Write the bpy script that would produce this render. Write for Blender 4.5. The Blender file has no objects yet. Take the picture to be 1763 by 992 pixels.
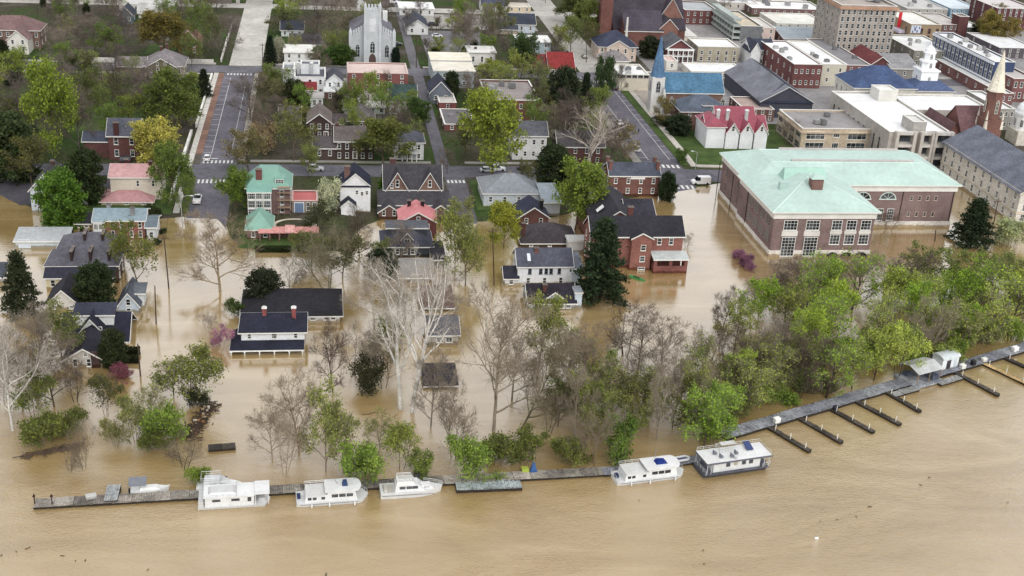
import bpy, bmesh, math, random
import numpy as np
from mathutils import Vector, Matrix

scene = bpy.context.scene
COL = scene.collection
R = math.radians

# ------------------------------------------------------------------ camera
# World: +X along the river front (right), +Y away from the river up the streets, Z up, water level z = 0.
CAM_H = 115.0
F_PX, CX, CY = 2121.0, 881.5, 496.0            # focal length and centre in photo pixels (1763 x 992)
_vy = Vector((552 - CX, -460 - CY, F_PX)).normalized()          # street direction seen from the camera
_nx = 600 - CX
_dn = Vector((_nx, -(_vy.x*_nx + _vy.z*F_PX)/_vy.y, F_PX)).normalized()   # plumb direction
_vx = _dn.cross(_vy)
AX = (_vx, _vy, -_dn)                          # world axes in camera coordinates (x right, y down, z forward)
cam_data = bpy.data.cameras.new('camera')
cam = bpy.data.objects.new('camera', cam_data)
COL.objects.link(cam)
cam_data.sensor_fit = 'HORIZONTAL'
cam_data.sensor_width = 36.0
cam_data.lens = 36.0*F_PX/1763.0
cam_data.clip_start = 1.0
cam_data.clip_end = 12000.0
rot = Matrix(((AX[0].x, -AX[0].y, -AX[0].z), (AX[1].x, -AX[1].y, -AX[1].z), (AX[2].x, -AX[2].y, -AX[2].z)))
cam.matrix_world = Matrix.Translation((0, 0, CAM_H)) @ rot.to_4x4()
scene.camera = cam

# ------------------------------------------------------------------ sky, sun, exposure (overcast day)
SUN_EL, SUN_AZ = 40.0, 168.0
world = bpy.data.worlds.new('World')
scene.world = world
world.use_nodes = True
wn = world.node_tree.nodes
wl = world.node_tree.links
wn.clear()
wo = wn.new('ShaderNodeOutputWorld')
wb = wn.new('ShaderNodeBackground')
sky = wn.new('ShaderNodeTexSky')
sky.sky_type = 'NISHITA'
sky.sun_disc = False
sky.sun_elevation = R(SUN_EL)
sky.sun_rotation = R(SUN_AZ)
sky.air_density = 1.0
sky.dust_density = 4.0
sky.ozone_density = 1.0
hs = wn.new('ShaderNodeHueSaturation')          # cloud cover takes the blue out of the sky
hs.inputs['Saturation'].default_value = 0.16
wl.new(sky.outputs[0], hs.inputs['Color'])
cloud = wn.new('ShaderNodeMixRGB')                # an even bright cloud layer over the clear sky
cloud.inputs['Fac'].default_value = 0.7
cloud.inputs['Color2'].default_value = (7.6, 7.7, 7.9, 1)
wl.new(hs.outputs[0], cloud.inputs['Color1'])
wl.new(cloud.outputs[0], wb.inputs['Color'])
wb.inputs['Strength'].default_value = 0.15
wl.new(wb.outputs[0], wo.inputs[0])
sun_data = bpy.data.lights.new('sun', 'SUN')
sun_data.energy = 0.9
sun_data.angle = R(25)
sun_data.color = (1.0, 0.97, 0.92)
sun = bpy.data.objects.new('sun', sun_data)
COL.objects.link(sun)
# Nishita rotation 0 = +Y, growing clockwise seen from above
sd = Vector((math.sin(R(SUN_AZ))*math.cos(R(SUN_EL)), math.cos(R(SUN_AZ))*math.cos(R(SUN_EL)), math.sin(R(SUN_EL))))
sun.rotation_euler = sd.to_track_quat('Z', 'Y').to_euler()
scene.view_settings.view_transform = 'Standard'
scene.view_settings.look = 'None'
scene.view_settings.gamma = 1.0
scene.view_settings.exposure = 0.2
scene.view_settings.use_curve_mapping = False
scene.render.engine = 'CYCLES'
scene.cycles.max_bounces = 4
scene.cycles.diffuse_bounces = 2
scene.cycles.glossy_bounces = 2
scene.cycles.transparent_max_bounces = 6

# ------------------------------------------------------------------ measuring: photo pixels to metres
def ray(px, py):
    d = Vector((px - CX, py - CY, F_PX))
    return Vector((AX[0].dot(d), AX[1].dot(d), AX[2].dot(d)))
SHORE = [(-4000, 330), (-100, 328), (-88, 326), (-70, 305), (-60, 302), (-42, 302), (-34, 304), (-26, 303), (-22, 284), (-12, 279), (4, 280), (9, 296),
         (16, 303), (25, 299), (40, 300), (60, 303), (84, 318), (104, 327), (126, 336), (170, 346), (205, 352), (4000, 360)]
def shore(x):
    for (a, ya), (b, yb) in zip(SHORE, SHORE[1:]):
        if x <= b:
            return ya + (yb - ya)*(x - a)/(b - a)
    return SHORE[-1][1]
def g(x, y):
    d = y - shore(x)
    if d <= 0:
        return max(-4.0, 0.06*d)
    return min(0.045*d, 0.9 + 0.006*d)
def at(px, py, z):
    r = ray(px, py)
    t = (z - CAM_H)/r.z
    return Vector((r.x*t, r.y*t, z))
def gnd(px, py):
    z = 0.0
    for _ in range(6):
        p = at(px, py, z)
        z = max(0.0, g(p.x, p.y))
    return at(px, py, z)
def on_y(px, py, Y):
    r = ray(px, py)
    t = Y/r.y
    return Vector((r.x*t, Y, CAM_H + r.z*t))
TILE = {'A1': (0, 0), 'A2': (440, 0), 'A3': (880, 0), 'A4': (1320, 0), 'B1': (0, 250), 'B2': (440, 250), 'B3': (880, 250), 'B4': (1320, 250),
        'C1': (0, 500), 'C2': (440, 500), 'C3': (880, 500), 'C4': (1320, 500), 'D1': (0, 742), 'D2': (440, 742), 'D3': (880, 742), 'D4': (1320, 742)}
def tp(t, x, y):                      # a point read off a 4x enlarged tile of the photo
    if t == 'P':
        return (x, y)
    o = TILE[t]
    return (o[0] + x/3.968, o[1] + y/3.968)

# ------------------------------------------------------------------ materials
def lin(v):
    v = v/255.0
    return v/12.92 if v <= 0.04045 else ((v + 0.055)/1.055)**2.4
def C(c):
    return (lin(c[0]), lin(c[1]), lin(c[2]), 1.0)
MATS = {}
def nodes_of(name):
    m = bpy.data.materials.new(name)
    m.use_nodes = True
    n = m.node_tree.nodes
    return m, n, m.node_tree.links, n['Principled BSDF']
def noise(n, l, scale, detail=4, vec=None, rough=0.55):
    t = n.new('ShaderNodeTexNoise')
    t.inputs['Scale'].default_value = scale
    t.inputs['Detail'].default_value = detail
    t.inputs['Roughness'].default_value = rough
    if vec is not None:
        l.new(vec, t.inputs['Vector'])
    return t
def ramp(n, l, src, stops):
    r = n.new('ShaderNodeValToRGB')
    e = r.color_ramp.elements
    e[0].position, e[0].color = stops[0][0], stops[0][1]
    e[1].position, e[1].color = stops[-1][0], stops[-1][1]
    for p, c in stops[1:-1]:
        k = e.new(p)
        k.color = c
    l.new(src, r.inputs['Fac'])
    return r
def grey(v):
    return (v, v, v, 1)
def mul(n, l, a, b, fac=1.0):
    m = n.new('ShaderNodeMixRGB')
    m.blend_type = 'MULTIPLY'
    m.inputs['Fac'].default_value = fac
    l.new(a, m.inputs['Color1'])
    l.new(b, m.inputs['Color2'])
    return m
def tinted(name, scales, lo, hi, rough=0.8, spec=0.3, extra=None, metal=0.0, sat=1.0):
    """object colour broken up by noise at several scales, the way paint, slate and brick weather"""
    m, n, l, b = nodes_of(name)
    oi = n.new('ShaderNodeObjectInfo')
    geo = n.new('ShaderNodeNewGeometry')
    cur = oi.outputs['Color']
    if sat != 1.0:
        hv = n.new('ShaderNodeHueSaturation')
        hv.inputs['Saturation'].default_value = sat
        l.new(cur, hv.inputs['Color'])
        cur = hv.outputs['Color']
    for s in scales:
        t = noise(n, l, s, 5, geo.outputs['Position'])
        r = ramp(n, l, t.outputs['Fac'], [(0.3, grey(lo)), (0.7, grey(hi))])
        cur = mul(n, l, cur, r.outputs['Color']).outputs['Color']
    if extra:
        cur = extra(n, l, geo, cur)
    l.new(cur, b.inputs['Base Color'])
    b.inputs['Roughness'].default_value = rough
    b.inputs['Specular IOR Level'].default_value = spec
    b.inputs['Metallic'].default_value = metal
    MATS[name] = m
    return m
def wave_extra(axis, scale, lo, dist=0.0):
    def f(n, l, geo, cur):
        w = n.new('ShaderNodeTexWave')
        w.wave_type = 'BANDS'
        w.bands_direction = axis
        w.inputs['Scale'].default_value = scale
        w.inputs['Distortion'].default_value = dist
        l.new(geo.outputs['Position'], w.inputs['Vector'])
        r = ramp(n, l, w.outputs['Fac'], [(0.0, grey(lo)), (0.35, grey(1.0))])
        return mul(n, l, cur, r.outputs['Color']).outputs['Color']
    return f
def mud_line(n, l, geo, cur):
    """wet silt stain the flood has left on walls just above the water"""
    sep = n.new('ShaderNodeSeparateXYZ')
    l.new(geo.outputs['Position'], sep.inputs[0])
    t = noise(n, l, 0.6, 4, geo.outputs['Position'])
    a = n.new('ShaderNodeMath')
    a.operation = 'MULTIPLY_ADD'
    l.new(t.outputs['Fac'], a.inputs[0])
    a.inputs[1].default_value = -1.2
    l.new(sep.outputs['Z'], a.inputs[2])
    r = ramp(n, l, a.outputs[0], [(0.0, (0.5, 0.41, 0.29, 1)), (0.25, grey(1.0))])
    return mul(n, l, cur, r.outputs['Color']).outputs['Color']
def both(f1):
    return lambda n, l, geo, cur: mud_line(n, l, geo, f1(n, l, geo, cur))
def brick_extra(n, l, geo, cur):
    sep = n.new('ShaderNodeSeparateXYZ')
    l.new(geo.outputs['Position'], sep.inputs[0])
    add = n.new('ShaderNodeMath')
    l.new(sep.outputs['X'], add.inputs[0])
    l.new(sep.outputs['Y'], add.inputs[1])
    comb = n.new('ShaderNodeCombineXYZ')
    l.new(add.outputs[0], comb.inputs['X'])
    l.new(sep.outputs['Z'], comb.inputs['Y'])
    br = n.new('ShaderNodeTexBrick')
    br.inputs['Scale'].default_value = 2.2
    br.inputs['Color1'].default_value = grey(1.12)
    br.inputs['Color2'].default_value = grey(0.82)
    br.inputs['Mortar'].default_value = grey(1.25)
    br.inputs['Mortar Size'].default_value = 0.03
    l.new(comb.outputs[0], br.inputs['Vector'])
    return mul(n, l, cur, br.outputs['Color']).outputs['Color']
tinted('brick', (0.25, 3.0), 0.58, 0.9, 0.9, 0.2, both(brick_extra), sat=0.74)
tinted('siding', (0.3, 2.0), 0.86, 1.06, 0.65, 0.3, both(wave_extra('Z', 2.2, 0.86)))
tinted('plaster', (0.25, 2.5), 0.85, 1.06, 0.8, 0.2, mud_line)
tinted('stone', (0.2, 1.6, 6.0), 0.8, 1.12, 0.85, 0.25, both(brick_extra))
tinted('shingle', (0.2, 1.3, 7.0), 0.72, 1.18, 0.9, 0.2, wave_extra('Z', 3.0, 0.8, 0.6))
tinted('seam_metal', (0.15, 1.0, 4.0), 0.82, 1.1, 0.5, 0.4, wave_extra('X', 1.1, 0.8), sat=0.82)
tinted('copper', (0.12, 0.8), 0.9, 1.06, 0.6, 0.35, wave_extra('X', 0.9, 0.93))
tinted('membrane', (0.06, 0.3, 2.0), 0.86, 1.08, 0.75, 0.3)
tinted('trim_paint', (1.2,), 0.9, 1.04, 0.5, 0.4)
tinted('metal', (1.5,), 0.85, 1.1, 0.35, 0.5, metal=0.3)
tinted('fibreglass', (0.6, 3.0), 0.84, 1.0, 0.25, 0.5)
tinted('car_paint', (2.0,), 0.95, 1.03, 0.2, 0.6)
tinted('rubber', (3.0,), 0.8, 1.1, 0.85, 0.2)
tinted('cloth', (2.0,), 0.8, 1.1, 0.9, 0.1)
tinted('concrete', (0.08, 0.6, 4.0), 0.8, 1.12, 0.9, 0.2)
tinted('asphalt', (0.07, 0.7, 6.0), 0.75, 1.2, 0.9, 0.25)
tinted('paint_mark', (1.5, 6.0), 0.75, 1.08, 0.8, 0.2)
tinted('decking', (0.3, 1.6, 8.0), 0.6, 1.35, 0.85, 0.25)
tinted('pavers', (0.3, 3.0), 0.8, 1.12, 0.9, 0.2, brick_extra)
tinted('bark', (0.5, 3.0), 0.7, 1.25, 0.95, 0.1)
tinted('lumber', (0.4, 4.0), 0.75, 1.2, 0.9, 0.15)
def glass_mat():
    m, n, l, b = nodes_of('window_glass')
    geo = n.new('ShaderNodeNewGeometry')
    t = noise(n, l, 0.35, 2, geo.outputs['Position'])
    r = ramp(n, l, t.outputs['Fac'], [(0.4, (0.012, 0.015, 0.02, 1)), (0.62, (0.06, 0.07, 0.08, 1)), (0.72, (0.2, 0.2, 0.19, 1))])
    l.new(r.outputs['Color'], b.inputs['Base Color'])
    b.inputs['Roughness'].default_value = 0.08
    b.inputs['Specular IOR Level'].default_value = 0.6
    MATS['window_glass'] = m
glass_mat()
def leaf_mat():
    m, n, l, b = nodes_of('leaf')
    oi = n.new('ShaderNodeObjectInfo')
    geo = n.new('ShaderNodeNewGeometry')
    r = ramp(n, l, geo.outputs['Random Per Island'], [(0.0, grey(0.5)), (0.5, grey(0.95)), (1.0, (1.5, 1.45, 1.2, 1))])
    c1 = mul(n, l, oi.outputs['Color'], r.outputs['Color'])
    t = noise(n, l, 0.35, 3, geo.outputs['Position'])
    r2 = ramp(n, l, t.outputs['Fac'], [(0.35, (0.72, 0.75, 0.7, 1)), (0.65, (1.2, 1.15, 1.1, 1))])
    c2 = mul(n, l, c1.outputs['Color'], r2.outputs['Color'])
    tr = n.new('ShaderNodeBsdfTranslucent')
    l.new(c2.outputs['Color'], tr.inputs['Color'])
    l.new(c2.outputs['Color'], b.inputs['Base Color'])
    b.inputs['Roughness'].default_value = 0.7
    b.inputs['Specular IOR Level'].default_value = 0.25
    mx = n.new('ShaderNodeMixShader')
    mx.inputs[0].default_value = 0.42
    l.new(b.outputs[0], mx.inputs[1])
    l.new(tr.outputs[0], mx.inputs[2])
    l.new(mx.outputs[0], n['Material Output'].inputs['Surface'])
    MATS['leaf'] = m
leaf_mat()
def twig_mat():
    m, n, l, b = nodes_of('twig')
    geo = n.new('ShaderNodeNewGeometry')
    r = ramp(n, l, geo.outputs['Random Per Island'], [(0.0, (0.13, 0.11, 0.085, 1)), (1.0, (0.27, 0.23, 0.18, 1))])
    l.new(r.outputs['Color'], b.inputs['Base Color'])
    b.inputs['Roughness'].default_value = 0.95
    MATS['twig'] = m
twig_mat()
def ground_mat():
    m, n, l, b = nodes_of('lawn_and_soil')
    geo = n.new('ShaderNodeNewGeometry')
    a = noise(n, l, 0.035, 4, geo.outputs['Position'])
    r1 = ramp(n, l, a.outputs['Fac'], [(0.38, (0.04, 0.068, 0.018, 1)), (0.48, (0.055, 0.06, 0.03, 1)), (0.57, (0.07, 0.06, 0.045, 1)), (0.68, (0.13, 0.118, 0.1, 1))])
    f = noise(n, l, 0.8, 6, geo.outputs['Position'])
    r2 = ramp(n, l, f.outputs['Fac'], [(0.3, grey(0.6)), (0.7, grey(1.3))])
    c = mul(n, l, r1.outputs['Color'], r2.outputs['Color'])
    l.new(c.outputs['Color'], b.inputs['Base Color'])
    b.inputs['Roughness'].default_value = 0.95
    b.inputs['Specular IOR Level'].default_value = 0.1
    MATS['lawn_and_soil'] = m
ground_mat()
def grass_mat():
    m, n, l, b = nodes_of('mown_grass')
    geo = n.new('ShaderNodeNewGeometry')
    f = noise(n, l, 0.25, 6, geo.outputs['Position'])
    r2 = ramp(n, l, f.outputs['Fac'], [(0.3, (0.04, 0.066, 0.022, 1)), (0.6, (0.07, 0.108, 0.032, 1)), (0.75, (0.1, 0.112, 0.05, 1))])
    l.new(r2.outputs['Color'], b.inputs['Base Color'])
    b.inputs['Roughness'].default_value = 0.95
    b.inputs['Specular IOR Level'].default_value = 0.1
    MATS['mown_grass'] = m
grass_mat()
def water_mat():
    m, n, l, b = nodes_of('muddy_flood_water')
    geo = n.new('ShaderNodeNewGeometry')
    mp = n.new('ShaderNodeMapping')
    mp.inputs['Scale'].default_value = (1.0, 1.7, 1.0)
    l.new(geo.outputs['Position'], mp.inputs['Vector'])
    # silt: slow swirls drawn out along the current
    sw = n.new('ShaderNodeMapping')
    sw.inputs['Rotation'].default_value = (0, 0, R(-14))
    sw.inputs['Scale'].default_value = (0.35, 1.0, 1.0)
    l.new(geo.outputs['Position'], sw.inputs['Vector'])
    a = noise(n, l, 0.06, 7, sw.outputs[0], 0.62)
    a.inputs['Distortion'].default_value = 2.2
    r1 = ramp(n, l, a.outputs['Fac'], [(0.3, (0.30, 0.2, 0.078, 1)), (0.5, (0.36, 0.25, 0.11, 1)), (0.72, (0.44, 0.325, 0.165, 1))])
    # calm between the houses, rippled by the current on the open river
    w1 = noise(n, l, 1.5, 5, mp.outputs[0], 0.65)
    w2 = noise(n, l, 0.3, 3, mp.outputs[0])
    patch = noise(n, l, 0.016, 4, sw.outputs[0])
    pr = ramp(n, l, patch.outputs['Fac'], [(0.36, grey(0.35)), (0.64, grey(1.0))])
    sep = n.new('ShaderNodeSeparateXYZ')
    l.new(geo.outputs['Position'], sep.inputs[0])
    cal = n.new('ShaderNodeMapRange')
    cal.inputs['From Min'].default_value = 172
    cal.inputs['From Max'].default_value = 215
    cal.inputs['To Min'].default_value = 1.0
    cal.inputs['To Max'].default_value = 0.12
    l.new(sep.outputs['Y'], cal.inputs['Value'])
    ad = n.new('ShaderNodeMath')
    l.new(w1.outputs['Fac'], ad.inputs[0])
    l.new(w2.outputs['Fac'], ad.inputs[1])
    mm = n.new('ShaderNodeMath')
    mm.operation = 'MULTIPLY'
    l.new(pr.outputs['Color'], mm.inputs[0])
    l.new(cal.outputs[0], mm.inputs[1])
    bu = n.new('ShaderNodeBump')
    bu.inputs['Distance'].default_value = 0.22
    l.new(mm.outputs[0], bu.inputs['Strength'])
    l.new(ad.outputs[0], bu.inputs['Height'])
    lw = n.new('ShaderNodeLayerWeight')
    lw.inputs['Blend'].default_value = 0.5
    l.new(bu.outputs[0], lw.inputs['Normal'])
    pw = n.new('ShaderNodeMath')
    pw.operation = 'POWER'
    l.new(lw.outputs['Facing'], pw.inputs[0])
    pw.inputs[1].default_value = 1.8
    gl = n.new('ShaderNodeBsdfGlossy')
    gl.inputs['Roughness'].default_value = 0.05
    gl.inputs['Color'].default_value = (1.0, 0.985, 0.965, 1)
    l.new(bu.outputs[0], gl.inputs['Normal'])
    df = n.new('ShaderNodeBsdfDiffuse')
    l.new(r1.outputs['Color'], df.inputs['Color'])
    mx = n.new('ShaderNodeMixShader')
    l.new(pw.outputs[0], mx.inputs[0])
    l.new(df.outputs[0], mx.inputs[1])
    l.new(gl.outputs[0], mx.inputs[2])
    n.remove(b)
    l.new(mx.outputs[0], n['Material Output'].inputs['Surface'])
    MATS['muddy_flood_water'] = m
water_mat()

# ------------------------------------------------------------------ mesh helpers
class MB:
    def __init__(s):
        s.v, s.f = [], []
    def poly(s, pts):
        i = len(s.v)
        s.v += [tuple(p) for p in pts]
        s.f.append(tuple(range(i, i + len(pts))))
    def box(s, x0, x1, y0, y1, z0, z1):
        i = len(s.v)
        s.v += [(x0, y0, z0), (x1, y0, z0), (x1, y1, z0), (x0, y1, z0), (x0, y0, z1), (x1, y0, z1), (x1, y1, z1), (x0, y1, z1)]
        s.f += [(i+3, i+2, i+1, i), (i+4, i+5, i+6, i+7), (i, i+1, i+5, i+4), (i+1, i+2, i+6, i+5), (i+2, i+3, i+7, i+6), (i+3, i, i+4, i+7)]
        return s
    def solid(s, bottom, top):
        """closed loft between two rings of equal length (counter-clockwise from above)"""
        n, i = len(bottom), len(s.v)
        s.v += [tuple(p) for p in bottom] + [tuple(p) for p in top]
        s.f.append(tuple(i + k for k in reversed(range(n))))
        s.f.append(tuple(i + n + k for k in range(n)))
        for k in range(n):
            j = (k + 1) % n
            s.f.append((i + k, i + j, i + n + j, i + n + k))
        return s
    def loft(s, rings, cap=True):
        n, i = len(rings[0]), len(s.v)
        for r_ in rings:
            s.v += [tuple(p) for p in r_]
        for a in range(len(rings) - 1):
            for k in range(n):
                j = (k + 1) % n
                s.f.append((i + a*n + k, i + a*n + j, i + (a+1)*n + j, i + (a+1)*n + k))
        if cap:
            s.f.append(tuple(i + k for k in reversed(range(n))))
            s.f.append(tuple(i + (len(rings)-1)*n + k for k in range(n)))
        return s
    def bar(s, a, b, r0, r1=None, n=5):
        a, b = Vector(a), Vector(b)
        r1 = r0 if r1 is None else r1
        d = (b - a)
        if d.length < 1e-6:
            return s
        q = d.to_track_quat('Z', 'Y')
        rings = []
        for p, r_ in ((a, r0), (b, r1)):
            rings.append([p + q @ Vector((r_*math.cos(2*math.pi*k/n), r_*math.sin(2*math.pi*k/n), 0)) for k in range(n)])
        return s.loft(rings)
    def slab(s, pts, th):
        """a roof plane: polygon (counter-clockwise from above) given thickness th downwards"""
        return s.solid([(p[0], p[1], p[2] - th) for p in pts], pts)
    def mesh(s, name):
        me = bpy.data.meshes.new(name)
        me.from_pydata(s.v, [], s.f)
        me.update()
        return me
def put(name, me, material, color, parent=None, loc=None, smooth=False):
    if isinstance(me, MB):
        me = me.mesh(name)
    if not me.materials:
        me.materials.append(MATS[material])
    o = bpy.data.objects.new(name, me)
    COL.objects.link(o)
    if color is not None:
        o.color = C(color) if len(color) == 3 else color
    if parent is not None:
        o.parent = parent
    if loc is not None:
        o.location = loc
    if smooth:
        me.polygons.foreach_set('use_smooth', [True]*len(me.polygons))
    return o
def thing(name, label, cat, loc=(0, 0, 0), rz=0.0, group=None):
    o = bpy.data.objects.new(name, None)
    COL.objects.link(o)
    o.empty_display_size = 0.5
    o.location = loc
    o.rotation_euler = (0, 0, rz)
    tag(o, label, cat, group)
    return o
def tag(o, label, cat, group=None):
    o['label'] = label
    o['category'] = cat
    if group:
        o['group'] = group
    return o
def structure(o):
    o['kind'] = 'structure'
    return o
# ------------------------------------------------------------------ setting: ground, water, streets
def sheet(xs, ys, dz, hf=None):
    hf = hf or g
    nx, ny = len(xs), len(ys)
    v = [(x, y, hf(x, y) + dz) for y in ys for x in xs]
    f = [(j*nx + i, j*nx + i + 1, (j+1)*nx + i + 1, (j+1)*nx + i) for j in range(ny - 1) for i in range(nx - 1)]
    me = bpy.data.meshes.new('sheet')
    me.from_pydata(v, [], f)
    me.update()
    return me
def steps(a, b, d):
    n = max(1, int(math.ceil((b - a)/d)))
    return [a + (b - a)*i/n for i in range(n + 1)]
gx = [-5000, -2500, -1200, -600, -350, -250] + steps(-200, 460, 3.0) + [560, 800, 1400, 2600, 5000]
gy = [-3000, -500, 0, 100, 180, 220] + steps(240, 700, 3.0) + [800, 1000, 1400, 2200, 3500, 6000]
structure(put('ground', sheet(gx, gy, 0.0), 'lawn_and_soil', (90, 90, 60)))
wm_ = MB()
wm_.poly([(-5000, -3000, 0), (5000, -3000, 0), (5000, 420, 0), (-5000, 420, 0)])
structure(put('flood_water', wm_, 'muddy_flood_water', None))

ASPH, CONC, OLDC = (102, 99, 108), (176, 172, 164), (196, 192, 184)
def road(name, x0, x1, y0, y1, color, mat='asphalt', dz=0.07):
    o = put(name, sheet(steps(x0, x1, 3), steps(y0, y1, 3), dz), mat, color)
    return structure(o)
def walk(name, x0, x1, y0, y1, color=(170, 165, 156), mat='concrete', h=0.2):
    """a raised pavement with kerb faces"""
    mb = MB()
    ys = steps(y0, y1, 4) if (y1 - y0) > (x1 - x0) else [y0, y1]
    xs = steps(x0, x1, 4) if (x1 - x0) > (y1 - y0) else [x0, x1]
    for a, b in zip(xs, xs[1:]):
        for c, d in zip(ys, ys[1:]):
            bt = [(a, c, g(a, c) - 0.1), (b, c, g(b, c) - 0.1), (b, d, g(b, d) - 0.1), (a, d, g(a, d) - 0.1)]
            mb.solid(bt, [(p[0], p[1], p[2] + 0.1 + h) for p in bt])
    return structure(put(name, mb, mat, color))
def mark(par, name, x0, x1, y0, y1, dz=0.085, color=(225, 225, 222)):
    mb = MB()
    mb.poly([(x0, y0, g(x0, y0) + dz), (x1, y0, g(x1, y0) + dz), (x1, y1, g(x1, y1) + dz), (x0, y1, g(x0, y1) + dz)])
    return put(name, mb, 'paint_mark', color, par)

st_l = road('street', -35, -24.6, 292, 445, ASPH)
st_r = road('street', 95.5, 107, 312, 446, ASPH)
fr = road('front_street', -200, 230, 332.5, 342.5, (100, 98, 106), dz=0.075)
c2 = road('cross_street', -200, 330, 445, 455, (112, 110, 116), dz=0.08)
road('concrete_street', -34.2, -22.4, 455, 640, OLDC, 'concrete', 0.08)
road('concrete_street', 97, 109, 455, 640, (178, 174, 168), 'concrete', 0.08)
al = road('alley', 32.5, 36.2, 342.5, 445, (100, 98, 104), dz=0.07)
road('alley', 32.3, 36, 455, 640, (110, 108, 112), dz=0.07)
stub = road('street', 33.8, 39.6, 290, 332.5, (98, 96, 102), dz=0.07)
# far cross street and car parks
road('far_street', -200, 420, 556, 566, (188, 184, 178), 'concrete', 0.09)
road('car_park', 40, 66, 470, 520, (128, 126, 128), dz=0.1)
road('car_park', -2, 28, 412, 440, (176, 170, 164), 'concrete', 0.1)
road('car_park', 44, 92, 524, 553, (170, 166, 160), 'concrete', 0.1)
road('car_park', 150, 190, 500, 552, (150, 146, 145), dz=0.1)
road('car_park', -100, -72, 312, 331, (74, 72, 78), dz=0.1)
road('driveway', -60, -45, 318, 331, (78, 76, 82), dz=0.1)
road('downtown_paving', 126, 420, 390, 556, (150, 147, 147), 'concrete', 0.056)
# pavements
walk('pavement', -38.6, -37.0, 306, 444, (206, 202, 194))
walk('brick_pavement', -37.0, -35.0, 352, 444, (128, 100, 88), 'pavers', 0.16)
walk('pavement', -24.4, -22.6, 345, 444, (160, 154, 146))
walk('pavement', 110, 112, 345, 443, (196, 190, 180))
walk('pavement', 92.6, 95.3, 345, 443, (150, 146, 140))
walk('pavement', -21, 31, 344.5, 346.2, (150, 146, 140))
walk('pavement', 41, 92, 344.5, 346.2, (150, 146, 140))
walk('pavement', 112, 215, 344.5, 346.4, (186, 180, 170))
walk('pavement', -120, -39, 456.2, 458.4, (188, 184, 178))
walk('pavement', -22, 31, 456.2, 458.2, (188, 184, 178))
walk('pavement', 37, 95, 456.2, 458.2, (188, 184, 178))
walk('pavement', 109.5, 330, 456.2, 458.4, (188, 184, 178))
walk('pavement', -120, -39, 441.6, 443.6, (176, 172, 166))
walk('churchyard_path', 112.2, 118, 398, 432, (176, 166, 156))
walk('churchyard_path', 112.2, 138, 384, 385.8, (170, 162, 150))
# lawns
def lawn(x0, x1, y0, y1):
    o = put('lawn', sheet(steps(x0, x1, 3), steps(y0, y1, 3), 0.05), 'mown_grass', None)
    return structure(o)
for q in ((-76, -48, 372, 400), (-100, -80, 405, 425), (-66, -46, 470, 486), (112.3, 150, 346.6, 383.6), (-21, -3, 282, 294), (-60, -39, 305, 330), (-70, -20, 568, 640), (112.2, 118, 386, 397), (107.3, 109.8, 346, 440), (84, 92, 346.4, 362), (40.5, 46, 308, 330), (-60, -38, 500, 515), (-36.8, -35.2, 310, 330)):
    lawn(*q)
# painted markings
for k in range(8):
    mark(st_l, 'crosswalk_bar', -34.3 + k*1.13, -33.75 + k*1.13, 343.6, 346.2)
    mark(st_l, 'crosswalk_bar', -34.3 + k*1.13, -33.75 + k*1.13, 326.6, 329.6)
    mark(st_l, 'crosswalk_bar', -34.0 + k*1.13, -33.4 + k*1.13, 441.6, 443.8)
mark(st_l, 'stop_line', -29.6, -24.9, 324.4, 325.0)
mark(st_l, 'stop_line', -34.6, -30.2, 347.6, 348.2)
mark(st_l, 'parking_line', -32.5, -32.36, 352, 438)
for k in range(16):
    mark(st_l, 'parking_line', -34.9, -32.52, 353 + k*5.6, 353.16 + k*5.6)
mark(st_l, 'parking_line', -26.9, -26.78, 356, 436)
for k in range(7):
    mark(st_r, 'crosswalk_bar', 96.4 + k*1.5, 97.2 + k*1.5, 343.2, 345.8)
    mark(st_r, 'crosswalk_bar', 96.4 + k*1.5, 97.2 + k*1.5, 326.4, 329.2)
    mark(st_r, 'crosswalk_bar', 96.4 + k*1.5, 97.2 + k*1.5, 440.4, 443.0)
for sx in (104.6, 97.9):
    mark(st_r, 'parking_line', sx, sx + 0.14, 350, 437)
for k in range(15):
    mark(st_r, 'parking_line', 104.76, 106.9, 352 + k*5.8, 352.16 + k*5.8)
    mark(st_r, 'parking_line', 95.6, 97.88, 352 + k*5.8, 352.16 + k*5.8)
for k in range(5):
    mark(stub, 'crosswalk_bar', 34.3 + k*1.1, 34.9 + k*1.1, 327.6, 330.0)
# white garden wall along the left street, brick-faced retaining wall
def long_wall(name, label, x0, x1, y0, y1, h, color, mat='plaster'):
    mb = MB()
    horizontal = (x1 - x0) > (y1 - y0)
    ss = steps(x0, x1, 6) if horizontal else steps(y0, y1, 6)
    ox, oy = (x0 + x1)/2, (y0 + y1)/2
    o = thing(name, label, 'wall', (ox, oy, g(ox, oy)))
    cp = MB()
    for a, b in zip(ss, ss[1:]):
        q = (a, b, y0, y1) if horizontal else (x0, x1, a, b)
        z = g((q[0]+q[1])/2, (q[2]+q[3])/2)
        l_ = (q[0]-ox, q[1]-ox, q[2]-oy, q[3]-oy)
        mb.box(l_[0], l_[1], l_[2], l_[3], z - 0.6 - o.location.z, z + h - o.location.z)
        e = 0.06
        cp.box(l_[0] - (0 if horizontal else e), l_[1] + (0 if horizontal else e), l_[2] - (e if horizontal else 0), l_[3] + (e if horizontal else 0), z + h - o.location.z + 0.002, z + h + 0.12 - o.location.z)
    put('wall_body', mb, mat, color, o)
    put('coping', cp, 'concrete', tuple(min(255, c + 12) for c in color), o)
    return o
long_wall('garden_wall', 'low white garden wall along the brick pavement of the left street', -39.3, -38.8, 378, 440, 1.0, (225, 222, 214))
long_wall('garden_wall', 'white retaining wall beside the pavement above the flooded left street', -40.2, -39.6, 312, 372, 1.1, (226, 224, 218))
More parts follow.
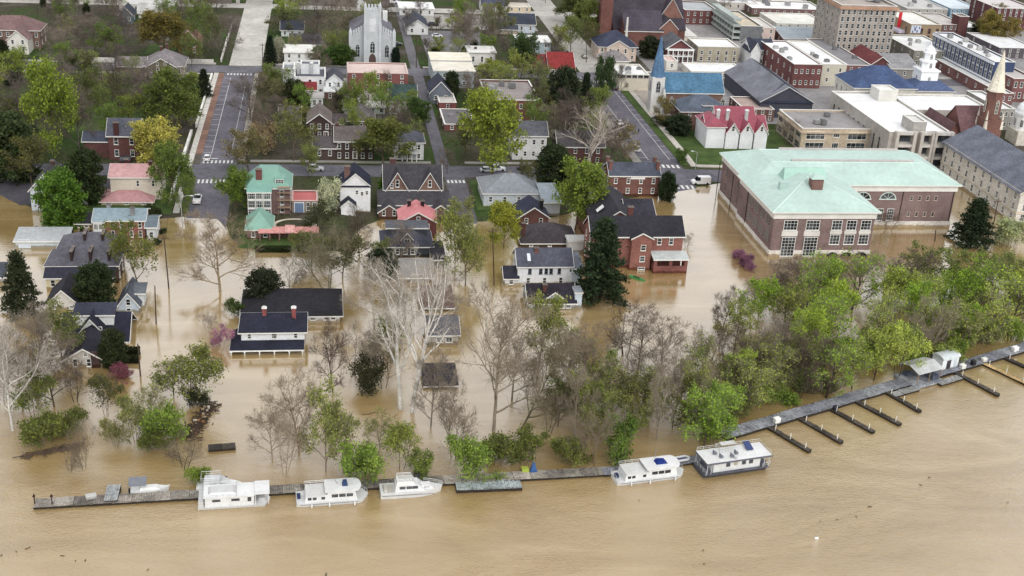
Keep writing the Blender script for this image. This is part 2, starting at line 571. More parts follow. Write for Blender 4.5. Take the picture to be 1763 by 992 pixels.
long_wall('garden_wall', 'pale garden wall running beyond the crossing along the concrete street', -37.6, -37.1, 460, 520, 1.0, (205, 202, 194))
long_wall('boundary_wall', 'low white boundary wall beside the far left cross street behind the bright green tree', -84, -40, 459.2, 459.7, 0.9, (214, 211, 204))
fw = long_wall('flood_wall', 'long pale concrete retaining wall across the top left corner', -190, -52, 560.5, 561.5, 5.6, (184, 178, 170), 'concrete')
# ------------------------------------------------------------------ buildings: shared makers
WCACHE = {}
def window_meshes(w, h, style):
    key = (round(w, 1), round(h, 1), style)
    if key in WCACHE:
        return WCACHE[key]
    w, h = key[0], key[1]
    fr, gl = MB(), MB()
    t = 0.11 if w < 2 else 0.14
    hw = w/2
    if style in ('arch', 'gothic'):
        n = 10
        rise = hw if style == 'arch' else hw*1.35
        def outline(k):
            pts = []
            W_, H_ = hw - k, h/2 - k
            z0 = H_ - rise
            for i in range(n + 1):
                a = math.pi*i/n
                if style == 'arch':
                    pts.append((W_*math.cos(a), z0 + (rise)*math.sin(a)))
                else:
                    u = math.cos(a)
                    pts.append((W_*u, z0 + rise*(1 - abs(u)**1.7)))
            return [(-W_, -H_), (W_, -H_)] + pts
        a, b = outline(0), outline(t)
        m = len(a)
        i0 = len(fr.v)
        fr.v += [(p[0], -0.09, p[1]) for p in a] + [(p[0], -0.09, p[1]) for p in b] + [(p[0], 0.0, p[1]) for p in a] + [(p[0], -0.02, p[1]) for p in b]
        for k in range(m):
            j = (k + 1) % m
            fr.f += [(i0+k, i0+j, i0+m+j, i0+m+k), (i0+2*m+k, i0+2*m+j, i0+j, i0+k), (i0+m+k, i0+m+j, i0+3*m+j, i0+3*m+k)]
        fr.box(-0.04, 0.04, -0.07, -0.015, -h/2 + t, h/2 - t*1.4)
        for zz in (-0.22, 0.08, 0.3):
            fr.box(-hw + t, hw - t, -0.065, -0.016, h*zz - 0.035, h*zz + 0.035)
        gl.v += [(p[0], -0.03, p[1]) for p in b]
        gl.f.append(tuple(range(len(b))))
    else:
        fr.box(-hw, -hw + t, -0.09, 0, -h/2, h/2).box(hw - t, hw, -0.09, 0, -h/2, h/2)
        fr.box(-hw + t, hw - t, -0.09, 0, h/2 - t, h/2).box(-hw + t, hw - t, -0.09, 0, -h/2, -h/2 + t)
        fr.box(-hw - 0.06, hw + 0.06, -0.16, 0, -h/2 - 0.1, -h/2 - 0.002)
        if style == 'dh':
            fr.box(-hw + t, hw - t, -0.07, -0.01, -0.04, 0.04)
        elif style.startswith('g'):
            nx, ny = int(style[1]), int(style[2])
            for i in range(1, nx):
                x = -hw + w*i/nx
                fr.box(x - 0.03, x + 0.03, -0.07, -0.01, -h/2 + t, h/2 - t)
            for i in range(1, ny):
                z = -h/2 + h*i/ny
                fr.box(-hw + t, hw - t, -0.066, -0.012, z - 0.03, z + 0.03)
        gl.box(-hw + t, hw - t, -0.035, -0.005, -h/2 + t, h/2 - t)
    a, b = fr.mesh('window'), gl.mesh('pane')
    WCACHE[key] = (a, b)
    return a, b
ROTF = {'S': 0.0, 'E': math.pi/2, 'N': math.pi, 'W': -math.pi/2}
def add_window(root, face, loc, w, h, style='dh', frame=(228, 226, 220), name='window', pane_name='pane'):
    a, b = window_meshes(w, h, style)
    o = put(name, a, 'trim_paint', frame, root, loc)
    o.rotation_euler = (0, 0, ROTF[face])
    put(pane_name, b, 'window_glass', None, o)
    return o
DOORM = {}
def add_door(root, face, loc, w=1.1, h=2.2, color=(235, 233, 228), leaf=(70, 45, 40)):
    key = (w, h)
    if key not in DOORM:
        fr, lf = MB(), MB()
        fr.box(-w/2 - 0.18, -w/2, -0.12, 0, 0, h + 0.2).box(w/2, w/2 + 0.18, -0.12, 0, 0, h + 0.2).box(-w/2, w/2, -0.12, 0, h, h + 0.2)
        lf.box(-w/2, w/2, -0.06, 0, 0, h).box(w*0.32, w*0.4, -0.1, -0.06, h*0.42, h*0.5)
        for zz in (0.12, 0.55):
            lf.box(-w*0.36, -w*0.05, -0.085, -0.06, h*zz, h*(zz + 0.33)).box(w*0.05, w*0.3, -0.085, -0.06, h*zz, h*(zz + 0.33))
        DOORM[key] = (fr.mesh('door'), lf.mesh('door_leaf'))
    o = put('door', DOORM[key][0], 'trim_paint', color, root, loc)
    o.rotation_euler = (0, 0, ROTF[face])
    put('door_leaf', DOORM[key][1], 'trim_paint', leaf, o)
    return o
def chimney(root, x, y, z0, z1, w=0.9, d=0.7, color=(112, 58, 48), cap=(120, 112, 106)):
    mb = MB()
    mb.box(x - w/2, x + w/2, y - d/2, y + d/2, z0, z1)
    mb.box(x - w/2 - 0.09, x + w/2 + 0.09, y - d/2 - 0.09, y + d/2 + 0.09, z1 - 0.35, z1 - 0.1)
    o = put('chimney', mb, 'brick', color, root)
    cp = MB()
    cp.box(x - w/2 - 0.12, x + w/2 + 0.12, y - d/2 - 0.12, y + d/2 + 0.12, z1 + 0.002, z1 + 0.14)
    for s in (-0.22, 0.22):
        cp.bar((x + s*w, y, z1 + 0.14), (x + s*w, y, z1 + 0.5), 0.13, 0.11, 6)
    put('chimney_cap', cp, 'concrete', cap, o)
    return o
class H:
    pass
def vol(h, x0, x1, y0, y1, z0, z1, roof, rh, wall, rc, wm='brick', rm='shingle', oh=0.45, trim=(226, 224, 218), th=0.18, apex=0.5, rname='roof'):
    """one block of a building in metres relative to its root: walls, roof and painted trim as parts"""
    root = h.root
    w_, r_, t_ = MB(), MB(), MB()
    xm, ym = x0 + (x1 - x0)*apex, (y0 + y1)/2
    zb = z0 - 1.8
    if roof == 'flat':
        p = rh if rh else 0.45
        w_.box(x0, x1, y0, y1, zb, z1 - p)
        q = 0.3
        for b in ((x0, x1, y0, y0 + q), (x0, x1, y1 - q, y1), (x0, x0 + q, y0 + q, y1 - q), (x1 - q, x1, y0 + q, y1 - q)):
            w_.box(*b, z1 - p + 0.001, z1)
        r_.box(x0 + q, x1 - q, y0 + q, y1 - q, z1 - p + 0.002, z1 - p + 0.1)
        if trim:
            e = 0.1
            for b in ((x0 - e, x1 + e, y0 - e, y0 + q + e), (x0 - e, x1 + e, y1 - q - e, y1 + e), (x0 - e, x0 + q + e, y0 + q + e, y1 - q - e), (x1 - q - e, x1 + e, y0 + q + e, y1 - q - e)):
                t_.box(*b, z1 + 0.002, z1 + 0.14)
    elif roof == 'slab':                    # flat roof that projects as a thin white eave
        w_.box(x0, x1, y0, y1, zb, z1)
        r_.box(x0 - oh, x1 + oh, y0 - oh, y1 + oh, z1 + 0.252, z1 + 0.36)
        t_.box(x0 - oh - 0.04, x1 + oh + 0.04, y0 - oh - 0.04, y1 + oh + 0.04, z1 + 0.002, z1 + 0.25)
    elif roof == 'gx':
        s = rh/((y1 - y0)/2)
        e = oh*s
        i = len(w_.v)
        w_.v += [(x0, y0, zb), (x1, y0, zb), (x1, y1, zb), (x0, y1, zb), (x0, y0, z1), (x1, y0, z1), (x1, y1, z1), (x0, y1, z1), (x0, ym, z1 + rh), (x1, ym, z1 + rh)]
        w_.f += [(0, 1, 5, 4), (2, 3, 7, 6), (1, 2, 6, 9, 5), (3, 0, 4, 8, 7), (4, 5, 9, 8), (6, 7, 8, 9)]
        a, b = x0 - oh, x1 + oh
        up = th
        r_.slab([(a, y0 - oh, z1 - e + up), (b, y0 - oh, z1 - e + up), (b, ym, z1 + rh + up), (a, ym, z1 + rh + up)], th - 0.01)
        r_.slab([(a, ym, z1 + rh + up), (b, ym, z1 + rh + up), (b, y1 + oh, z1 - e + up), (a, y1 + oh, z1 - e + up)], th - 0.01)
        if trim:
            for x in (a - 0.09, b + 0.002):
                for ya, za, yb_, zb_ in ((y0 - oh, z1 - e, ym, z1 + rh), (ym, z1 + rh, y1 + oh, z1 - e)):
                    t_.solid([(x, ya, za - 0.1), (x + 0.088, ya, za - 0.1), (x + 0.088, yb_, zb_ - 0.1), (x, yb_, zb_ - 0.1)], [(x, ya, za + up - 0.02), (x + 0.088, ya, za + up - 0.02), (x + 0.088, yb_, zb_ + up - 0.02), (x, yb_, zb_ + up - 0.02)])
            t_.box(a, b, y0 - oh - 0.1, y0 - oh - 0.002, z1 - e - 0.1, z1 - e + up)
    elif roof == 'gy':
        hw = max(xm - x0, x1 - xm)
        s = rh/hw
        el, er = oh*rh/(xm - x0), oh*rh/(x1 - xm)
        w_.v += [(x0, y0, zb), (x1, y0, zb), (x1, y1, zb), (x0, y1, zb), (x0, y0, z1), (x1, y0, z1), (x1, y1, z1), (x0, y1, z1), (xm, y0, z1 + rh), (xm, y1, z1 + rh)]
        w_.f += [(0, 1, 5, 8, 4), (1, 2, 6, 5), (2, 3, 7, 9, 6), (3, 0, 4, 7), (4, 8, 9, 7), (5, 6, 9, 8)]
        a, b = y0 - oh, y1 + oh
        up = th
        r_.slab([(x0 - oh, a, z1 - el + up), (xm, a, z1 + rh + up), (xm, b, z1 + rh + up), (x0 - oh, b, z1 - el + up)], th - 0.01)
        r_.slab([(xm, a, z1 + rh + up), (x1 + oh, a, z1 - er + up), (x1 + oh, b, z1 - er + up), (xm, b, z1 + rh + up)], th - 0.01)
        if trim:
            y = a - 0.09
            for xa, za, xb, zb_ in ((x0 - oh, z1 - el, xm, z1 + rh), (xm, z1 + rh, x1 + oh, z1 - er)):
                t_.solid([(xa, y, za - 0.12), (xb, y, zb_ - 0.12), (xb, y + 0.088, zb_ - 0.12), (xa, y + 0.088, za - 0.12)], [(xa, y, za + up), (xb, y, zb_ + up), (xb, y + 0.088, zb_ + up), (xa, y + 0.088, za + up)])
    elif roof in ('hip', 'hipflat'):
        w_.box(x0, x1, y0, y1, zb, z1)
        a, b, c, d = x0 - oh, x1 + oh, y0 - oh, y1 + oh
        hx, hy = (b - a)/2, (d - c)/2
        k = min(hx, hy) if roof == 'hip' else min(hx, hy)*0.6
        ze, zr = z1 + 0.02, z1 + rh
        if roof == 'hip':
            if hx >= hy:
                p, q = (a + k, (c + d)/2, zr), (b - k, (c + d)/2, zr)
                if hx - hy < 0.3:
                    q = p = ((a + b)/2, (c + d)/2, zr)
            else:
                p, q = ((a + b)/2, c + k, zr), ((a + b)/2, d - k, zr)
            e0, e1, e2, e3 = (a, c, ze), (b, c, ze), (b, d, ze), (a, d, ze)
            if hx >= hy:
                fl = [[e0, e1, q, p], [e1, e2, q], [e2, e3, p, q], [e3, e0, p]]
            else:
                fl = [[e0, e1, p], [e1, e2, q, p], [e2, e3, q], [e3, e0, p, q]]
            for f_ in fl:
                pts = []
                for v_ in f_:
                    if not pts or (Vector(v_) - Vector(pts[-1])).length > 1e-4:
                        pts.append(v_)
                r_.poly(pts)
            r_.poly([e3, e2, e1, e0])
        else:
            e = [(a, c, ze), (b, c, ze), (b, d, ze), (a, d, ze)]
            t = [(a + k, c + k, zr), (b - k, c + k, zr), (b - k, d - k, zr), (a + k, d - k, zr)]
            r_.solid(e, t)
        if trim:
            for bb in ((a - 0.06, b + 0.06, c - 0.06, c + 0.14), (a - 0.06, b + 0.06, d - 0.14, d + 0.06), (a - 0.06, a + 0.14, c + 0.14, d - 0.14), (b - 0.14, b + 0.06, c + 0.14, d - 0.14)):
                t_.box(*bb, z1 - 0.22, z1 + 0.018)
    elif roof == 'shed':                    # slopes down towards -Y
        w_.v += [(x0, y0, zb), (x1, y0, zb), (x1, y1, zb), (x0, y1, zb), (x0, y0, z1), (x1, y0, z1), (x1, y1, z1 + rh), (x0, y1, z1 + rh)]
        w_.f += [(0, 1, 5, 4), (1, 2, 6, 5), (2, 3, 7, 6), (3, 0, 4, 7), (4, 5, 6, 7)]
        s = rh/(y1 - y0)
        r_.slab([(x0 - oh, y0 - oh, z1 - oh*s + th), (x1 + oh, y0 - oh, z1 - oh*s + th), (x1 + oh, y1, z1 + rh + th), (x0 - oh, y1, z1 + rh + th)], th - 0.01)
        if trim:
            t_.box(x0 - oh, x1 + oh, y0 - oh - 0.09, y0 - oh - 0.002, z1 - oh*s - 0.1, z1 - oh*s + th)
    if wall is not None:
        put('wall', w_, wm, wall, root)
    put(rname, r_, rm, rc, root)
    if t_.v and trim:
        put('trim', t_, 'trim_paint', trim, root)
def windows(h, face, x0, x1, y0, y1, z0, z1, n, zs, w=1.0, hh=1.7, style='dh', frame=(228, 226, 220), jitter=None):
    for zf in zs:
        z = z0 + (z1 - z0)*zf
        for i in range(n):
            u = (i + 0.5)/n
            if face == 'S':
                loc = (x0 + (x1 - x0)*u, y0 - 0.004, z)
            elif face == 'N':
                loc = (x0 + (x1 - x0)*u, y1 + 0.004, z)
            elif face == 'E':
                loc = (x1 + 0.004, y0 + (y1 - y0)*u, z)
            else:
                loc = (x0 - 0.004, y0 + (y1 - y0)*u, z)
            add_window(h.root, face, loc, w, hh, style, frame)
def house(name, label, t, x0, x1, ye, yb, dep, roof, rh, wall, rc, wm='brick', rm='shingle', n=3, zs=None, side=True, ww=1.0, wh=1.6, style='dh',
          chim=(), oh=0.45, trim=(226, 224, 218), into=None, cat='house', group=None, frame=(228, 226, 220), door=None, apex=0.5, cc=(112, 58, 48), zmin=None, back=0.0, sidestyle=None):
    """front edge read at eave height between x0 and x1 (tile coordinates), eave at ye, foot of the wall at yb"""
    pm = tp(t, (x0 + x1)/2, yb)
    b = gnd(*pm)
    Y = b.y + back
    pl, pr = on_y(*tp(t, x0, ye), Y), on_y(*tp(t, x1, ye), Y)
    X0, X1, ze = pl.x, pr.x, (pl.z + pr.z)/2
    if into is None:
        h = H()
        h.root = thing(name, label, cat, ((X0 + X1)/2, Y, b.z), 0.0, group)
        h.o = Vector(((X0 + X1)/2, Y, b.z))
    else:
        h = H()
        h.root, h.o = into.root, into.o
    o = h.o
    h.x0, h.x1, h.y0, h.y1, h.z0, h.z1 = X0 - o.x, X1 - o.x, Y - o.y, Y + dep - o.y, b.z - o.z, ze - o.z
    vol(h, h.x0, h.x1, h.y0, h.y1, h.z0, h.z1, roof, rh, wall, rc, wm, rm, oh, trim, apex=apex)
    hh = h.z1 - h.z0
    if zs is None:
        zs = (0.55,) if hh < 4.2 else ((0.28, 0.76) if hh < 8.2 else (0.2, 0.5, 0.8))
    wh = min(wh, hh/len(zs)*0.62)
    if n:
        windows(h, 'S', h.x0, h.x1, h.y0, h.y1, h.z0, h.z1, n, zs, ww, wh, style, frame)
    if side:
        sf = 'W' if (X0 + X1)/2 > 5 else 'E'
        ns = side if side is not True else max(1, int(dep/3.6))
        windows(h, sf, h.x0, h.x1, h.y0, h.y1, h.z0, h.z1, ns, zs, ww, wh, sidestyle or style, frame)
    if door is not None:
        add_door(h.root, 'S', (h.x0 + (h.x1 - h.x0)*door, h.y0 - 0.005, h.z0 + 0.1))
    for (fx, fy, up) in chim:
        zt = h.z1 + (rh if roof != 'flat' else 0) + up
        chimney(h.root, h.x0 + (h.x1 - h.x0)*fx, h.y0 + (h.y1 - h.y0)*fy, h.z1 - 0.6, zt, color=cc)
    return h
def roof_units(h, n, seed, size=1.4):
    rr = random.Random(seed)
    for i in range(n):
        mb = MB()
        x = h.x0 + (h.x1 - h.x0)*rr.uniform(0.12, 0.88)
        y = h.y0 + (h.y1 - h.y0)*rr.uniform(0.15, 0.85)
        s, d, t = size*rr.uniform(0.7, 1.2), size*rr.uniform(0.7, 1.2), size*rr.uniform(0.5, 0.9)
        z = h.z1 - 0.35
        mb.box(x - s/2, x + s/2, y - d/2, y + d/2, z, z + t)
        mb.box(x - s*0.4, x + s*0.4, y - d*0.4, y + d*0.4, z + t + 0.002, z + t + 0.12)
        mb.bar((x, y, z + t + 0.12), (x, y, z + t + 0.25), s*0.3, s*0.3, 8)
        put('air_conditioner', mb, 'metal', rr.choice([(150, 150, 150), (180, 180, 178), (120, 120, 122)]), h.root)
# ------------------------------------------------------------------ buildings of the flooded blocks
WHITE, CREAM, RED, DRED, BROWN, SLATE, NAVY, BLACKR = (232, 232, 230), (222, 214, 196), (152, 82, 66), (122, 58, 50), (104, 78, 68), (92, 94, 104), (42, 44, 57), (48, 47, 52)
def on(h, X):            # X in world metres to root metres
    return X - h.o.x

# --- left edge
h = house('cottage', 'grey gabled clapboard house with a tall blank gable behind the round bright green tree', 'B1', 203, 425, 305, 462, 11, 'gy', 4.4, (196, 204, 212), (78, 76, 80), 'siding', n=2, side=1, zs=(0.3, 0.75), chim=((0.55, 0.75, 0.5),))
vol(h, h.x1 + 0.02, h.x1 + 5, h.y0 + 5, h.y0 + 11, h.z0, h.z0 + 5, 'gx', 2, (196, 204, 212), (70, 70, 78), 'siding')
h = house('townhouse', 'cream two storey house with pink metal roofs and two dark red chimneys', 'B1', 750, 1095, 218, 372, 10, 'gx', 1.9, (214, 206, 190), (196, 140, 138), 'plaster', 'seam_metal', n=0, side=2, chim=((0.27, 0.6, 0.9), (0.77, 0.45, 0.9)), cc=(96, 40, 40))
windows(h, 'S', h.x0 + 5, h.x1, h.y0, h.y1, h.z0, h.z1, 2, (0.72,), 0.8, 1.7)
b = house('', '', 'B1', 690, 1040, 385, 412, 9, 'hip', 2.0, (214, 206, 190), (194, 132, 134), 'plaster', 'seam_metal', n=3, side=1, into=h, oh=0.5)
h = house('garden_shed', 'small dark roofed shed with white doors beside the blue metal roofed brick house', 'B1', 518, 612, 530, 572, 5, 'gx', 1.6, (214, 210, 200), (58, 58, 66), 'siding', n=2, side=False, cat='shed')
h = house('townhouse', 'red brick house with blue grey metal roof and white two storey porch', 'B1', 640, 985, 513, 640, 8, 'gx', 1.5, (172, 78, 68), (128, 150, 160), 'brick', 'seam_metal', n=0, side=2, chim=((0.25, 0.55, 0.9), (0.76, 0.2, 1.1)), cc=(176, 176, 176))
w_ = h.x1 - h.x0
windows(h, 'S', h.x0 + w_*0.27, h.x1, h.y0, h.y1, h.z0, h.z1, 4, (0.27, 0.76), 0.95, 1.7)
vol(h, h.x0 - 0.05, h.x0 + w_*0.22, h.y0 - 1.2, h.y0 - 0.01, h.z0, h.z1 - 0.3, 'slab', 0, (214, 224, 232), (150, 165, 172), 'siding', 'seam_metal', oh=0.1)
windows(h, 'S', h.x0, h.x0 + w_*0.2, h.y0 - 1.2, h.y1, h.z0, h.z1, 2, (0.27, 0.74), 1.1, 1.5, 'g33')
b = house('', '', 'B1', 1000, 1062, 560, 665, 8, 'gx', 1.2, (206, 210, 212), (98, 116, 126), 'siding', 'seam_metal', n=1, side=2, into=h, zs=(0.5,))
h = house('boathouse', 'long low white shed with a pale flat roof standing in water at the left', 'B1', 104, 455, 655, 706, 6.5, 'shed', 0.9, (198, 208, 214), (176, 180, 182), 'siding', 'seam_metal', n=0, side=False, cat='shed')
add_door(h.root, 'S', (h.x0 + 2, h.y0 - 0.005, h.z0 + 0.1), 2.4, 2.0, (210, 214, 218), (200, 208, 214))
h = house('row_house', 'brown brick row with double slate roofs cut by dark party wall chimneys', 'B1', 312, 800, 822, 945, 9, 'hip', 2.6, (104, 72, 64), (98, 96, 104), n=0, side=2, chim=())
windows(h, 'S', h.x0 + 1.5, h.x1 - 2, h.y0, h.y1, h.z0, h.z1, 6, (0.8,), 0.9, 1.6)
vol(h, h.x0 + 1, h.x1 - 1.2, h.y0 + 9.02, h.y0 + 17, h.z0, h.z1 + 0.3, 'hip', 2.6, (104, 72, 64), (100, 98, 106))
for k in range(3):
    chimney(h.root, h.x0 + 5.4 + 4*k, h.y0 + 2.6, h.z1 - 0.3, h.z1 + 2.9, 0.5, 3.6, (74, 52, 50))
    chimney(h.root, h.x0 + 6.6 + 4*k, h.y0 + 12.5, h.z1 - 0.3, h.z1 + 3.2, 0.5, 3.6, (74, 52, 50))
vol(h, h.x0 + 0.4, h.x1 - 0.6, h.y0 - 3.2, h.y0 - 0.02, h.z0, h.z0 + 2.9, 'shed', 1.4, (214, 204, 170), (54, 54, 66), 'plaster')
windows(h, 'S', h.x0 + 0.4, h.x1 - 3, h.y0 - 3.2, h.y1, h.z0, h.z0 + 3, 4, (0.5,), 1.0, 1.6)
h = house('cottage', 'pale blue grey gabled cottage behind the dark evergreen at the flooded left street', 'C1', 808, 946, 98, 158, 8, 'gy', 2.7, (186, 198, 208), (86, 90, 98), 'siding', n=1, side=1, zs=(0.3,), wh=1.5)
add_window(h.root, 'S', (0, h.y0 - 0.005, h.z1 + 0.6), 1.0, 1.5)
vol(h, h.x0 + 1.6, h.x1 + 0.8, h.y0 + 2.6, h.y0 + 6.4, h.z0, h.z1 + 1.5, 'shed', 0.7, (216, 220, 222), (100, 104, 110), 'siding')
h = house('bungalow', 'dark shingled house half hidden between two evergreens at the left', 'B1', 312, 545, 1090, 1128, 9, 'gy', 3.4, (206, 202, 192), (54, 52, 60), 'siding', n=2, side=1)
h = house('shed_house', 'sliver of a dark roofed shed cut by the left edge of the photograph', 'B1', -60, 30, 895, 940, 6, 'gx', 2, (196, 200, 204), (74, 78, 86), 'siding', n=0, side=1)
h = house('bungalow', 'white house with big navy roof, white front gable and triple window', 'C1', 440, 860, 330, 352, 9.5, 'gx', 3.6, (222, 226, 228), (46, 48, 62), 'siding', n=0, side=0, oh=0.8)
vol(h, h.x0 + 3.2, h.x1 - 4.2, h.y0 - 0.8, h.y0 + 5.5, h.z0, h.z0 + 2.6, 'gy', 2.9, (232, 234, 234), (44, 46, 60), 'siding', oh=0.5)
for k in range(3):
    add_window(h.root, 'S', (h.x0 + (h.x1 - h.x0)*0.44 + k*1.0, h.y0 - 0.806, h.z0 + 3.2), 0.8, 1.2)
vol(h, h.x0 + 2, h.x1 - 2.5, h.y0 + 2.3, h.y0 + 6, h.z0 + 2, h.z0 + 5.0, 'shed', 0.9, (228, 230, 230), (60, 62, 76), 'siding')
windows(h, 'E', h.x0, h.x1, h.y0, h.y1, h.z0, h.z0 + 3, 2, (0.5,), 0.9, 1.2)
h = house('bungalow', 'beige gabled bungalow with black roof and brick chimney breast nearest the left trees', 'C1', 440, 705, 468, 524, 10, 'gy', 2.3, (196, 190, 182), (48, 46, 56), 'siding', n=0, side=2, oh=0.6, zs=(0.5,))
for k in (0.27, 0.62):
    add_window(h.root, 'S', (h.x0 + (h.x1 - h.x0)*k, h.y0 - 0.005, h.z0 + 1.0), 0.9, 1.7)
add_window(h.root, 'S', (h.x0 + (h.x1 - h.x0)*0.55, h.y0 - 0.005, h.z1 + 0.9), 0.8, 0.8)
mb = MB()
mb.box(h.x1 - 2.2, h.x1 - 0.6, h.y0 - 0.5, h.y0 - 0.003, h.z0 - 1, h.z1 + 1.6)
put('chimney', mb, 'brick', (98, 70, 66), h.root)

# --- white foursquare with the columned porch in the water
h = house('farmhouse', 'white two storey house with columned porch and two red chimneys standing in the flood', 'P', 415, 524, 571, 601, 8.5, 'hip', 2.3, (236, 238, 240), (44, 46, 60), 'siding', n=0, side=0, oh=0.6)
W = h.x1 - h.x0
for u in (0.13, 0.5, 0.54, 0.86):
    add_window(h.root, 'S', (h.x0 + W*u, h.y0 - 0.005, h.z1 - 0.95), 0.6 if u in (0.5, 0.54) else 0.8, 1.2)
windows(h, 'E', h.x0, h.x1, h.y0, h.y1, h.z0, h.z1, 2, (0.75,), 0.8, 1.2)
for u in (0.36, 0.83):
    c = chimney(h.root, h.x0 + W*u, h.y0 + 3.8, h.z1 + 0.3, h.z1 + 3.5, 0.8, 0.8, (178, 52, 46), (230, 228, 224))
P0, P1, PY = h.x0 - 2.2, h.x1 - 0.1, h.y0 - 2.6
pr = MB()
zr0, zr1 = h.z0 + 1.2, h.z0 + 2.05
pr.slab([(P0, PY, zr0), (P1, PY, zr0), (h.x1, h.y0, zr1), (h.x0, h.y0, zr1)], 0.15)
pr.slab([(P0, PY, zr0), (h.x0, h.y0, zr1), (h.x0, h.y1 - 2, zr1), (P0, h.y1 - 2, zr0)], 0.15)
put('porch_roof', pr, 'shingle', (44, 46, 60), h.root)
tr = MB()
tr.box(P0 - 0.05, P1 + 0.05, PY - 0.08, PY + 0.15, zr0 - 0.42, zr0 - 0.155)
tr.box(P0 - 0.05, P0 + 0.15, PY + 0.15, h.y1 - 2, zr0 - 0.42, zr0 - 0.155)
put('porch_beam', tr, 'trim_paint', WHITE, h.root)
for u in (0.02, 0.2, 0.4, 0.6, 0.8, 0.98):
    x = P0 + (P1 - P0)*u
    cb = MB()
    cb.bar((x, PY + 0.06, -1.5), (x, PY + 0.06, zr0 - 0.42), 0.13, 0.11, 8).box(x - 0.2, x + 0.2, PY - 0.12, PY + 0.24, zr0 - 0.54, zr0 - 0.422)
    put('column', cb, 'trim_paint', WHITE, h.root)
h = house('ranch_house', 'long low white house with a wide black hipped roof behind the columned house', 'P', 418, 585, 543, 556, 13, 'hip', 3.4, (226, 230, 236), (46, 45, 50), 'siding', n=0, side=2, oh=0.7)
for u in (0.72, 0.86, 0.93):
    add_window(h.root, 'S', (h.x0 + (h.x1 - h.x0)*u, h.y0 - 0.005, h.z0 + 1.1), 1.1, 1.0)

# --- green roofed mansion
h = house('mansion', 'three storey brick mansion with green copper roof and scaffolding on its side', 'B2', -60, 235, 292, 470, 11, 'hipflat', 3.6, (150, 112, 108), (120, 160, 146), 'brick', 'copper', n=0, side=3, oh=0.5, cat='mansion', zs=(0.2, 0.5, 0.8))
vol(h, h.x0 + 0.3, h.x0 + (h.x1 - h.x0)*0.56, h.y0 - 2.4, h.y0 - 0.01, h.z0, h.z1 - 0.4, 'shed', 0.8, (226, 230, 232), (122, 164, 152), 'siding', 'copper', oh=0.25)
for zf, st in ((0.82, 'g42'), (0.5, 'g42'), (0.18, 'g33')):
    windows(h, 'S', h.x0 + 0.4, h.x0 + (h.x1 - h.x0)*0.55, h.y0 - 2.4, h.y1, h.z0, h.z1, 3, (zf,), 2.1, 2.0, st)
windows(h, 'S', h.x0 + (h.x1 - h.x0)*0.62, h.x1, h.y0, h.y1, h.z0, h.z1, 1, (0.2, 0.5, 0.8), 1.1, 1.8)
chimney(h.root, h.x0 + (h.x1 - h.x0)*0.28, h.y0 + 1.6, h.z1, h.z1 + 4.4, 1.5, 0.9, (140, 60, 50))
dm = MB()
xd = h.x0 + (h.x1 - h.x0)*0.76
dm.solid([(xd - 1.3, h.y0 + 0.6, h.z1 + 0.6), (xd + 1.3, h.y0 + 0.6, h.z1 + 0.6), (xd + 1.3, h.y0 + 3.5, h.z1 + 0.6), (xd - 1.3, h.y0 + 3.5, h.z1 + 0.6)], [(xd - 1.3, h.y0 + 0.6, h.z1 + 2.3), (xd + 1.3, h.y0 + 0.6, h.z1 + 2.3), (xd + 1.3, h.y0 + 3.5, h.z1 + 2.6), (xd - 1.3, h.y0 + 3.5, h.z1 + 2.6)])
put('dormer', dm, 'copper', (120, 160, 146), h.root)
add_window(h.root, 'S', (xd, h.y0 + 0.595, h.z1 + 1.5), 2.2, 1.2, 'g32')
sc = MB()
sx, sy = h.x1 - 3.0, h.y0 - 1.2
for k in range(3):
    for y in (sy, sy + 1.0):
        sc.bar((sx + k*1.5, y, h.z0), (sx + k*1.5, y, h.z1 - 1), 0.05)
for zz in (2, 4, 6, 7.5):
    sc.box(sx - 0.2, sx + 3.2, sy, sy + 1.0, h.z0 + zz, h.z0 + zz + 0.08)
put('scaffold', sc, 'lumber', (150, 128, 108), h.root)
b = house('', '', 'B2', 246, 424, 382, 462, 8, 'flat', 0.4, (170, 150, 132), (196, 112, 110), 'brick', 'membrane', n=0, side=2, into=h, trim=(214, 180, 176))
windows(b, 'S', b.x0 + (b.x1 - b.x0)*0.5, b.x1, b.y0, b.y1, b.z0, b.z1, 2, (0.55,), 1.0, 2.2, 'g22')
add_door(b.root, 'S', (b.x0 + 1.9, b.y0 - 0.006, b.z0 + 0.1), 2.2, 2.6, (230, 232, 236), (110, 130, 160))
b = house('', '', 'B2', -60, 108, 575, 640, 9, 'hip', 3.6, (150, 106, 100), (128, 168, 152), 'brick', 'copper', n=2, side=2, into=h, oh=0.5, zs=(0.5,))
lg = gnd(*tp('B2', 230, 645))
h = H()
h.root = thing('garden_loggia', 'long garden loggia with a pink tiled roof below the green roofed mansion', 'loggia', lg)
h.o = lg
r_ = MB()
r_.slab([(-7.4, -1.4, 2.3), (7.2, -1.4, 2.3), (7.2, 1.4, 2.9), (-7.4, 1.4, 2.9)], 0.16)
put('roof', r_, 'shingle', (206, 146, 140), h.root)
mb = MB()
mb.box(-7.3, 7.1, 1.2, 1.38, -0.5, 2.72)
put('wall', mb, 'brick', (150, 104, 92), h.root)
for k in range(7):
    cb = MB()
    cb.box(-7.2 + k*2.35, -6.85 + k*2.35, -1.25, -0.9, -0.3, 2.15)
    put('post', cb, 'brick', (160, 112, 98), h.root)
mb = MB()
mb.slab([(-1.0, -1.7, 2.5), (1.4, -1.7, 2.5), (1.4, 1.2, 3.4), (-1.0, 1.2, 3.4)], 0.2)
put('raised_roof', mb, 'shingle', (210, 160, 152), h.root)

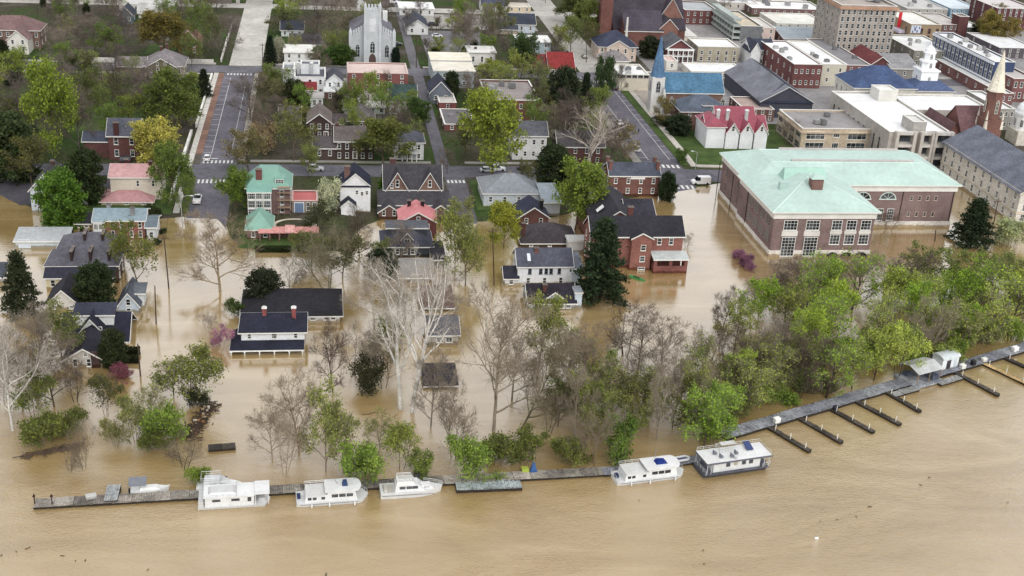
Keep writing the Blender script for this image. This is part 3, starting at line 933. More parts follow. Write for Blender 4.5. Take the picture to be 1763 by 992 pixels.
# --- centre row
h = house('townhouse', 'tall white house with a navy gable roof and a small dark roofed lean-to', 'B2', 580, 785, 285, 452, 9, 'gx', 0.6, (238, 238, 238), (40, 44, 58), 'plaster', n=0, side=2, trim=None, oh=0.3)
vol(h, h.x0 + 0.2, h.x1 - 0.2, h.y0 + 0.3, h.y0 + 9, h.z1 - 2, h.z1 + 0.3, 'gy', 3.2, (238, 238, 238), (42, 46, 62), 'plaster', oh=0.35)
for u, zf in ((0.55, 0.78), (0.72, 0.72), (0.88, 0.76), (0.25, 0.3)):
    add_window(h.root, 'S', (h.x0 + (h.x1 - h.x0)*u, h.y0 - 0.006, h.z0 + (h.z1 - h.z0)*zf), 0.8, 1.2)
chimney(h.root, h.x0 + 1.8, h.y0 + 3, h.z1, h.z1 + 4.6, 1.5, 0.8, (140, 96, 86))
vol(h, h.x0 + 0.1, h.x0 + (h.x1 - h.x0)*0.5, h.y0 - 3.4, h.y0 - 0.01, h.z0, h.z0 + 2.6, 'gy', 1.6, (236, 236, 236), (52, 54, 66), 'plaster', oh=0.25)
h = house('duplex', 'dark roofed brick house with twin steep brick gables trimmed in white', 'B2', 845, 1320, 405, 470, 5, 'shed', 2.2, (140, 98, 84), (74, 72, 76), n=0, side=1, oh=0.5)
W = h.x1 - h.x0
vol(h, h.x0 + 1.6, h.x1 - 1.6, h.y0 + 5.02, h.y0 + 15, h.z0, h.z1 + 2.6, 'gx', 5.0, (140, 98, 84), (70, 68, 72), oh=0.4)
for u in (0.27, 0.74):
    xc = h.x0 + W*u
    vol(h, xc - 3.0, xc + 3.0, h.y0 + 4.6, h.y0 + 9.5, h.z0, h.z1 + 2.3, 'gy', 4.9, (156, 112, 94), (66, 64, 70), oh=0.35)
    add_window(h.root, 'S', (xc, h.y0 + 4.59, h.z1 + 4.2), 1.0, 2.0)
add_window(h.root, 'S', (h.x0 + W*0.19, h.y0 + 4.59, h.z1 + 3.6), 0.8, 1.4)
for xa in (h.x0 - 0.3, h.x1 - 5.2):
    vol(h, xa, xa + 5.4, h.y0 - 3.4, h.y0 + 1.5, h.z0, h.z1 - 0.9, 'gy', 1.9, (134, 92, 78), (72, 70, 74), oh=0.35)
    windows(h, 'S', xa, xa + 5.4, h.y0 - 3.4, h.y1, h.z0, h.z1, 2, (0.6,), 0.9, 1.6)
chimney(h.root, h.x0 + W*0.22, h.y0 + 11, h.z1 + 2, h.z1 + 9.0, 1.6, 0.9, (116, 70, 62))
h = house('cottage', 'brick house with a bright coral red roof between the twin gables and the dormer house', 'B2', 985, 1238, 528, 635, 9, 'gy', 2.6, (130, 56, 50), (206, 98, 102), rm='seam_metal', n=2, side=2, oh=0.3, chim=((0.3, 0.8, 0.6), (0.66, 0.75, 0.6)), cc=(60, 40, 40))
add_window(h.root, 'S', (0, h.y0 - 0.006, h.z1 + 0.7), 0.9, 1.7)
h = house('cottage', 'dark slate house with one big central dormer and white windows', 'B2', 868, 1205, 692, 765, 10, 'hip', 2.9, (70, 74, 84), (72, 73, 84), 'siding', n=0, side=2, oh=0.5)
for u in (0.3, 0.46, 0.61):
    add_window(h.root, 'S', (h.x0 + (h.x1 - h.x0)*u, h.y0 - 0.006, h.z0 + 1.5), 1.1, 1.5)
vol(h, -1.2, 1.2, h.y0 + 1.0, h.y0 + 5, h.z1 + 0.3, h.z1 + 1.7, 'gy', 1.4, (86, 88, 98), (84, 85, 94), 'siding', oh=0.35)
add_window(h.root, 'S', (0, h.y0 + 0.99, h.z1 + 1.1), 1.5, 1.0, 'g21')
vol(h, h.x0 + 1.2, h.x1 - 0.8, h.y0 + 5.2, h.y0 + 9.0, h.z1 + 0.6, h.z1 + 2.7, 'shed', 0.5, (70, 72, 82), (92, 93, 100), 'siding', oh=0.3)
vol(h, h.x1 + 0.02, h.x1 + 2.4, h.y0 - 7, h.y0 + 3, h.z0, h.z0 + 2.2, 'shed', 0.6, (60, 60, 66), (50, 49, 55), 'siding')
h = house('garage', 'flat grey roofed garage standing in water below the dormer house', 'B2', 1000, 1215, 905, 940, 9, 'shed', 1.0, (150, 140, 132), (146, 142, 138), 'plaster', 'membrane', n=0, side=False, cat='garage')
add_door(h.root, 'S', (0, h.y0 - 0.005, h.z0), 2.6, 2.0, (190, 186, 180), (150, 144, 138))
h = house('garage', 'brown roofed garage beside the tall pale sycamores', 'P', 726, 780, 530, 534, 9, 'shed', 1.4, (124, 112, 106), (112, 88, 84), 'siding', n=0, side=1, cat='garage', zs=(0.5,))
h = house('cottage', 'grey shingled cottage just right of the tall pale sycamores', 'P', 737, 789, 576, 594, 9, 'gx', 2.0, (186, 180, 172), (104, 102, 106), 'siding', n=0, side=1, zs=(0.5,))
for u in (0.4, 0.7):
    add_window(h.root, 'S', (h.x0 + (h.x1 - h.x0)*u, h.y0 - 0.006, h.z0 + 1.2), 1.4, 1.2, 'g21')
h = house('shed', 'black roofed shed flooded up to its eaves right of the tall pale sycamores', 'P', 731, 787, 664.5, 668, 7.6, 'shed', 0.9, (80, 76, 74), (54, 53, 60), 'siding', n=0, side=False, cat='shed', oh=0.3)

# --- grey hipped house, houses left of the big pine
h = house('townhouse', 'wide pale grey hipped roof house beside the short flooded street', 'P', 833, 930, 333, 356, 13, 'hip', 3.6, (190, 196, 200), (132, 138, 146), 'plaster', 'seam_metal', n=4, side=3, chim=((0.5, 0.5, 0.3),), cc=(190, 190, 188))
vol(h, h.x1 + 0.02, h.x1 + 4.5, h.y0 - 6, h.y0 + 5, h.z0, h.z0 + 3.4, 'shed', 1.6, (196, 202, 206), (140, 152, 162), 'siding', 'seam_metal')
h = house('cottage', 'small navy roofed brick house with a gable squeezed behind the big dark roof', 'B3', 55, 255, 490, 550, 9, 'gy', 2.6, (124, 70, 58), (56, 60, 76), n=2, side=1, chim=((0.8, 0.3, 1.0),), cc=(50, 48, 52))
h = house('cottage', 'house with a wide weathered dark brown roof behind the white house', 'B3', 75, 455, 668, 700, 11, 'hip', 3.4, (132, 112, 100), (76, 70, 74), n=3, side=1, chim=((0.05, 0.3, 0.6),))
vol(h, h.x1 - 3, h.x1 + 2, h.y0 - 3.5, h.y0 - 0.01, h.z0, h.z0 + 3, 'slab', 0, (210, 210, 208), (190, 190, 186), 'siding', 'membrane', oh=0.3)
h = house('farmhouse', 'white two storey house with slate roof, brick chimney and a bay of narrow windows', 'B3', 48, 420, 828, 955, 8, 'gx', 2.9, (234, 236, 238), (86, 88, 100), 'siding', n=0, side=2, oh=0.3)
W = h.x1 - h.x0
for u in (0.22, 0.42, 0.52, 0.61, 0.76):
    add_window(h.root, 'S', (h.x0 + W*u, h.y0 - 0.006, h.z0 + (h.z1 - h.z0)*0.74), 0.75, 1.4, frame=(90, 96, 104))
for u in (0.2, 0.5, 0.8):
    add_window(h.root, 'S', (h.x0 + W*u, h.y0 - 0.006, h.z0 + (h.z1 - h.z0)*0.25), 0.9, 1.5)
chimney(h.root, h.x0 + W*0.36, h.y0 + 3, h.z1 + 0.5, h.z1 + 3.4, 0.9, 0.7, (150, 84, 74))
mb = MB()
mb.slab([(h.x0 + W*0.18, h.y0 + 1.0, h.z1 + 1.0), (h.x0 + W*0.24, h.y0 + 1.0, h.z1 + 1.0), (h.x0 + W*0.24, h.y0 + 2.6, h.z1 + 2.2), (h.x0 + W*0.18, h.y0 + 2.6, h.z1 + 2.2)], 0.1)
put('skylight', mb, 'trim_paint', (214, 220, 226), h.root)
vol(h, h.x1 + 0.02, h.x1 + 2.2, h.y0 - 0.5, h.y0 + 7, h.z0, h.z1 - 0.4, 'shed', 1.0, (206, 214, 222), (112, 116, 126), 'siding')
b = house('', '', 'B3', -40, 45, 905, 960, 5, 'gx', 1.8, (226, 228, 230), (54, 54, 64), 'siding', n=1, side=False, into=h, zs=(0.5,))
h = house('cottage', 'small dark roofed cottage in the flood in front of the white slate roofed house', 'P', 912, 990, 521, 533, 9, 'gx', 2.6, (190, 202, 214), (50, 47, 55), 'siding', n=0, side=1, zs=(0.5,), oh=0.5, chim=((0.36, 0.3, 0.6),))
for u in (0.56, 0.72, 0.86):
    add_window(h.root, 'S', (h.x0 + (h.x1 - h.x0)*u, h.y0 - 0.006, h.z0 + 0.85), 1.2, 1.0)
xg = h.x0 + (h.x1 - h.x0)*0.56
vol(h, xg - 1.8, xg + 1.8, h.y0 + 0.8, h.y0 + 4.5, h.z1, h.z1 + 0.8, 'gy', 1.3, (170, 178, 186), (54, 51, 58), 'siding', oh=0.3)
vol(h, h.x1 + 0.02, h.x1 + 1.6, h.y0 + 0.4, h.y0 + 3.8, h.z0, h.z1 + 2.0, 'slab', 0, (196, 206, 216), (150, 156, 164), 'siding', oh=0.15)

# --- long brick house with dark roofs beside the flooded right street
h = house('brick_house', 'red brick house with black roofs, front gable and brick porch beside the flooded right street', 'B3', 555, 1178, 618, 838, 8.5, 'gx', 3.4, (170, 88, 68), (52, 51, 58), n=0, side=2, chim=())
W = h.x1 - h.x0
X8 = lambda u: h.x0 + W*u
vol(h, X8(0.42), X8(0.64), h.y0 - 1.6, h.y0 + 4, h.z0, h.z1 - 0.1, 'gy', 1.3, (176, 94, 72), (54, 53, 60), oh=0.4)
xw = X8(0.55)
for zf in (0.36, 0.7):
    add_window(h.root, 'S', (xw, h.y0 - 1.606, h.z0 + (h.z1 - h.z0)*zf), 1.3, 1.5)
add_window(h.root, 'S', (xw, h.y0 - 1.606, h.z0 + 0.55), 1.8, 0.7, 'g21')
for u in (0.74, 0.87):
    add_window(h.root, 'S', (X8(u), h.y0 - 0.006, h.z0 + (h.z1 - h.z0)*0.82), 1.1, 1.7)
for u in (0.1, 0.25):
    for zf in (0.35, 0.75):
        add_window(h.root, 'S', (X8(u), h.y0 - 0.006, h.z0 + (h.z1 - h.z0)*zf), 1.1, 1.6)
xa, xb, ya = X8(0.66), X8(1.03), h.y0 - 3.6
pm_ = MB()
pm_.box(xa, xb, ya, ya + 0.35, -1.5, 1.9).box(xb - 0.35, xb, ya + 0.35, h.y0 - 0.01, -1.5, 1.9).box(xa, xa + 0.35, ya + 0.35, h.y0 - 0.01, -1.5, 1.9)
for x in (xa, (xa + xb)/2 - 0.4, xb - 0.8):
    pm_.box(x, x + 0.8, ya + 0.002, ya + 0.7, 1.901, 3.6)
put('porch_wall', pm_, 'brick', (160, 76, 64), h.root)
pm_ = MB()
pm_.slab([(xa - 0.3, ya - 0.3, 3.75), (xb + 0.3, ya - 0.3, 3.75), (xb + 0.3, h.y0 - 0.01, 4.5), (xa - 0.3, h.y0 - 0.01, 4.5)], 0.14)
put('porch_roof', pm_, 'seam_metal', (196, 204, 200), h.root)
pm_ = MB()
pm_.box(xa - 0.3, xb + 0.3, ya - 0.4, ya - 0.302, 3.5, 3.76)
put('porch_trim', pm_, 'trim_paint', WHITE, h.root)
# long wing running back from the street front
vol(h, X8(0.12), X8(0.62), h.y0 + 8.52, h.y0 + 32, h.z0, h.z1 - 0.5, 'gy', 3.6, (160, 84, 66), (56, 55, 62))
vol(h, X8(0.55), X8(0.86), h.y0 + 16, h.y0 + 26, h.z0, h.z1 - 0.9, 'gx', 2.6, (160, 84, 66), (58, 57, 66))
chimney(h.root, X8(0.45), h.y0 + 5.2, h.z1 + 1.5, h.z1 + 5.4, 1.3, 0.9, (128, 60, 50))
for xx, yy in ((X8(0.2), h.y0 + 14), (X8(0.19), h.y0 + 22), (X8(0.2), h.y0 + 25)):
    sk = MB()
    sk.slab([(xx - 0.7, yy - 0.9, h.z1 + 1.1), (xx + 0.9, yy - 0.9, h.z1 + 2.55), (xx + 0.9, yy + 0.9, h.z1 + 2.55), (xx - 0.7, yy + 0.9, h.z1 + 1.1)], 0.1)
    put('skylight', sk, 'trim_paint', (226, 226, 226), h.root)
h = house('brick_house', 'brick house with slate gable roof and tall end chimneys at the right street corner', 'P', 1050, 1137, 303, 338, 8, 'gx', 2.6, (140, 82, 66), (82, 86, 98), n=4, side=2, oh=0.25)
for u in (0.03, 0.97):
    for v in (0.25, 0.75):
        chimney(h.root, h.x0 + (h.x1 - h.x0)*u, h.y0 + 8*v, h.z1 - 0.5, h.z1 + 3.6, 0.9, 0.9, (150, 84, 70))
mb = MB()
mb.box(h.x0 + (h.x1 - h.x0)*0.42, h.x0 + (h.x1 - h.x0)*0.7, h.y0 - 0.12, h.y0 - 0.004, h.z1 - 0.95, h.z1 - 0.15)
put('white_panel', mb, 'trim_paint', WHITE, h.root)

# --- the big green copper roofed hall
gb = H()
gb.o = Vector((124, 275.5, 0))
gb.root = thing('library', 'large brick hall with pale green copper hipped roofs and tall white windows in the flood', 'hall', gb.o)
BR, GR = (164, 130, 126), (180, 202, 194)
ZE = 12.2
STN = (236, 233, 227)
fx0, fx1 = 111.0 - 124, 137.6 - 124
def band(x0, x1, y0, y1, z0, z1, e, mat='plaster', color=STN, name='cornice'):
    mb = MB()
    for b in ((x0 - e, x1 + e, y0 - e, y0 - 0.003), (x0 - e, x1 + e, y1 + 0.003, y1 + e), (x0 - e, x0 - 0.003, y0 - 0.003, y1 + 0.003), (x1 + 0.003, x1 + e, y0 - 0.003, y1 + 0.003)):
        mb.box(*b, z0, z1)
    return put(name, mb, mat, color, gb.root)
vol(gb, fx0, fx1, 0, 27.0, 0, ZE, 'hip', 5.4, BR, GR, 'brick', 'copper', oh=1.0, trim=(236, 232, 222))
vol(gb, fx0 + 0.8, 169.6 - 124, 20.5, 46.0, 0, ZE + 0.1, 'hipflat', 3.7, BR, GR, 'brick', 'copper', oh=1.0, trim=(236, 232, 222))
band(fx0, fx1, 0, 27, ZE - 1.9, ZE - 0.25, 0.3)
band(fx0 + 0.8, 45.6, 20.5, 46, ZE - 1.8, ZE - 0.15, 0.34)
band(fx0, fx1, 0, 27, -1.5, 1.7, 0.22, 'stone', (222, 216, 208), 'plinth')
band(fx0 + 0.8, 45.6, 20.5, 46, -1.5, 1.75, 0.26, 'stone', (222, 216, 208), 'plinth')
W = fx1 - fx0
FR = (232, 232, 228)
for u in (0.17, 0.39):
    add_window(gb.root, 'S', (fx0 + W*u, -0.006, 8.5), 3.6, 2.7, 'g43', FR)
    add_window(gb.root, 'S', (fx0 + W*u, -0.26, 2.8), 3.6, 5.2, 'g46', FR)
for u in (0.63, 0.775, 0.92):
    add_window(gb.root, 'S', (fx0 + W*u, -0.006, 8.5), 2.7, 2.7, 'g33', FR)
    add_window(gb.root, 'S', (fx0 + W*u, -0.006, 4.6), 2.7, 2.7, 'g33', FR)
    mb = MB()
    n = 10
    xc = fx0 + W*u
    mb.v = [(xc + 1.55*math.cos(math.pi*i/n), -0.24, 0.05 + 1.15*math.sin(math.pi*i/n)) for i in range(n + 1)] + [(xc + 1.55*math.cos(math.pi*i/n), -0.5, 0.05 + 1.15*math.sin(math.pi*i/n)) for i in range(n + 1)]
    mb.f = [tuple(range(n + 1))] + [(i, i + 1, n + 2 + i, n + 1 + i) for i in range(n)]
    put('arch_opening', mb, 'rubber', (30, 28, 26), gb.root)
for u, hw_, d_, za, zb in ((0.17, 2.1, 0.25, 5.6, 6.95), (0.39, 2.1, 0.25, 5.6, 6.95), (0.63, 1.6, 0.16, 6.15, 6.95), (0.775, 1.6, 0.16, 6.15, 6.95), (0.92, 1.6, 0.16, 6.15, 6.95)):
    mb = MB()
    mb.box(fx0 + W*u - hw_, fx0 + W*u + hw_, -d_, -0.004, za, zb)
    put('spandrel', mb, 'plaster', (224, 220, 214), gb.root)
for v in (3.6, 8.2, 12.8, 17.4):
    for zz in (8.5, 4.6):
        for dv in (-0.85, 0.85):
            add_window(gb.root, 'W', (fx0 - 0.006, v + dv, zz), 1.2, 2.4, 'g23', (150, 142, 136))
for v in (26, 31, 36, 41):
    for zz in (8.4, 4.2):
        add_window(gb.root, 'W', (fx0 + 0.79, v, zz), 1.2, 2.4, 'g23', (140, 128, 122))
for v in (20.1, 33.2, 45.6):
    mb = MB()
    mb.bar((fx0 - 0.12, v, 0), (fx0 - 0.12, v, ZE - 1.8), 0.12, 0.12, 6)
    put('downpipe', mb, 'metal', (70, 60, 58), gb.root)
RC = (206, 226, 218)
def ridge(pts, r_=0.16):
    for p, q in zip(pts, pts[1:]):
        mb = MB()
        mb.bar(p, q, r_, r_, 6)
        put('ridge_cap', mb, 'copper', RC, gb.root)
ea, eb, ec, ed = (fx0 - 1, -1, ZE), (fx1 + 1, -1, ZE), (fx1 + 1, 28, ZE), (fx0 - 1, 28, ZE)
kk = min((fx1 - fx0 + 2)/2, 14.5)
if fx1 - fx0 + 2 >= 29:
    rp, rq = (fx0 - 1 + kk, 13.5, ZE + 5.4), (fx1 + 1 - kk, 13.5, ZE + 5.4)
else:
    rp, rq = ((fx0 + fx1)/2, -1 + kk, ZE + 5.4), ((fx0 + fx1)/2, 28 - kk, ZE + 5.4)
ridge([ea, rp, eb])
ridge([rp, rq])
k2 = 0.6*min((45.6 - fx0 - 0.8 + 2)/2, 13.75)
ridge([(46.6, 19.5, ZE + 0.1), (46.6 - k2, 19.5 + k2, ZE + 3.8), (46.6 - k2, 47 - k2, ZE + 3.8), (46.6, 47, ZE + 0.1)])
ridge([(fx0 - 0.2, 47, ZE + 0.1), (fx0 - 0.2 + k2, 47 - k2, ZE + 3.8), (46.6 - k2, 47 - k2, ZE + 3.8)])
ridge([(fx0 - 0.2 + k2, 19.5 + k2, ZE + 3.8), (46.6 - k2, 19.5 + k2, ZE + 3.8)])
# east wing windows (fanlights, paired tall windows and small square ones)
ey = 20.5
for xx in (19.2, 26.4):
    n = 12
    fr_, gl = MB(), MB()
    for i in range(n):
        a0, a1 = math.pi*i/n, math.pi*(i + 1)/n
        p = lambda a, r_, y: (xx + r_*math.cos(a), y, 8.2 + r_*0.82*math.sin(a))
        fr_.solid([p(a0, 2.35, ey - 0.12), p(a1, 2.35, ey - 0.12), p(a1, 2.1, ey - 0.12), p(a0, 2.1, ey - 0.12)], [p(a0, 2.35, ey - 0.003), p(a1, 2.35, ey - 0.003), p(a1, 2.1, ey - 0.003), p(a0, 2.1, ey - 0.003)])
    for a in (45, 90, 135):
        fr_.bar((xx, ey - 0.08, 8.2), (xx + 2.1*math.cos(R(a)), ey - 0.08, 8.2 + 2.1*0.82*math.sin(R(a))), 0.06)
    fr_.box(xx - 2.5, xx + 2.5, ey - 0.2, ey - 0.003, 7.95, 8.2)
    gl.v = [(xx + 2.1*math.cos(math.pi*i/n), ey - 0.04, 8.2 + 2.1*0.82*math.sin(math.pi*i/n)) for i in range(n + 1)]
    gl.f = [tuple(range(n + 1))]
    o = put('fanlight', fr_, 'trim_paint', (206, 220, 214), gb.root)
    put('pane', gl, 'window_glass', None, o)
    for dx in (-1.5, 1.5):
        add_window(gb.root, 'S', (xx + dx, ey - 0.006, 3.7), 1.9, 3.4, 'g34', FR)
for k in range(4):
    for zz in (8.4, 3.8):
        add_window(gb.root, 'S', (33.2 + k*2.35, ey - 0.006, zz), 0.9, 1.3, 'dh', (196, 178, 164))
for xx in (30.6, 45.2):
    mb = MB()
    mb.bar((xx, ey - 0.12, 0), (xx, ey - 0.12, ZE - 1.8), 0.12, 0.12, 6)
    put('downpipe', mb, 'metal', (60, 52, 52), gb.root)
# ridge vent box and brick chimney on the roofs
mb = MB()
mb.box(-1.4, 1.6, 7.2, 9.6, ZE + 2.6, ZE + 6.0)
put('chimney', mb, 'brick', (150, 100, 86), gb.root)
mb = MB()
mb.solid([(-1.8, 6.8, ZE + 6.02), (2.0, 6.8, ZE + 6.02), (2.0, 10.0, ZE + 6.02), (-1.8, 10.0, ZE + 6.02)], [(-0.8, 7.9, ZE + 6.9), (1.0, 7.9, ZE + 6.9), (1.0, 8.9, ZE + 6.9), (-0.8, 8.9, ZE + 6.9)])
put('chimney_hood', mb, 'copper', GR, gb.root)
mb = MB()
rz = ZE + 3.7
mb.box(1.0, 36, 28.4, 29.2, rz - 0.4, rz + 0.55).box(1.0, 36, 38.6, 39.4, rz - 0.4, rz + 0.55)
put('roof_parapet', mb, 'membrane', (190, 184, 180), gb.root)
mb = MB()
mb.solid([(-6, 15, ZE + 3.0), (6, 15, ZE + 3.0), (6, 19.5, ZE + 3.0), (-6, 19.5, ZE + 3.0)], [(-5.4, 17.0, ZE + 5.7), (5.4, 17.0, ZE + 5.7), (5.4, 17.6, ZE + 5.7), (-5.4, 17.6, ZE + 5.7)])
put('cross_roof', mb, 'copper', (166, 200, 186), gb.root)
mb = MB()
mb.box(-8.6, -6.6, 10.4, 11.6, ZE + 2.2, ZE + 3.9)
put('roof_vent', mb, 'copper', (170, 192, 184), gb.root)

# --- pale stone building at the right edge
h = house('stone_hall', 'pale limestone building with a slate grey roof at the right edge of the flood', 'B4', 1740, 2200, 320, 545, 46, 'gy', 5.2, (206, 201, 192), (112, 116, 128), 'stone', n=5, side=0, oh=0.9, zs=(0.22, 0.52, 0.8), ww=1.3, wh=2.0, style='g22', cat='hall', trim=(200, 192, 176))
windows(h, 'W', h.x0, h.x1, h.y0, h.y1, h.z0, h.z1, 10, (0.2, 0.5, 0.8), 1.3, 2.1, 'g22')
mb = MB()
for zf in (0.34, 0.97):
    z = h.z0 + (h.z1 - h.z0)*zf
    mb.box(h.x0 - 0.3, h.x0 - 0.003, h.y0 - 0.3, h.y1, z, z + 0.4).box(h.x0 - 0.003, h.x1, h.y0 - 0.3, h.y0 - 0.003, z, z + 0.4)
put('string_course', mb, 'stone', (196, 186, 168), h.root)
# ------------------------------------------------------------------ buildings of the upper town
# --- top left
h = house('apartment_house', 'brown roofed brick apartment house with white gable ends at the upper left edge', 'A1', -120, 268, 205, 330, 12, 'hip', 4.2, (150, 112, 96), (128, 104, 102), n=8, side=2, cat='house')
vol(h, h.x1 - 9.5, h.x1 - 2.5, h.y0 - 9, h.y0 - 0.01, h.z0, h.z1 - 1.4, 'gy', 3.2, (226, 222, 214), (130, 106, 104), 'siding')
windows(h, 'S', h.x1 - 9.5, h.x1 - 2.5, h.y0 - 9, h.y1, h.z0, h.z1, 2, (0.3, 0.66), 1.0, 1.6)
h = house('cottage', 'dark teal cottage under trees beside the long retaining wall', 'A1', 808, 905, 100, 165, 9, 'gy', 3.0, (86, 104, 108), (60, 68, 78), 'siding', n=2, side=1)
h = house('cottage', 'white gabled cottage near the top left under bare trees', 'A1', 945, 1070, 90, 125, 9, 'gx', 3.2, (214, 214, 210), (196, 194, 190), 'siding', n=2, side=1)
h = house('villa', 'stone villa with grey hipped roof, olive front pediment and two chimneys', 'A1', 985, 1250, 450, 528, 13, 'hip', 4.6, (170, 160, 148), (134, 128, 130), 'stone', n=5, side=2, oh=0.6, chim=((0.4, 0.5, 0.6), (0.52, 0.75, 0.8)), cc=(120, 70, 60))
vol(h, h.x0 + 1, h.x1 - 2.2, h.y0 - 1.6, h.y0 + 5, h.z0, h.z1 + 0.02, 'gy', 2.9, (112, 104, 84), (136, 130, 132), 'siding', oh=0.4)
for s in (-1.3, 1.3):
    add_window(h.root, 'S', ((h.x0 + h.x1 - 1.2)/2 + s, h.y0 - 1.61, h.z1 + 1.0), 0.8, 1.2)
windows(h, 'S', h.x0 + 1, h.x1 - 2.2, h.y0 - 1.6, h.y1, h.z0, h.z1, 4, (0.3, 0.72), 1.0, 1.6)
vol(h, h.x0 - 10, h.x0 - 0.02, h.y0 + 3, h.y0 + 10, h.z0, h.z1 - 1.0, 'gx', 2.4, (150, 118, 104), (132, 124, 124))
h = house('cottage', 'orange brown brick gable house behind the stone villa', 'A1', 1215, 1362, 292, 368, 12, 'gy', 4.6, (176, 100, 74), (150, 118, 100), n=2, side=2)
h = house('brick_house', 'dark red brick house with slate roof and broad chimney between green trees upper left', 'A1', 735, 950, 925, 1092, 9, 'gx', 3.6, (122, 66, 60), (88, 90, 100), n=2, side=2, ww=1.2, wh=2.0)
chimney(h.root, h.x0 + (h.x1 - h.x0)*0.28, h.y0 + 0.2, h.z1 - 1, h.z1 + 3.6, 1.4, 0.9, (96, 48, 46))
vol(h, h.x0 - 7, h.x0 - 0.02, h.y0 + 1.5, h.y0 + 8, h.z0, h.z1 - 2.2, 'gx', 1.8, (120, 66, 60), (78, 82, 96))
h = house('warehouse', 'long low pale building behind the retaining wall at the top left', 'P', 205, 300, 8, 22, 12, 'flat', 0.4, (206, 202, 196), (206, 204, 200), 'plaster', 'membrane', n=5, side=1)

# --- rail bridge over the concrete street
bp = gnd(434, 24)
br_ = thing('rail_bridge', 'dark blue green steel railway bridge across the pale street at the top', 'bridge', (-28, 566, 0))
mb = MB()
z = g(-28, 566)
mb.box(-12, 14, -1.6, 1.6, z + 5.0, z + 5.5)
put('deck', mb, 'concrete', (150, 146, 142), br_)
for y in (-1.75, 1.65):
    mb = MB()
    mb.box(-12, 14, y, y + 0.1, z + 4.4, z + 6.6)
    for k in range(14):
        mb.box(-11.6 + k*1.9, -11.4 + k*1.9, y - 0.12, y + 0.22, z + 4.5, z + 6.7)
    put('girder', mb, 'metal', (64, 82, 92), br_)
for x in (-9.5, 11.5):
    mb = MB()
    mb.box(x - 0.8, x + 0.8, -1.5, 1.5, z - 1, z + 4.99)
    put('pier', mb, 'concrete', (176, 170, 164), br_)
em = MB()
em.box(-190, -40.2, 564.4, 567.6, 0, z + 5.4)
em.box(-13.8, 30, 564.4, 567.6, 0, z + 5.4)
o = put('embankment', em, 'concrete', (120, 112, 108))
tag(o, 'raised dark railway embankment running along the top left of the town', 'embankment')

# --- white gothic church
cb_ = gnd(*tp('A2', 797, 436))
ch = H()
ch.o = cb_
pl = on_y(*tp('A2', 640, 250), cb_.y)
pr_ = on_y(*tp('A2', 942, 250), cb_.y)
wz = pl.z - cb_.z
hw = (pr_.x - pl.x)/2
ch.root = thing('gothic_church', 'white gothic church with a square crenellated front tower and pointed windows', 'church', cb_)
WC = (196, 200, 202)
vol(ch, -hw, hw, 1.2, 26, 0, wz, 'gy', 4.4, WC, (112, 110, 118), 'plaster', oh=0.1, trim=None)
tw = hw*0.335
tz = on_y(*tp('A2', 800, 70), cb_.y).z - cb_.z
mb = MB()
mb.box(-tw, tw, -1.5, 4.5, -1.5, tz)
put('tower', mb, 'plaster', WC, ch.root)
mb = MB()
for k in range(5):
    x = -tw + (2*tw - 0.7)*k/4
    mb.box(x, x + 0.7, -1.6, -1.1, tz + 0.002, tz + 1.4).box(x, x + 0.7, 4.1, 4.6, tz + 0.002, tz + 1.4)
for k in range(1, 5):
    y = -1.5 + 1.25*k
    mb.box(-tw - 0.1, -tw + 0.4, y, y + 0.6, tz + 0.002, tz + 1.4).box(tw - 0.4, tw + 0.1, y, y + 0.6, tz + 0.002, tz + 1.4)
put('battlements', mb, 'plaster', WC, ch.root)
for x in (-tw, tw):
    mb = MB()
    mb.box(x - 0.5, x + 0.5, -2.0, -1.502, -1.5, tz*0.78)
    mb.box(x - 0.42, x + 0.42, -1.85, -0.95, tz*0.78 + 0.001, tz + 2.0)
    mb.solid([(x - 0.42, -1.85, tz + 2.001), (x + 0.42, -1.85, tz + 2.001), (x + 0.42, -0.95, tz + 2.001), (x - 0.42, -0.95, tz + 2.001)], [(x - 0.05, -1.45, tz + 3.4), (x + 0.05, -1.45, tz + 3.4), (x + 0.05, -1.35, tz + 3.4), (x - 0.05, -1.35, tz + 3.4)])
    put('buttress', mb, 'plaster', WC, ch.root)
for s in (-1, 1):
    mb = MB()
    x = s*(hw - 0.1)
    mb.box(x - 0.6, x + 0.6, 0.3, 1.5, -1.5, wz + 1.6)
    mb.solid([(x - 0.6, 0.3, wz + 1.601), (x + 0.6, 0.3, wz + 1.601), (x + 0.6, 1.5, wz + 1.601), (x - 0.6, 1.5, wz + 1.601)], [(x - 0.05, 0.85, wz + 3.2), (x + 0.05, 0.85, wz + 3.2), (x + 0.05, 0.95, wz + 3.2), (x - 0.05, 0.95, wz + 3.2)])
    put('buttress', mb, 'plaster', WC, ch.root)
    mb = MB()
    for k in range(6):
        u = tw + (hw - tw)*(k + 0.5)/6
        zc = wz + 0.5 + 4.4*(1 - u/hw)
        mb.box(s*u - 0.35, s*u + 0.35, 1.0, 1.5, zc - 1.6, zc + 1.0)
    put('battlements', mb, 'plaster', WC, ch.root)
    add_window(ch.root, 'S', (s*(tw + hw)/2, 1.19, wz*0.46), 1.7, 5.0, 'gothic', (210, 216, 214))
add_window(ch.root, 'S', (0, -1.51, wz*0.66), 1.9, 4.6, 'gothic', (210, 216, 214))
mb = MB()
mb.box(-1.1, 1.1, -1.56, -1.503, tz*0.62, tz*0.86)
put('blind_window', mb, 'plaster', (214, 217, 218), ch.root)
dr = MB()
n = 8
dr.v = [(-1.3, -1.56, -0.2), (1.3, -1.56, -0.2), (1.3, -1.56, 2.6), (0.9, -1.56, 3.6), (0, -1.56, 4.4), (-0.9, -1.56, 3.6), (-1.3, -1.56, 2.6)]
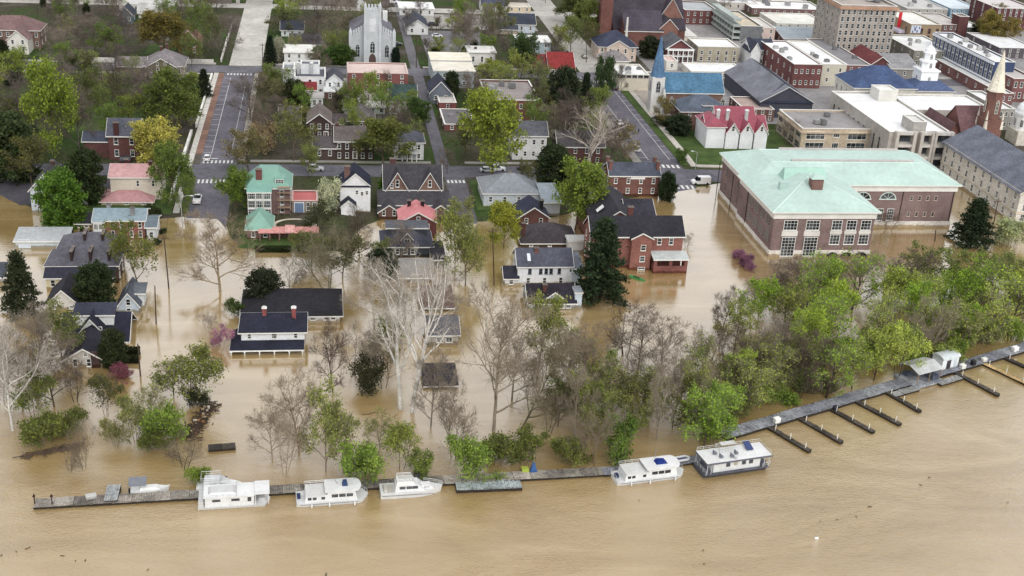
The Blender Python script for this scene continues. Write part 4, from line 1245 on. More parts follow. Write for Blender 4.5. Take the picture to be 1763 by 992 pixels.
dr.f = [tuple(range(7))]
put('door', dr, 'trim_paint', (84, 66, 62), ch.root)
for v in (6, 11, 16, 21):
    add_window(ch.root, 'W', (-hw - 0.01, v, wz*0.5), 1.4, 4.4, 'gothic', (210, 216, 214))
mb = MB()
mb.box(hw - 3.4, hw - 1.6, 22, 24, wz - 1, wz + 5.2)
put('chimney', mb, 'plaster', (222, 224, 222), ch.root)

# --- town north of the front street, left to right
h = house('cottage', 'white cottage with dark gabled roof beside the pale street near the top', 'A2', 175, 325, 205, 250, 8, 'gx', 2.8, (220, 224, 226), (66, 70, 80), 'siding', n=3, side=1)
h = house('row_house', 'long low house with a dark brown grey roof behind the white flat roofed house', 'A2', 235, 470, 300, 330, 8, 'gx', 3.0, (178, 170, 162), (82, 78, 84), 'siding', n=4, side=1)
h = house('townhouse', 'white flat roofed two storey house beside the crossing of the pale street', 'A2', 195, 400, 362, 448, 12, 'slab', 0, (222, 222, 218), (226, 224, 218), 'plaster', 'membrane', n=3, side=2)
h = house('villa', 'large white italianate villa with roof balustrade and dark shutters', 'A2', 265, 478, 528, 655, 14, 'flat', 0.8, (232, 234, 236), (96, 98, 108), 'siding', 'membrane', n=3, side=2, wh=1.8, zs=(0.25, 0.75))
vol(h, h.x0 - 4, h.x0 - 0.02, h.y0 + 5, h.y0 + 14, h.z0, h.z1 + 1.5, 'flat', 0.8, (232, 234, 236), (150, 152, 156), 'siding', 'membrane')
vol(h, h.x0 + 2, h.x1 - 2, h.y0 + 7, h.y0 + 13, h.z1 - 0.6, h.z1 + 2.6, 'flat', 0.5, (234, 236, 238), (110, 112, 120), 'siding', 'membrane')
for u in (0.12, 0.55):
    chimney(h.root, h.x0 + (h.x1 - h.x0)*u, h.y0 + 6, h.z1 - 0.5, h.z1 + 3.4, 1.0, 0.8, (230, 230, 230), (236, 236, 236))
vol(h, h.x1 + 0.02, h.x1 + 5.8, h.y0 - 1.5, h.y0 + 9, h.z0, h.z1 - 1.0, 'gy', 2.5, (234, 236, 238), (84, 84, 94), 'siding', oh=0.35)
windows(h, 'S', h.x1, h.x1 + 5.8, h.y0 - 1.5, h.y1, h.z0, h.z1, 2, (0.68,), 0.9, 1.6)
vol(h, h.x1 - 0.3, h.x1 + 6.2, h.y0 - 5, h.y0 - 1.53, h.z0, h.z0 + 3.0, 'shed', 0.6, (128, 84, 76), (226, 228, 228), 'brick', 'seam_metal')
windows(h, 'S', h.x1, h.x1 + 6, h.y0 - 5, h.y1, h.z0, h.z0 + 3, 2, (0.5,), 1.0, 1.6)
vol(h, h.x0 + 2, h.x0 + 7.2, h.y0 - 8, h.y0 - 0.02, h.z0, h.z0 + 4.2, 'gx', 1.6, (200, 190, 182), (128, 52, 56), 'brick')
vol(h, h.x0 + 4, h.x0 + 9.5, h.y0 - 14, h.y0 - 8.1, h.z0, h.z0 + 3.2, 'slab', 0, (226, 228, 228), (170, 166, 164), 'siding', 'membrane', oh=0.3)
windows(h, 'S', h.x0 + 4, h.x0 + 9.5, h.y0 - 14, h.y1, h.z0, h.z0 + 3.2, 3, (0.5,), 1.0, 2.0, 'g22')
h = house('apartment_block', 'three storey red brick block with pale pinkish flat roof below the gothic church', 'A2', 630, 1042, 502, 634, 15, 'flat', 0.35, (156, 74, 64), (208, 188, 180), 'brick', 'membrane', n=5, side=2, zs=(0.16, 0.5, 0.84), ww=1.1, wh=1.5, cat='building', trim=(206, 184, 176))
h = house('cottage', 'white house with a dark green roof beside the alley below the red brick block', 'A2', 918, 1098, 688, 782, 9, 'gx', 4.2, (236, 236, 236), (62, 78, 76), 'siding', n=3, side=2, zs=(0.3, 0.78))
h = house('cottage', 'low grey green roofed cottage left of the white house with dark green roof', 'A2', 605, 700, 745, 790, 8, 'gx', 2.0, (190, 200, 196), (142, 150, 150), 'siding', n=2, side=1)
h = house('cottage', 'pale flat roofed annex behind the bare tree of the concrete car park', 'A2', 720, 885, 735, 780, 7, 'slab', 0, (206, 216, 206), (190, 186, 180), 'siding', 'membrane', n=3, side=1)
h = house('brick_house', 'dark brick gable fronted house with white door surround among trees', 'A2', 357, 515, 836, 950, 12, 'gy', 2.6, (94, 72, 66), (122, 112, 108), n=3, side=2, door=0.78)
h = house('cottage', 'grey brown roofed house left of the dark brick gable fronted house', 'A2', 165, 303, 830, 905, 9, 'gx', 3.6, (116, 96, 88), (102, 96, 98), n=2, side=1, chim=((0.0, 0.5, 0.3),))
h = house('cottage', 'grey hipped roof house right of the dark brick gable fronted house', 'A2', 632, 812, 826, 900, 10, 'hip', 4.0, (150, 132, 124), (112, 106, 106), n=3, side=1)
vol(h, h.x0 - 6.4, h.x0 - 0.02, h.y0 + 1, h.y0 + 7, h.z0, h.z0 + 2.4, 'gx', 2.0, (120, 90, 82), (90, 82, 84))
h = house('brick_house', 'dark brick colonial house with two rows of white windows facing the front street', 'B2', 545, 812, -28, 97, 11, 'gx', 2.8, (96, 74, 68), (106, 98, 96), n=5, side=2, door=0.5, zs=(0.22, 0.72), ww=1.0, wh=1.8, chim=((0.05, 0.5, 0.9), (0.95, 0.5, 0.9)))
b = house('', '', 'B2', 398, 545, 18, 97, 8, 'gx', 2.2, (104, 80, 74), (92, 86, 88), n=2, side=1, into=h)
h = house('cottage', 'white porched house with slate hipped roof at the corner of the alley', 'B2', 950, 1150, -20, 100, 9, 'hip', 2.8, (206, 208, 208), (84, 86, 96), 'siding', n=3, side=1, door=0.45, zs=(0.22, 0.72))
vol(h, h.x0 + 2, h.x1 - 2, h.y0 - 2.4, h.y0 - 0.02, h.z0, h.z0 + 2.6, 'slab', 0, None, (170, 170, 172), 'siding', 'membrane', oh=0.2)
for k in range(4):
    mb = MB()
    x = h.x0 + 2.2 + k*(h.x1 - h.x0 - 4.4)/3
    mb.bar((x, h.y0 - 2.2, h.z0 - 0.4), (x, h.y0 - 2.2, h.z0 + 2.6), 0.14, 0.12, 8)
    put('column', mb, 'trim_paint', WHITE, h.root)
# right of the alley
h = house('townhouse', 'pale blue grey house with stepped white flat roofs right of the alley', 'A2', 1222, 1495, 488, 600, 13, 'slab', 0, (178, 190, 194), (226, 220, 206), 'plaster', 'membrane', n=2, side=2)
vol(h, h.x0 - 0.2, h.x1 + 0.2, h.y0 + 13.02, h.y0 + 24, h.z0, h.z1 + 0.8, 'slab', 0, (186, 194, 196), (230, 222, 204), 'plaster', 'membrane', oh=0.3)
h = house('cottage', 'dark gabled cottage squeezed beside the alley under the pale blue grey house', 'A2', 1195, 1335, 630, 710, 12, 'gy', 3.6, (106, 112, 122), (62, 66, 80), 'siding', n=2, side=2)
h = house('garage', 'small red brick garage with pale flat roof right of the alley', 'A2', 1255, 1372, 702, 757, 12, 'flat', 0.3, (150, 66, 58), (196, 190, 184), 'brick', 'membrane', n=1, side=1, cat='garage')
h = house('workshop', 'low brick workshop with broad grey flat roof beside the alley', 'A2', 1290, 1500, 852, 895, 18, 'flat', 0.3, (146, 70, 64), (112, 108, 112), 'brick', 'membrane', n=2, side=2, cat='workshop')
roof_units(h, 2, 3, 1.2)
h = house('brick_building', 'dark red brick flat roofed building with pipes on its roof behind bright green tree', 'P', 841, 931, 173, 214, 26, 'flat', 0.6, (138, 62, 56), (146, 138, 136), 'brick', 'membrane', n=4, side=3, cat='building')
roof_units(h, 5, 5, 2.0)
h = house('cottage', 'white single storey house with slate roof between dark trees left of the sycamore', 'P', 884, 942, 233, 275, 9, 'gx', 3.0, (216, 216, 214), (92, 94, 100), 'siding', n=4, side=2, zs=(0.25, 0.72))
h = house('brick_house', 'brick house hidden behind the pale sycamore beside the right street', 'P', 962, 1040, 252, 284, 10, 'gx', 3.4, (124, 74, 64), (86, 82, 84), n=4, side=2)
h = house('cottage', 'white house with a flat white roof and two chimneys left of the concrete street', 'A3', 50, 275, 292, 372, 12, 'slab', 0, (176, 190, 198), (230, 230, 228), 'plaster', 'membrane', n=3, side=2, chim=((0.2, 0.5, 1.6), (0.55, 0.5, 1.6)), cc=(210, 210, 208))
h = house('cottage', 'dark red roofed house beside the crossing of the concrete street', 'A3', 262, 432, 470, 520, 14, 'gx', 4.6, (206, 200, 194), (140, 56, 56), 'siding', n=3, side=2, chim=((0.8, 0.5, 0.6),))
vol(h, h.x0 - 6, h.x0 - 0.02, h.y0 + 2, h.y0 + 13, h.z0, h.z1 - 0.5, 'gx', 4.0, (160, 110, 100), (136, 58, 58))
h = house('cottage', 'small white house with two windows near the alley top', 'A2', 1458, 1640, 362, 448, 10, 'slab', 0, (222, 220, 214), (226, 224, 220), 'plaster', 'membrane', n=3, side=2, ww=1.0, wh=2.2, zs=(0.5,), chim=((0.3, 0.5, 0.9),))
h = house('garage', 'long white roofed shed across the end of the alley', 'A2', 985, 1218, 62, 108, 14, 'slab', 0, (226, 226, 224), (234, 234, 232), 'siding', 'membrane', n=4, side=2, cat='shed')
h = house('cottage', 'white gabled house with dark roof beside the small car park', 'A2', 1032, 1180, 186, 238, 18, 'gy', 3.0, (236, 236, 236), (72, 76, 88), 'siding', n=2, side=2)
h = house('cottage', 'white gabled house at the very top right of the alley', 'A2', 1545, 1720, 40, 85, 10, 'gx', 3.4, (226, 226, 226), (76, 80, 96), 'siding', n=3, side=1)
h = house('brick_building', 'tan and slate house between bare trees near the top centre', 'A2', 1640, 1790, 200, 235, 10, 'gx', 3.0, (190, 176, 160), (72, 74, 88), 'plaster', n=2, side=1)
h = house('brick_building', 'low tan flat roofed block at the top centre', 'A3', -20, 135, 48, 85, 9, 'flat', 0.4, (206, 190, 166), (200, 192, 180), 'plaster', 'membrane', n=3, side=1, cat='building')
h = house('cottage', 'white and blue grey gabled house near the top of the concrete street', 'A3', -20, 165, 165, 228, 10, 'gx', 3.4, (206, 216, 224), (66, 72, 84), 'siding', n=3, side=2)
h = house('cottage', 'pale gabled house far behind the gothic church at the top', 'A2', 690, 745, 30, 60, 12, 'gy', 3.0, (216, 216, 214), (190, 190, 190), 'siding', n=1, side=1)

# --- right of the concrete street: churches and civic buildings
h = house('red_church', 'huge dark roofed red brick church with square tower at the top', 'A3', 700, 1190, 200, 290, 34, 'gx', 17, (146, 82, 66), (72, 66, 74), n=0, side=0, oh=0.3, cat='church', trim=None)
tx = gnd(*tp('A3', 657, 300))
mb = MB()
q0, q1 = on(h, on_y(*tp('A3', 620, 200), tx.y).x), on(h, on_y(*tp('A3', 697, 200), tx.y).x)
mb.box(q0, q1, h.y0 - 1, h.y0 + 5.2, -1, 30)
put('tower', mb, 'brick', (146, 78, 62), h.root)
mb = MB()
mb.solid([(q0 - .2, h.y0 - 1.2, 30.01), (q1 + .2, h.y0 - 1.2, 30.01), (q1 + .2, h.y0 + 5.4, 30.01), (q0 - .2, h.y0 + 5.4, 30.01)], [((q0+q1)/2 - .1, h.y0 + 2, 40), ((q0+q1)/2 + .1, h.y0 + 2, 40), ((q0+q1)/2 + .1, h.y0 + 2.2, 40), ((q0+q1)/2 - .1, h.y0 + 2.2, 40)])
put('tower_roof', mb, 'shingle', (96, 110, 130), h.root)
for s in (0.32, 0.68):
    add_window(h.root, 'S', (q0 + (q1 - q0)*s, h.y0 - 1.01, 22.5), 1.4, 4.0, 'arch', (226, 220, 206))
W = h.x1 - h.x0
for (u, w2, zz, rr, yo) in ((0.82, 5.0, 10.0, 8.0, 6), (0.70, 4.0, 7.5, 4.0, -5.5)):
    xc = h.x0 + W*u
    vol(h, xc - w2, xc + w2, h.y0 - 2 + yo, h.y0 + 12 + yo, h.z0, h.z0 + zz, 'gy', rr, (166, 104, 82), (74, 68, 76), oh=0.25)
vol(h, h.x0 + 3, h.x0 + W*0.62, h.y0 - 8, h.y0 - 0.02, h.z0, h.z0 + 6.5, 'shed', 7.0, (146, 82, 66), (80, 74, 84), oh=0.3)
mb = MB()
mb.solid([(h.x0 + 3, h.y0 - 8.6, -1), (h.x0 + 4.4, h.y0 - 8.6, -1), (h.x0 + 4.4, h.y0 - 7.2, -1), (h.x0 + 3, h.y0 - 7.2, -1)], [(h.x0 + 3.4, h.y0 - 8.2, 12), (h.x0 + 4.0, h.y0 - 8.2, 12), (h.x0 + 4.0, h.y0 - 7.6, 12), (h.x0 + 3.4, h.y0 - 7.6, 12)])
put('pinnacle', mb, 'plaster', (216, 214, 208), h.root)
h = house('annex', 'white flat roofed hall in front of the huge dark roofed church', 'A3', 1035, 1262, 248, 280, 20, 'slab', 0, (220, 214, 200), (232, 230, 226), 'plaster', 'membrane', n=4, side=2, cat='building')
h = house('villa', 'beige stone villa with navy hipped roof and arched front pediment', 'A3', 598, 858, 320, 418, 14, 'hip', 5.2, (206, 186, 172), (66, 70, 88), 'stone', n=5, side=3, oh=0.6)
vol(h, -4.6, 4.6, h.y0 - 1.2, h.y0 + 5, h.z0, h.z1, 'gy', 2.7, (210, 192, 178), (70, 74, 92), 'stone', oh=0.4)
windows(h, 'S', -4.6, 4.6, h.y0 - 1.2, h.y1, h.z0, h.z1, 3, (0.28, 0.75), 1.0, 1.8)
h = house('office', 'beige office with white flat roof and ribbon windows beside the right street crossing', 'A3', 745, 945, 512, 622, 16, 'flat', 0.5, (214, 206, 188), (228, 228, 226), 'plaster', 'membrane', n=0, side=0, cat='office')
windows(h, 'S', h.x0, h.x1, h.y0, h.y1, h.z0, h.z1, 5, (0.9,), 1.8, 0.9, 'g21', (110, 110, 112))
windows(h, 'W', h.x0, h.x1, h.y0, h.y1, h.z0, h.z1, 4, (0.85,), 2.0, 1.0, 'g21', (110, 110, 112))
roof_units(h, 4, 11, 1.6)
vol(h, h.x0 - 3, h.x0 + 7, h.y0 + 16.02, h.y0 + 26, h.z0, h.z1 + 1.2, 'hip', 3.0, (176, 168, 160), (140, 134, 134), 'plaster')
h = house('portico_house', 'red brick house with two tiers of white columns under a pedimented gable', 'A3', 1062, 1242, 332, 425, 14, 'gy', 3.6, (130, 56, 56), (98, 98, 104), n=5, side=2, zs=(0.25, 0.72), trim=(236, 236, 236), oh=0.6)
mb = MB()
zm = (h.z1 - h.z0)*0.5
mb.box(h.x0, h.x1, h.y0 - 2.2, h.y0 - 0.02, h.z0 + zm - 0.15, h.z0 + zm + 0.15).box(h.x0, h.x1, h.y0 - 2.2, h.y0 - 0.02, h.z1 - 0.5, h.z1 - 0.02)
put('gallery', mb, 'trim_paint', WHITE, h.root)
for k in range(6):
    mb = MB()
    x = h.x0 + 0.25 + (h.x1 - h.x0 - 0.5)*k/5
    mb.bar((x, h.y0 - 2.0, h.z0 - 0.5), (x, h.y0 - 2.0, h.z1 - 0.5), 0.24, 0.2, 8)
    put('column', mb, 'trim_paint', WHITE, h.root)
h = house('shop', 'small house with a pale pink flat roof below the columned brick house', 'A3', 1062, 1140, 420, 482, 10, 'flat', 0.4, (216, 212, 204), (206, 180, 172), 'plaster', 'membrane', n=1, side=1, cat='shop')
h = house('office', 'cream brick two storey office with white flat roof and five upper windows', 'A3', 1278, 1560, 322, 425, 16, 'flat', 0.5, (206, 192, 162), (230, 230, 228), 'brick', 'membrane', n=5, side=3, cat='office', zs=(0.22, 0.62), ww=1.2, wh=1.7)
h = house('hall', 'wide white flat roofed hall behind the blue roofed church nave', 'A3', 1230, 1600, 492, 540, 14, 'flat', 0.5, (226, 222, 212), (236, 236, 236), 'plaster', 'membrane', n=4, side=2, cat='hall')
h = house('cottage', 'white gabled house with a dark roof right of the cream brick office', 'A3', 1635, 1800, 340, 450, 12, 'gx', 3.0, (230, 232, 232), (66, 70, 84), 'siding', n=3, side=2)
vol(h, h.x0 - 0.4, h.x0 + 3.5, h.y0 - 2.5, h.y0 + 8, h.z0, h.z1 - 0.2, 'gy', 3.4, (234, 236, 236), (70, 74, 88), 'siding')
h = house('brick_building', 'red brick building with grey flat roof behind the huge dark roofed church', 'A3', 1190, 1415, 72, 170, 22, 'flat', 0.6, (142, 74, 70), (172, 176, 178), 'brick', 'membrane', n=5, side=3, cat='building')
# parking garage
h = house('parking_garage', 'open sided grey parking garage with tan roof deck near the top', 'A3', 1570, 1720, 180, 285, 34, 'flat', 0.8, (120, 122, 124), (206, 194, 172), 'concrete', 'concrete', n=0, side=0, cat='garage')
for k in range(4):
    mb = MB()
    z = h.z0 + 1.0 + k*2.6
    mb.box(h.x0 - 3.4, h.x0 - 0.02, h.y0, h.y1, z, z + 0.9)
    put('deck_rail', mb, 'concrete', (176, 184, 180), h.root)
for k in range(9):
    mb = MB()
    y = h.y0 + 0.3 + k*4.1
    mb.box(h.x0 - 3.3, h.x0 - 2.8, y, y + 0.5, -1, h.z1)
    put('pillar', mb, 'concrete', (160, 166, 162), h.root)
# blue steeple church
h = house('steeple_church', 'brick church with blue slate nave roof and white tower under a tall blue spire', 'A3', 1050, 1450, 632, 782, 11, 'gx', 5.4, (150, 108, 92), (84, 122, 150), n=0, side=0, oh=0.4, cat='church', rm='shingle')
for k in range(5):
    add_window(h.root, 'S', (h.x0 + 2.6 + k*4.6, h.y0 - 0.008, (h.z0 + h.z1)/2), 1.5, 4.6, 'gothic', (226, 224, 216))
mb = MB()
xt, yt = h.x0 - 2.2, h.y0 + 3.2
sp = on_y(*tp('A3', 1033, 240), h.o.y + yt)
zt = on_y(*tp('A3', 1020, 520), h.o.y + yt).z - h.o.z
mb.box(xt - 2.2, xt + 2.2, yt - 2.2, yt + 2.2, -1, zt)
put('tower', mb, 'plaster', (218, 216, 212), h.root)
mb = MB()
rings = []
for rr, zz in ((2.6, zt), (2.2, zt + 1.6), (0.08, sp.z - h.o.z)):
    rings.append([(xt + rr*math.cos(R(45*k + 22.5)), yt + rr*math.sin(R(45*k + 22.5)), zz + 0.003) for k in range(8)])
mb.loft(rings)
put('spire', mb, 'shingle', (98, 130, 164), h.root)
for s, f_ in (((0, -2.21), 'S'), ((-2.21, 0), 'W')):
    add_window(h.root, f_, (xt + s[0], yt + s[1], zt - 3.2), 1.6, 4.2, 'gothic', (196, 196, 194))
mb = MB()
fz = h.z1 + 4.0
mb.v = [(h.x0 - 0.7, h.y0 - 2.5, -1), (h.x0 - 0.7, h.y1 + 2.5, -1), (h.x0 - 0.7, h.y1 + 2.5, h.z1), (h.x0 - 0.7, (h.y0 + h.y1)/2, h.z1 + 7), (h.x0 - 0.7, h.y0 - 2.5, h.z1 - 2)]
mb.v += [(-0.7 + v[0] + 0.72, v[1], v[2]) for v in mb.v]
mb.f = [(0, 4, 3, 2, 1), (5, 6, 7, 8, 9)] + [(i, (i + 1) % 5, 5 + (i + 1) % 5, 5 + i) for i in range(5)]
put('west_front', mb, 'plaster', (216, 214, 212), h.root)
for v, zz in ((0.15, 0.35), (0.85, 0.35)):
    add_window(h.root, 'W', (h.x0 - 0.71, h.y0 + 11*v, 5), 1.6, 4.2, 'gothic', (190, 190, 188))
for y in (h.y0 - 2.6, h.y1 + 2.0):
    mb = MB()
    mb.box(h.x0 - 1.5, h.x0 - 0.3, y - 0.6, y + 0.6, -1, h.z1 - 1)
    mb.solid([(h.x0 - 1.5, y - 0.6, h.z1 - 0.99), (h.x0 - 0.3, y - 0.6, h.z1 - 0.99), (h.x0 - 0.3, y + 0.6, h.z1 - 0.99), (h.x0 - 1.5, y + 0.6, h.z1 - 0.99)], [(h.x0 - 0.95, y - 0.05, h.z1 + 2), (h.x0 - 0.85, y - 0.05, h.z1 + 2), (h.x0 - 0.85, y + 0.05, h.z1 + 2), (h.x0 - 0.95, y + 0.05, h.z1 + 2)])
    put('pinnacle', mb, 'plaster', (214, 212, 208), h.root)
h = house('brick_house', 'square brick house with slate hipped roof and dormer beside the blue steeple church', 'A3', 1170, 1480, 762, 888, 12, 'hip', 4.2, (146, 92, 80), (96, 104, 118), n=3, side=2, oh=0.8)
vol(h, -0.4, 3.6, h.y0 + 1.2, h.y0 + 5.4, h.z1 + 0.2, h.z1 + 1.8, 'hip', 1.0, (200, 196, 188), (100, 106, 118), 'siding', oh=0.4)
windows(h, 'S', -0.2, 3.4, h.y0 + 1.2, h.y1, h.z1 + 0.3, h.z1 + 1.8, 3, (0.5,), 0.9, 0.9)
h = H()
h.o = Vector((158.5, 397.5, g(158.5, 397.5)))
h.root = thing('gymnasium', 'large hall with a long dark grey gabled roof right of the blue roofed church', 'hall', h.o)
vol(h, -9.6, 9.4, 0, 41, 0, 5.8, 'gy', 5.2, (72, 74, 84), (128, 130, 138), 'plaster', 'shingle', oh=0.4, trim=(196, 196, 196))
mb = MB()
mb.slab([(-10, -0.5, 5.5), (9.8, -0.5, 5.5), (0.3, 4.2, 11.3), (-0.5, 4.2, 11.3)], 0.1)
put('front_slope', mb, 'shingle', (54, 58, 74), h.root)
mb = MB()
mb.slab([(0.02, 4.2, 11.32), (9.9, -0.4, 5.62), (9.9, 41.4, 5.62), (0.02, 41.4, 11.32)], 0.06)
put('east_slope', mb, 'shingle', (60, 64, 78), h.root)
h = house('parish_hall', 'low brick hall with pinkish flat roof between the blue church and the gymnasium', 'A3', 1590, 1800, 748, 830, 16, 'flat', 0.4, (140, 92, 80), (176, 156, 148), 'brick', 'membrane', n=4, side=3, cat='hall')
# magenta roofed white house
h = house('villa', 'white house with a bright crimson roof of many gables behind the copper roofed hall', 'A3', 1340, 1746, 885, 1005, 9, 'gx', 3.4, (236, 238, 240), (152, 34, 66), 'siding', 'seam_metal', n=4, side=2, oh=0.4, zs=(0.25, 0.7))
W = h.x1 - h.x0
for u in (0.4, 0.64, 0.88):
    xc = h.x0 + W*u
    vol(h, xc - 2.1, xc + 2.1, h.y0 - 2.0, h.y0 + 5, h.z0, h.z1 - 0.5, 'gy', 3.2, (236, 238, 240), (152, 34, 66), 'siding', 'seam_metal', oh=0.35)
    add_window(h.root, 'S', (xc, h.y0 - 2.01, h.z1 + 0.8), 0.9, 1.7)
vol(h, h.x0 - 0.5, h.x0 + 5.5, h.y0 - 1.5, h.y0 + 11, h.z0, h.z1 + 1.2, 'hip', 2.6, (236, 238, 240), (152, 34, 66), 'siding', 'seam_metal', oh=0.4)
vol(h, h.x0 + 5.6, h.x1 - 1, h.y0 + 9.02, h.y0 + 16, h.z0, h.z1 + 1.0, 'gx', 3.0, (232, 234, 236), (152, 34, 66), 'siding', 'seam_metal', oh=0.3)
for u in (0.2, 0.36, 0.68):
    chimney(h.root, h.x0 + W*u, h.y0 + 3, h.z1 + 1, h.z1 + 5.4, 1.0, 0.8, (232, 232, 232), (240, 240, 240))

# --- upper right: business district
h = house('office_tower', 'tall tan brick office tower with rows of pale windows near the top right', 'P', 1449, 1546, 10, 108, 26, 'flat', 0.8, (200, 186, 172), (170, 160, 152), 'brick', 'membrane', n=10, side=5, cat='tower', zs=(0.16, 0.28, 0.4, 0.52, 0.64, 0.76, 0.88), ww=1.3, wh=2.0, frame=(206, 204, 198))
roof_units(h, 6, 21, 3.0)
mb = MB()
mb.box(h.x0 - 0.7, h.x1 + 0.7, h.y0 - 0.7, h.y0 - 0.01, h.z1 - 1.6, h.z1 - 0.4).box(h.x0 - 0.7, h.x0 - 0.01, h.y0 - 0.01, h.y1, h.z1 - 1.6, h.z1 - 0.4)
put('cornice', mb, 'stone', (176, 140, 118), h.root)
h = house('shop_block', 'red brick shop block with white flat roof and small windows', 'A4', 188, 382, 442, 605, 40, 'flat', 0.5, (142, 74, 68), (236, 236, 236), 'brick', 'membrane', n=5, side=6, cat='building', zs=(0.25, 0.72))
roof_units(h, 4, 31, 1.8)
h = house('shop_block', 'cream fronted shop block with white flat roof right of the red brick block', 'A4', 384, 550, 442, 590, 40, 'flat', 0.5, (206, 200, 184), (234, 234, 234), 'plaster', 'membrane', n=2, side=0, cat='building', zs=(0.3, 0.75))
roof_units(h, 3, 32, 1.8)
h = house('shop_block', 'long brick shop block with weathered grey roof below the tan tower', 'A4', 553, 720, 448, 560, 46, 'flat', 0.4, (150, 92, 86), (140, 138, 140), 'brick', 'membrane', n=3, side=0, cat='building')
roof_units(h, 2, 33, 1.6)
h = house('shop_block', 'low maroon brick shop with gabled roof behind the white roofed civic block', 'A4', 715, 850, 440, 520, 30, 'gy', 3.0, (122, 58, 56), (122, 70, 72), n=3, side=0, cat='shop')
h = house('shop_block', 'low shop with a patched grey roof left of the white cupola', 'A4', 855, 1040, 470, 540, 26, 'gx', 3.0, (140, 136, 132), (150, 150, 152), 'plaster', n=3, side=2, cat='shop')
h = house('theatre', 'tan brick corner theatre with a red sign and pale mural beside the tan tower', 'A4', 985, 1200, 168, 300, 30, 'flat', 0.6, (190, 160, 112), (226, 224, 218), 'brick', 'membrane', n=4, side=4, cat='theatre', zs=(0.3, 0.66), ww=1.4, wh=2.4, frame=(140, 84, 70))
mb = MB()
mb.box(h.x0 + 0.4, h.x0 + 5, h.y0 - 0.22, h.y0 - 0.16, h.z1*0.55, h.z1*0.94)
m_ = put('mural', mb, 'trim_paint', (206, 212, 222), h.root)
mb = MB()
for k, (u, v, s) in enumerate(((0.9, .62, .5), (1.9, .75, .7), (3.0, .64, .6), (3.9, .82, .5), (2.4, .86, .4), (1.2, .88, .35))):
    mb.box(h.x0 + 0.4 + u - s/2, h.x0 + 0.4 + u + s/2, h.y0 - 0.26, h.y0 - 0.222, h.z1*v - s, h.z1*v + s)
put('mural_figure', mb, 'trim_paint', (70, 84, 130), h.root)
mb = MB()
mb.box(h.x0 - 3.0, h.x0 - 0.02, h.y0 + 4, h.y0 + 12, 3.6, 4.8)
put('marquee', mb, 'trim_paint', (196, 190, 206), h.root)
mb = MB()
mb.box(h.x0 - 1.8, h.x0 - 0.4, h.y0 + 9, h.y0 + 9.5, 5.2, 12)
put('sign', mb, 'trim_paint', (196, 40, 50), h.root)
h = house('shop_block', 'grey shop block with white flat roof left of the blue columned block', 'A4', 1010, 1290, 350, 460, 30, 'flat', 0.5, (136, 134, 124), (230, 230, 228), 'plaster', 'membrane', n=5, side=4, cat='building')
roof_units(h, 5, 34, 1.6)
h = house('shop_block', 'brown brick shop behind the corner theatre with a tall brick stair tower', 'A4', 1205, 1360, 170, 260, 26, 'flat', 0.5, (134, 96, 92), (196, 190, 186), 'brick', 'membrane', n=4, side=0, cat='building')
vol(h, h.x1 - 4.2, h.x1 + 0.5, h.y0 - 1, h.y0 + 6, h.z0, h.z1 + 4, 'flat', 0.4, (120, 64, 60), (150, 140, 136), 'brick', 'membrane')
# blue and white commercial block seen from its long side
h = house('commercial_block', 'blue and white three storey commercial block with rows of tall windows', 'A4', 1560, 1700, 425, 640, 52, 'flat', 0.6, (64, 76, 106), (230, 230, 230), 'plaster', 'membrane', n=0, side=0, cat='building')
windows(h, 'W', h.x0, h.x1, h.y0, h.y1, h.z0, h.z1, 15, (0.54, 0.8), 1.9, 3.6, 'g22', (236, 238, 240))
windows(h, 'W', h.x0, h.x1, h.y0, h.y1, h.z0, h.z1, 13, (0.2,), 2.6, 3.0, 'g21', (90, 100, 124))
mb = MB()
mb.box(h.x0 - 0.5, h.x0 - 0.01, h.y0, h.y1, h.z1 - 1.2, h.z1 - 0.3).box(h.x0 - 0.5, h.x0 - 0.01, h.y0, h.y1, h.z0 + (h.z1 - h.z0)*0.36, h.z0 + (h.z1 - h.z0)*0.4)
put('cornice', mb, 'trim_paint', (226, 230, 236), h.root)
roof_units(h, 8, 36, 1.6)
# courthouse: blue roof and white cupola
h = H()
h.o = Vector((193.5, 397.0, g(193.5, 397)))
h.root = thing('courthouse', 'courthouse with navy slate hipped roof and a tall white tiered cupola', 'courthouse', h.o)
h.x0, h.x1, h.y0, h.y1, h.z0, h.z1 = -11.5, 11.0, 0.0, 17.0, 0.0, 11.4
vol(h, h.x0, h.x1, h.y0, h.y1, h.z0, h.z1, 'hip', 6.0, (222, 218, 208), (74, 90, 124), 'plaster', oh=0.6)
windows(h, 'W', h.x0, h.x1, h.y0, h.y1, h.z0, h.z1, 4, (0.3, 0.72), 1.2, 2.6, 'arch')
vol(h, h.x1 + 0.02, h.x1 + 15, h.y0 + 1, h.y0 + 13, h.z0, h.z1 - 1.0, 'hip', 4.0, (222, 218, 208), (84, 98, 130), 'plaster')
xt = on(h, on_y(*tp('A4', 1080, 540), h.o.y + 8).x)
zz = h.z1 - 1
top = on_y(*tp('A4', 1095, 300), h.o.y + 8).z - h.o.z
hh = top - zz
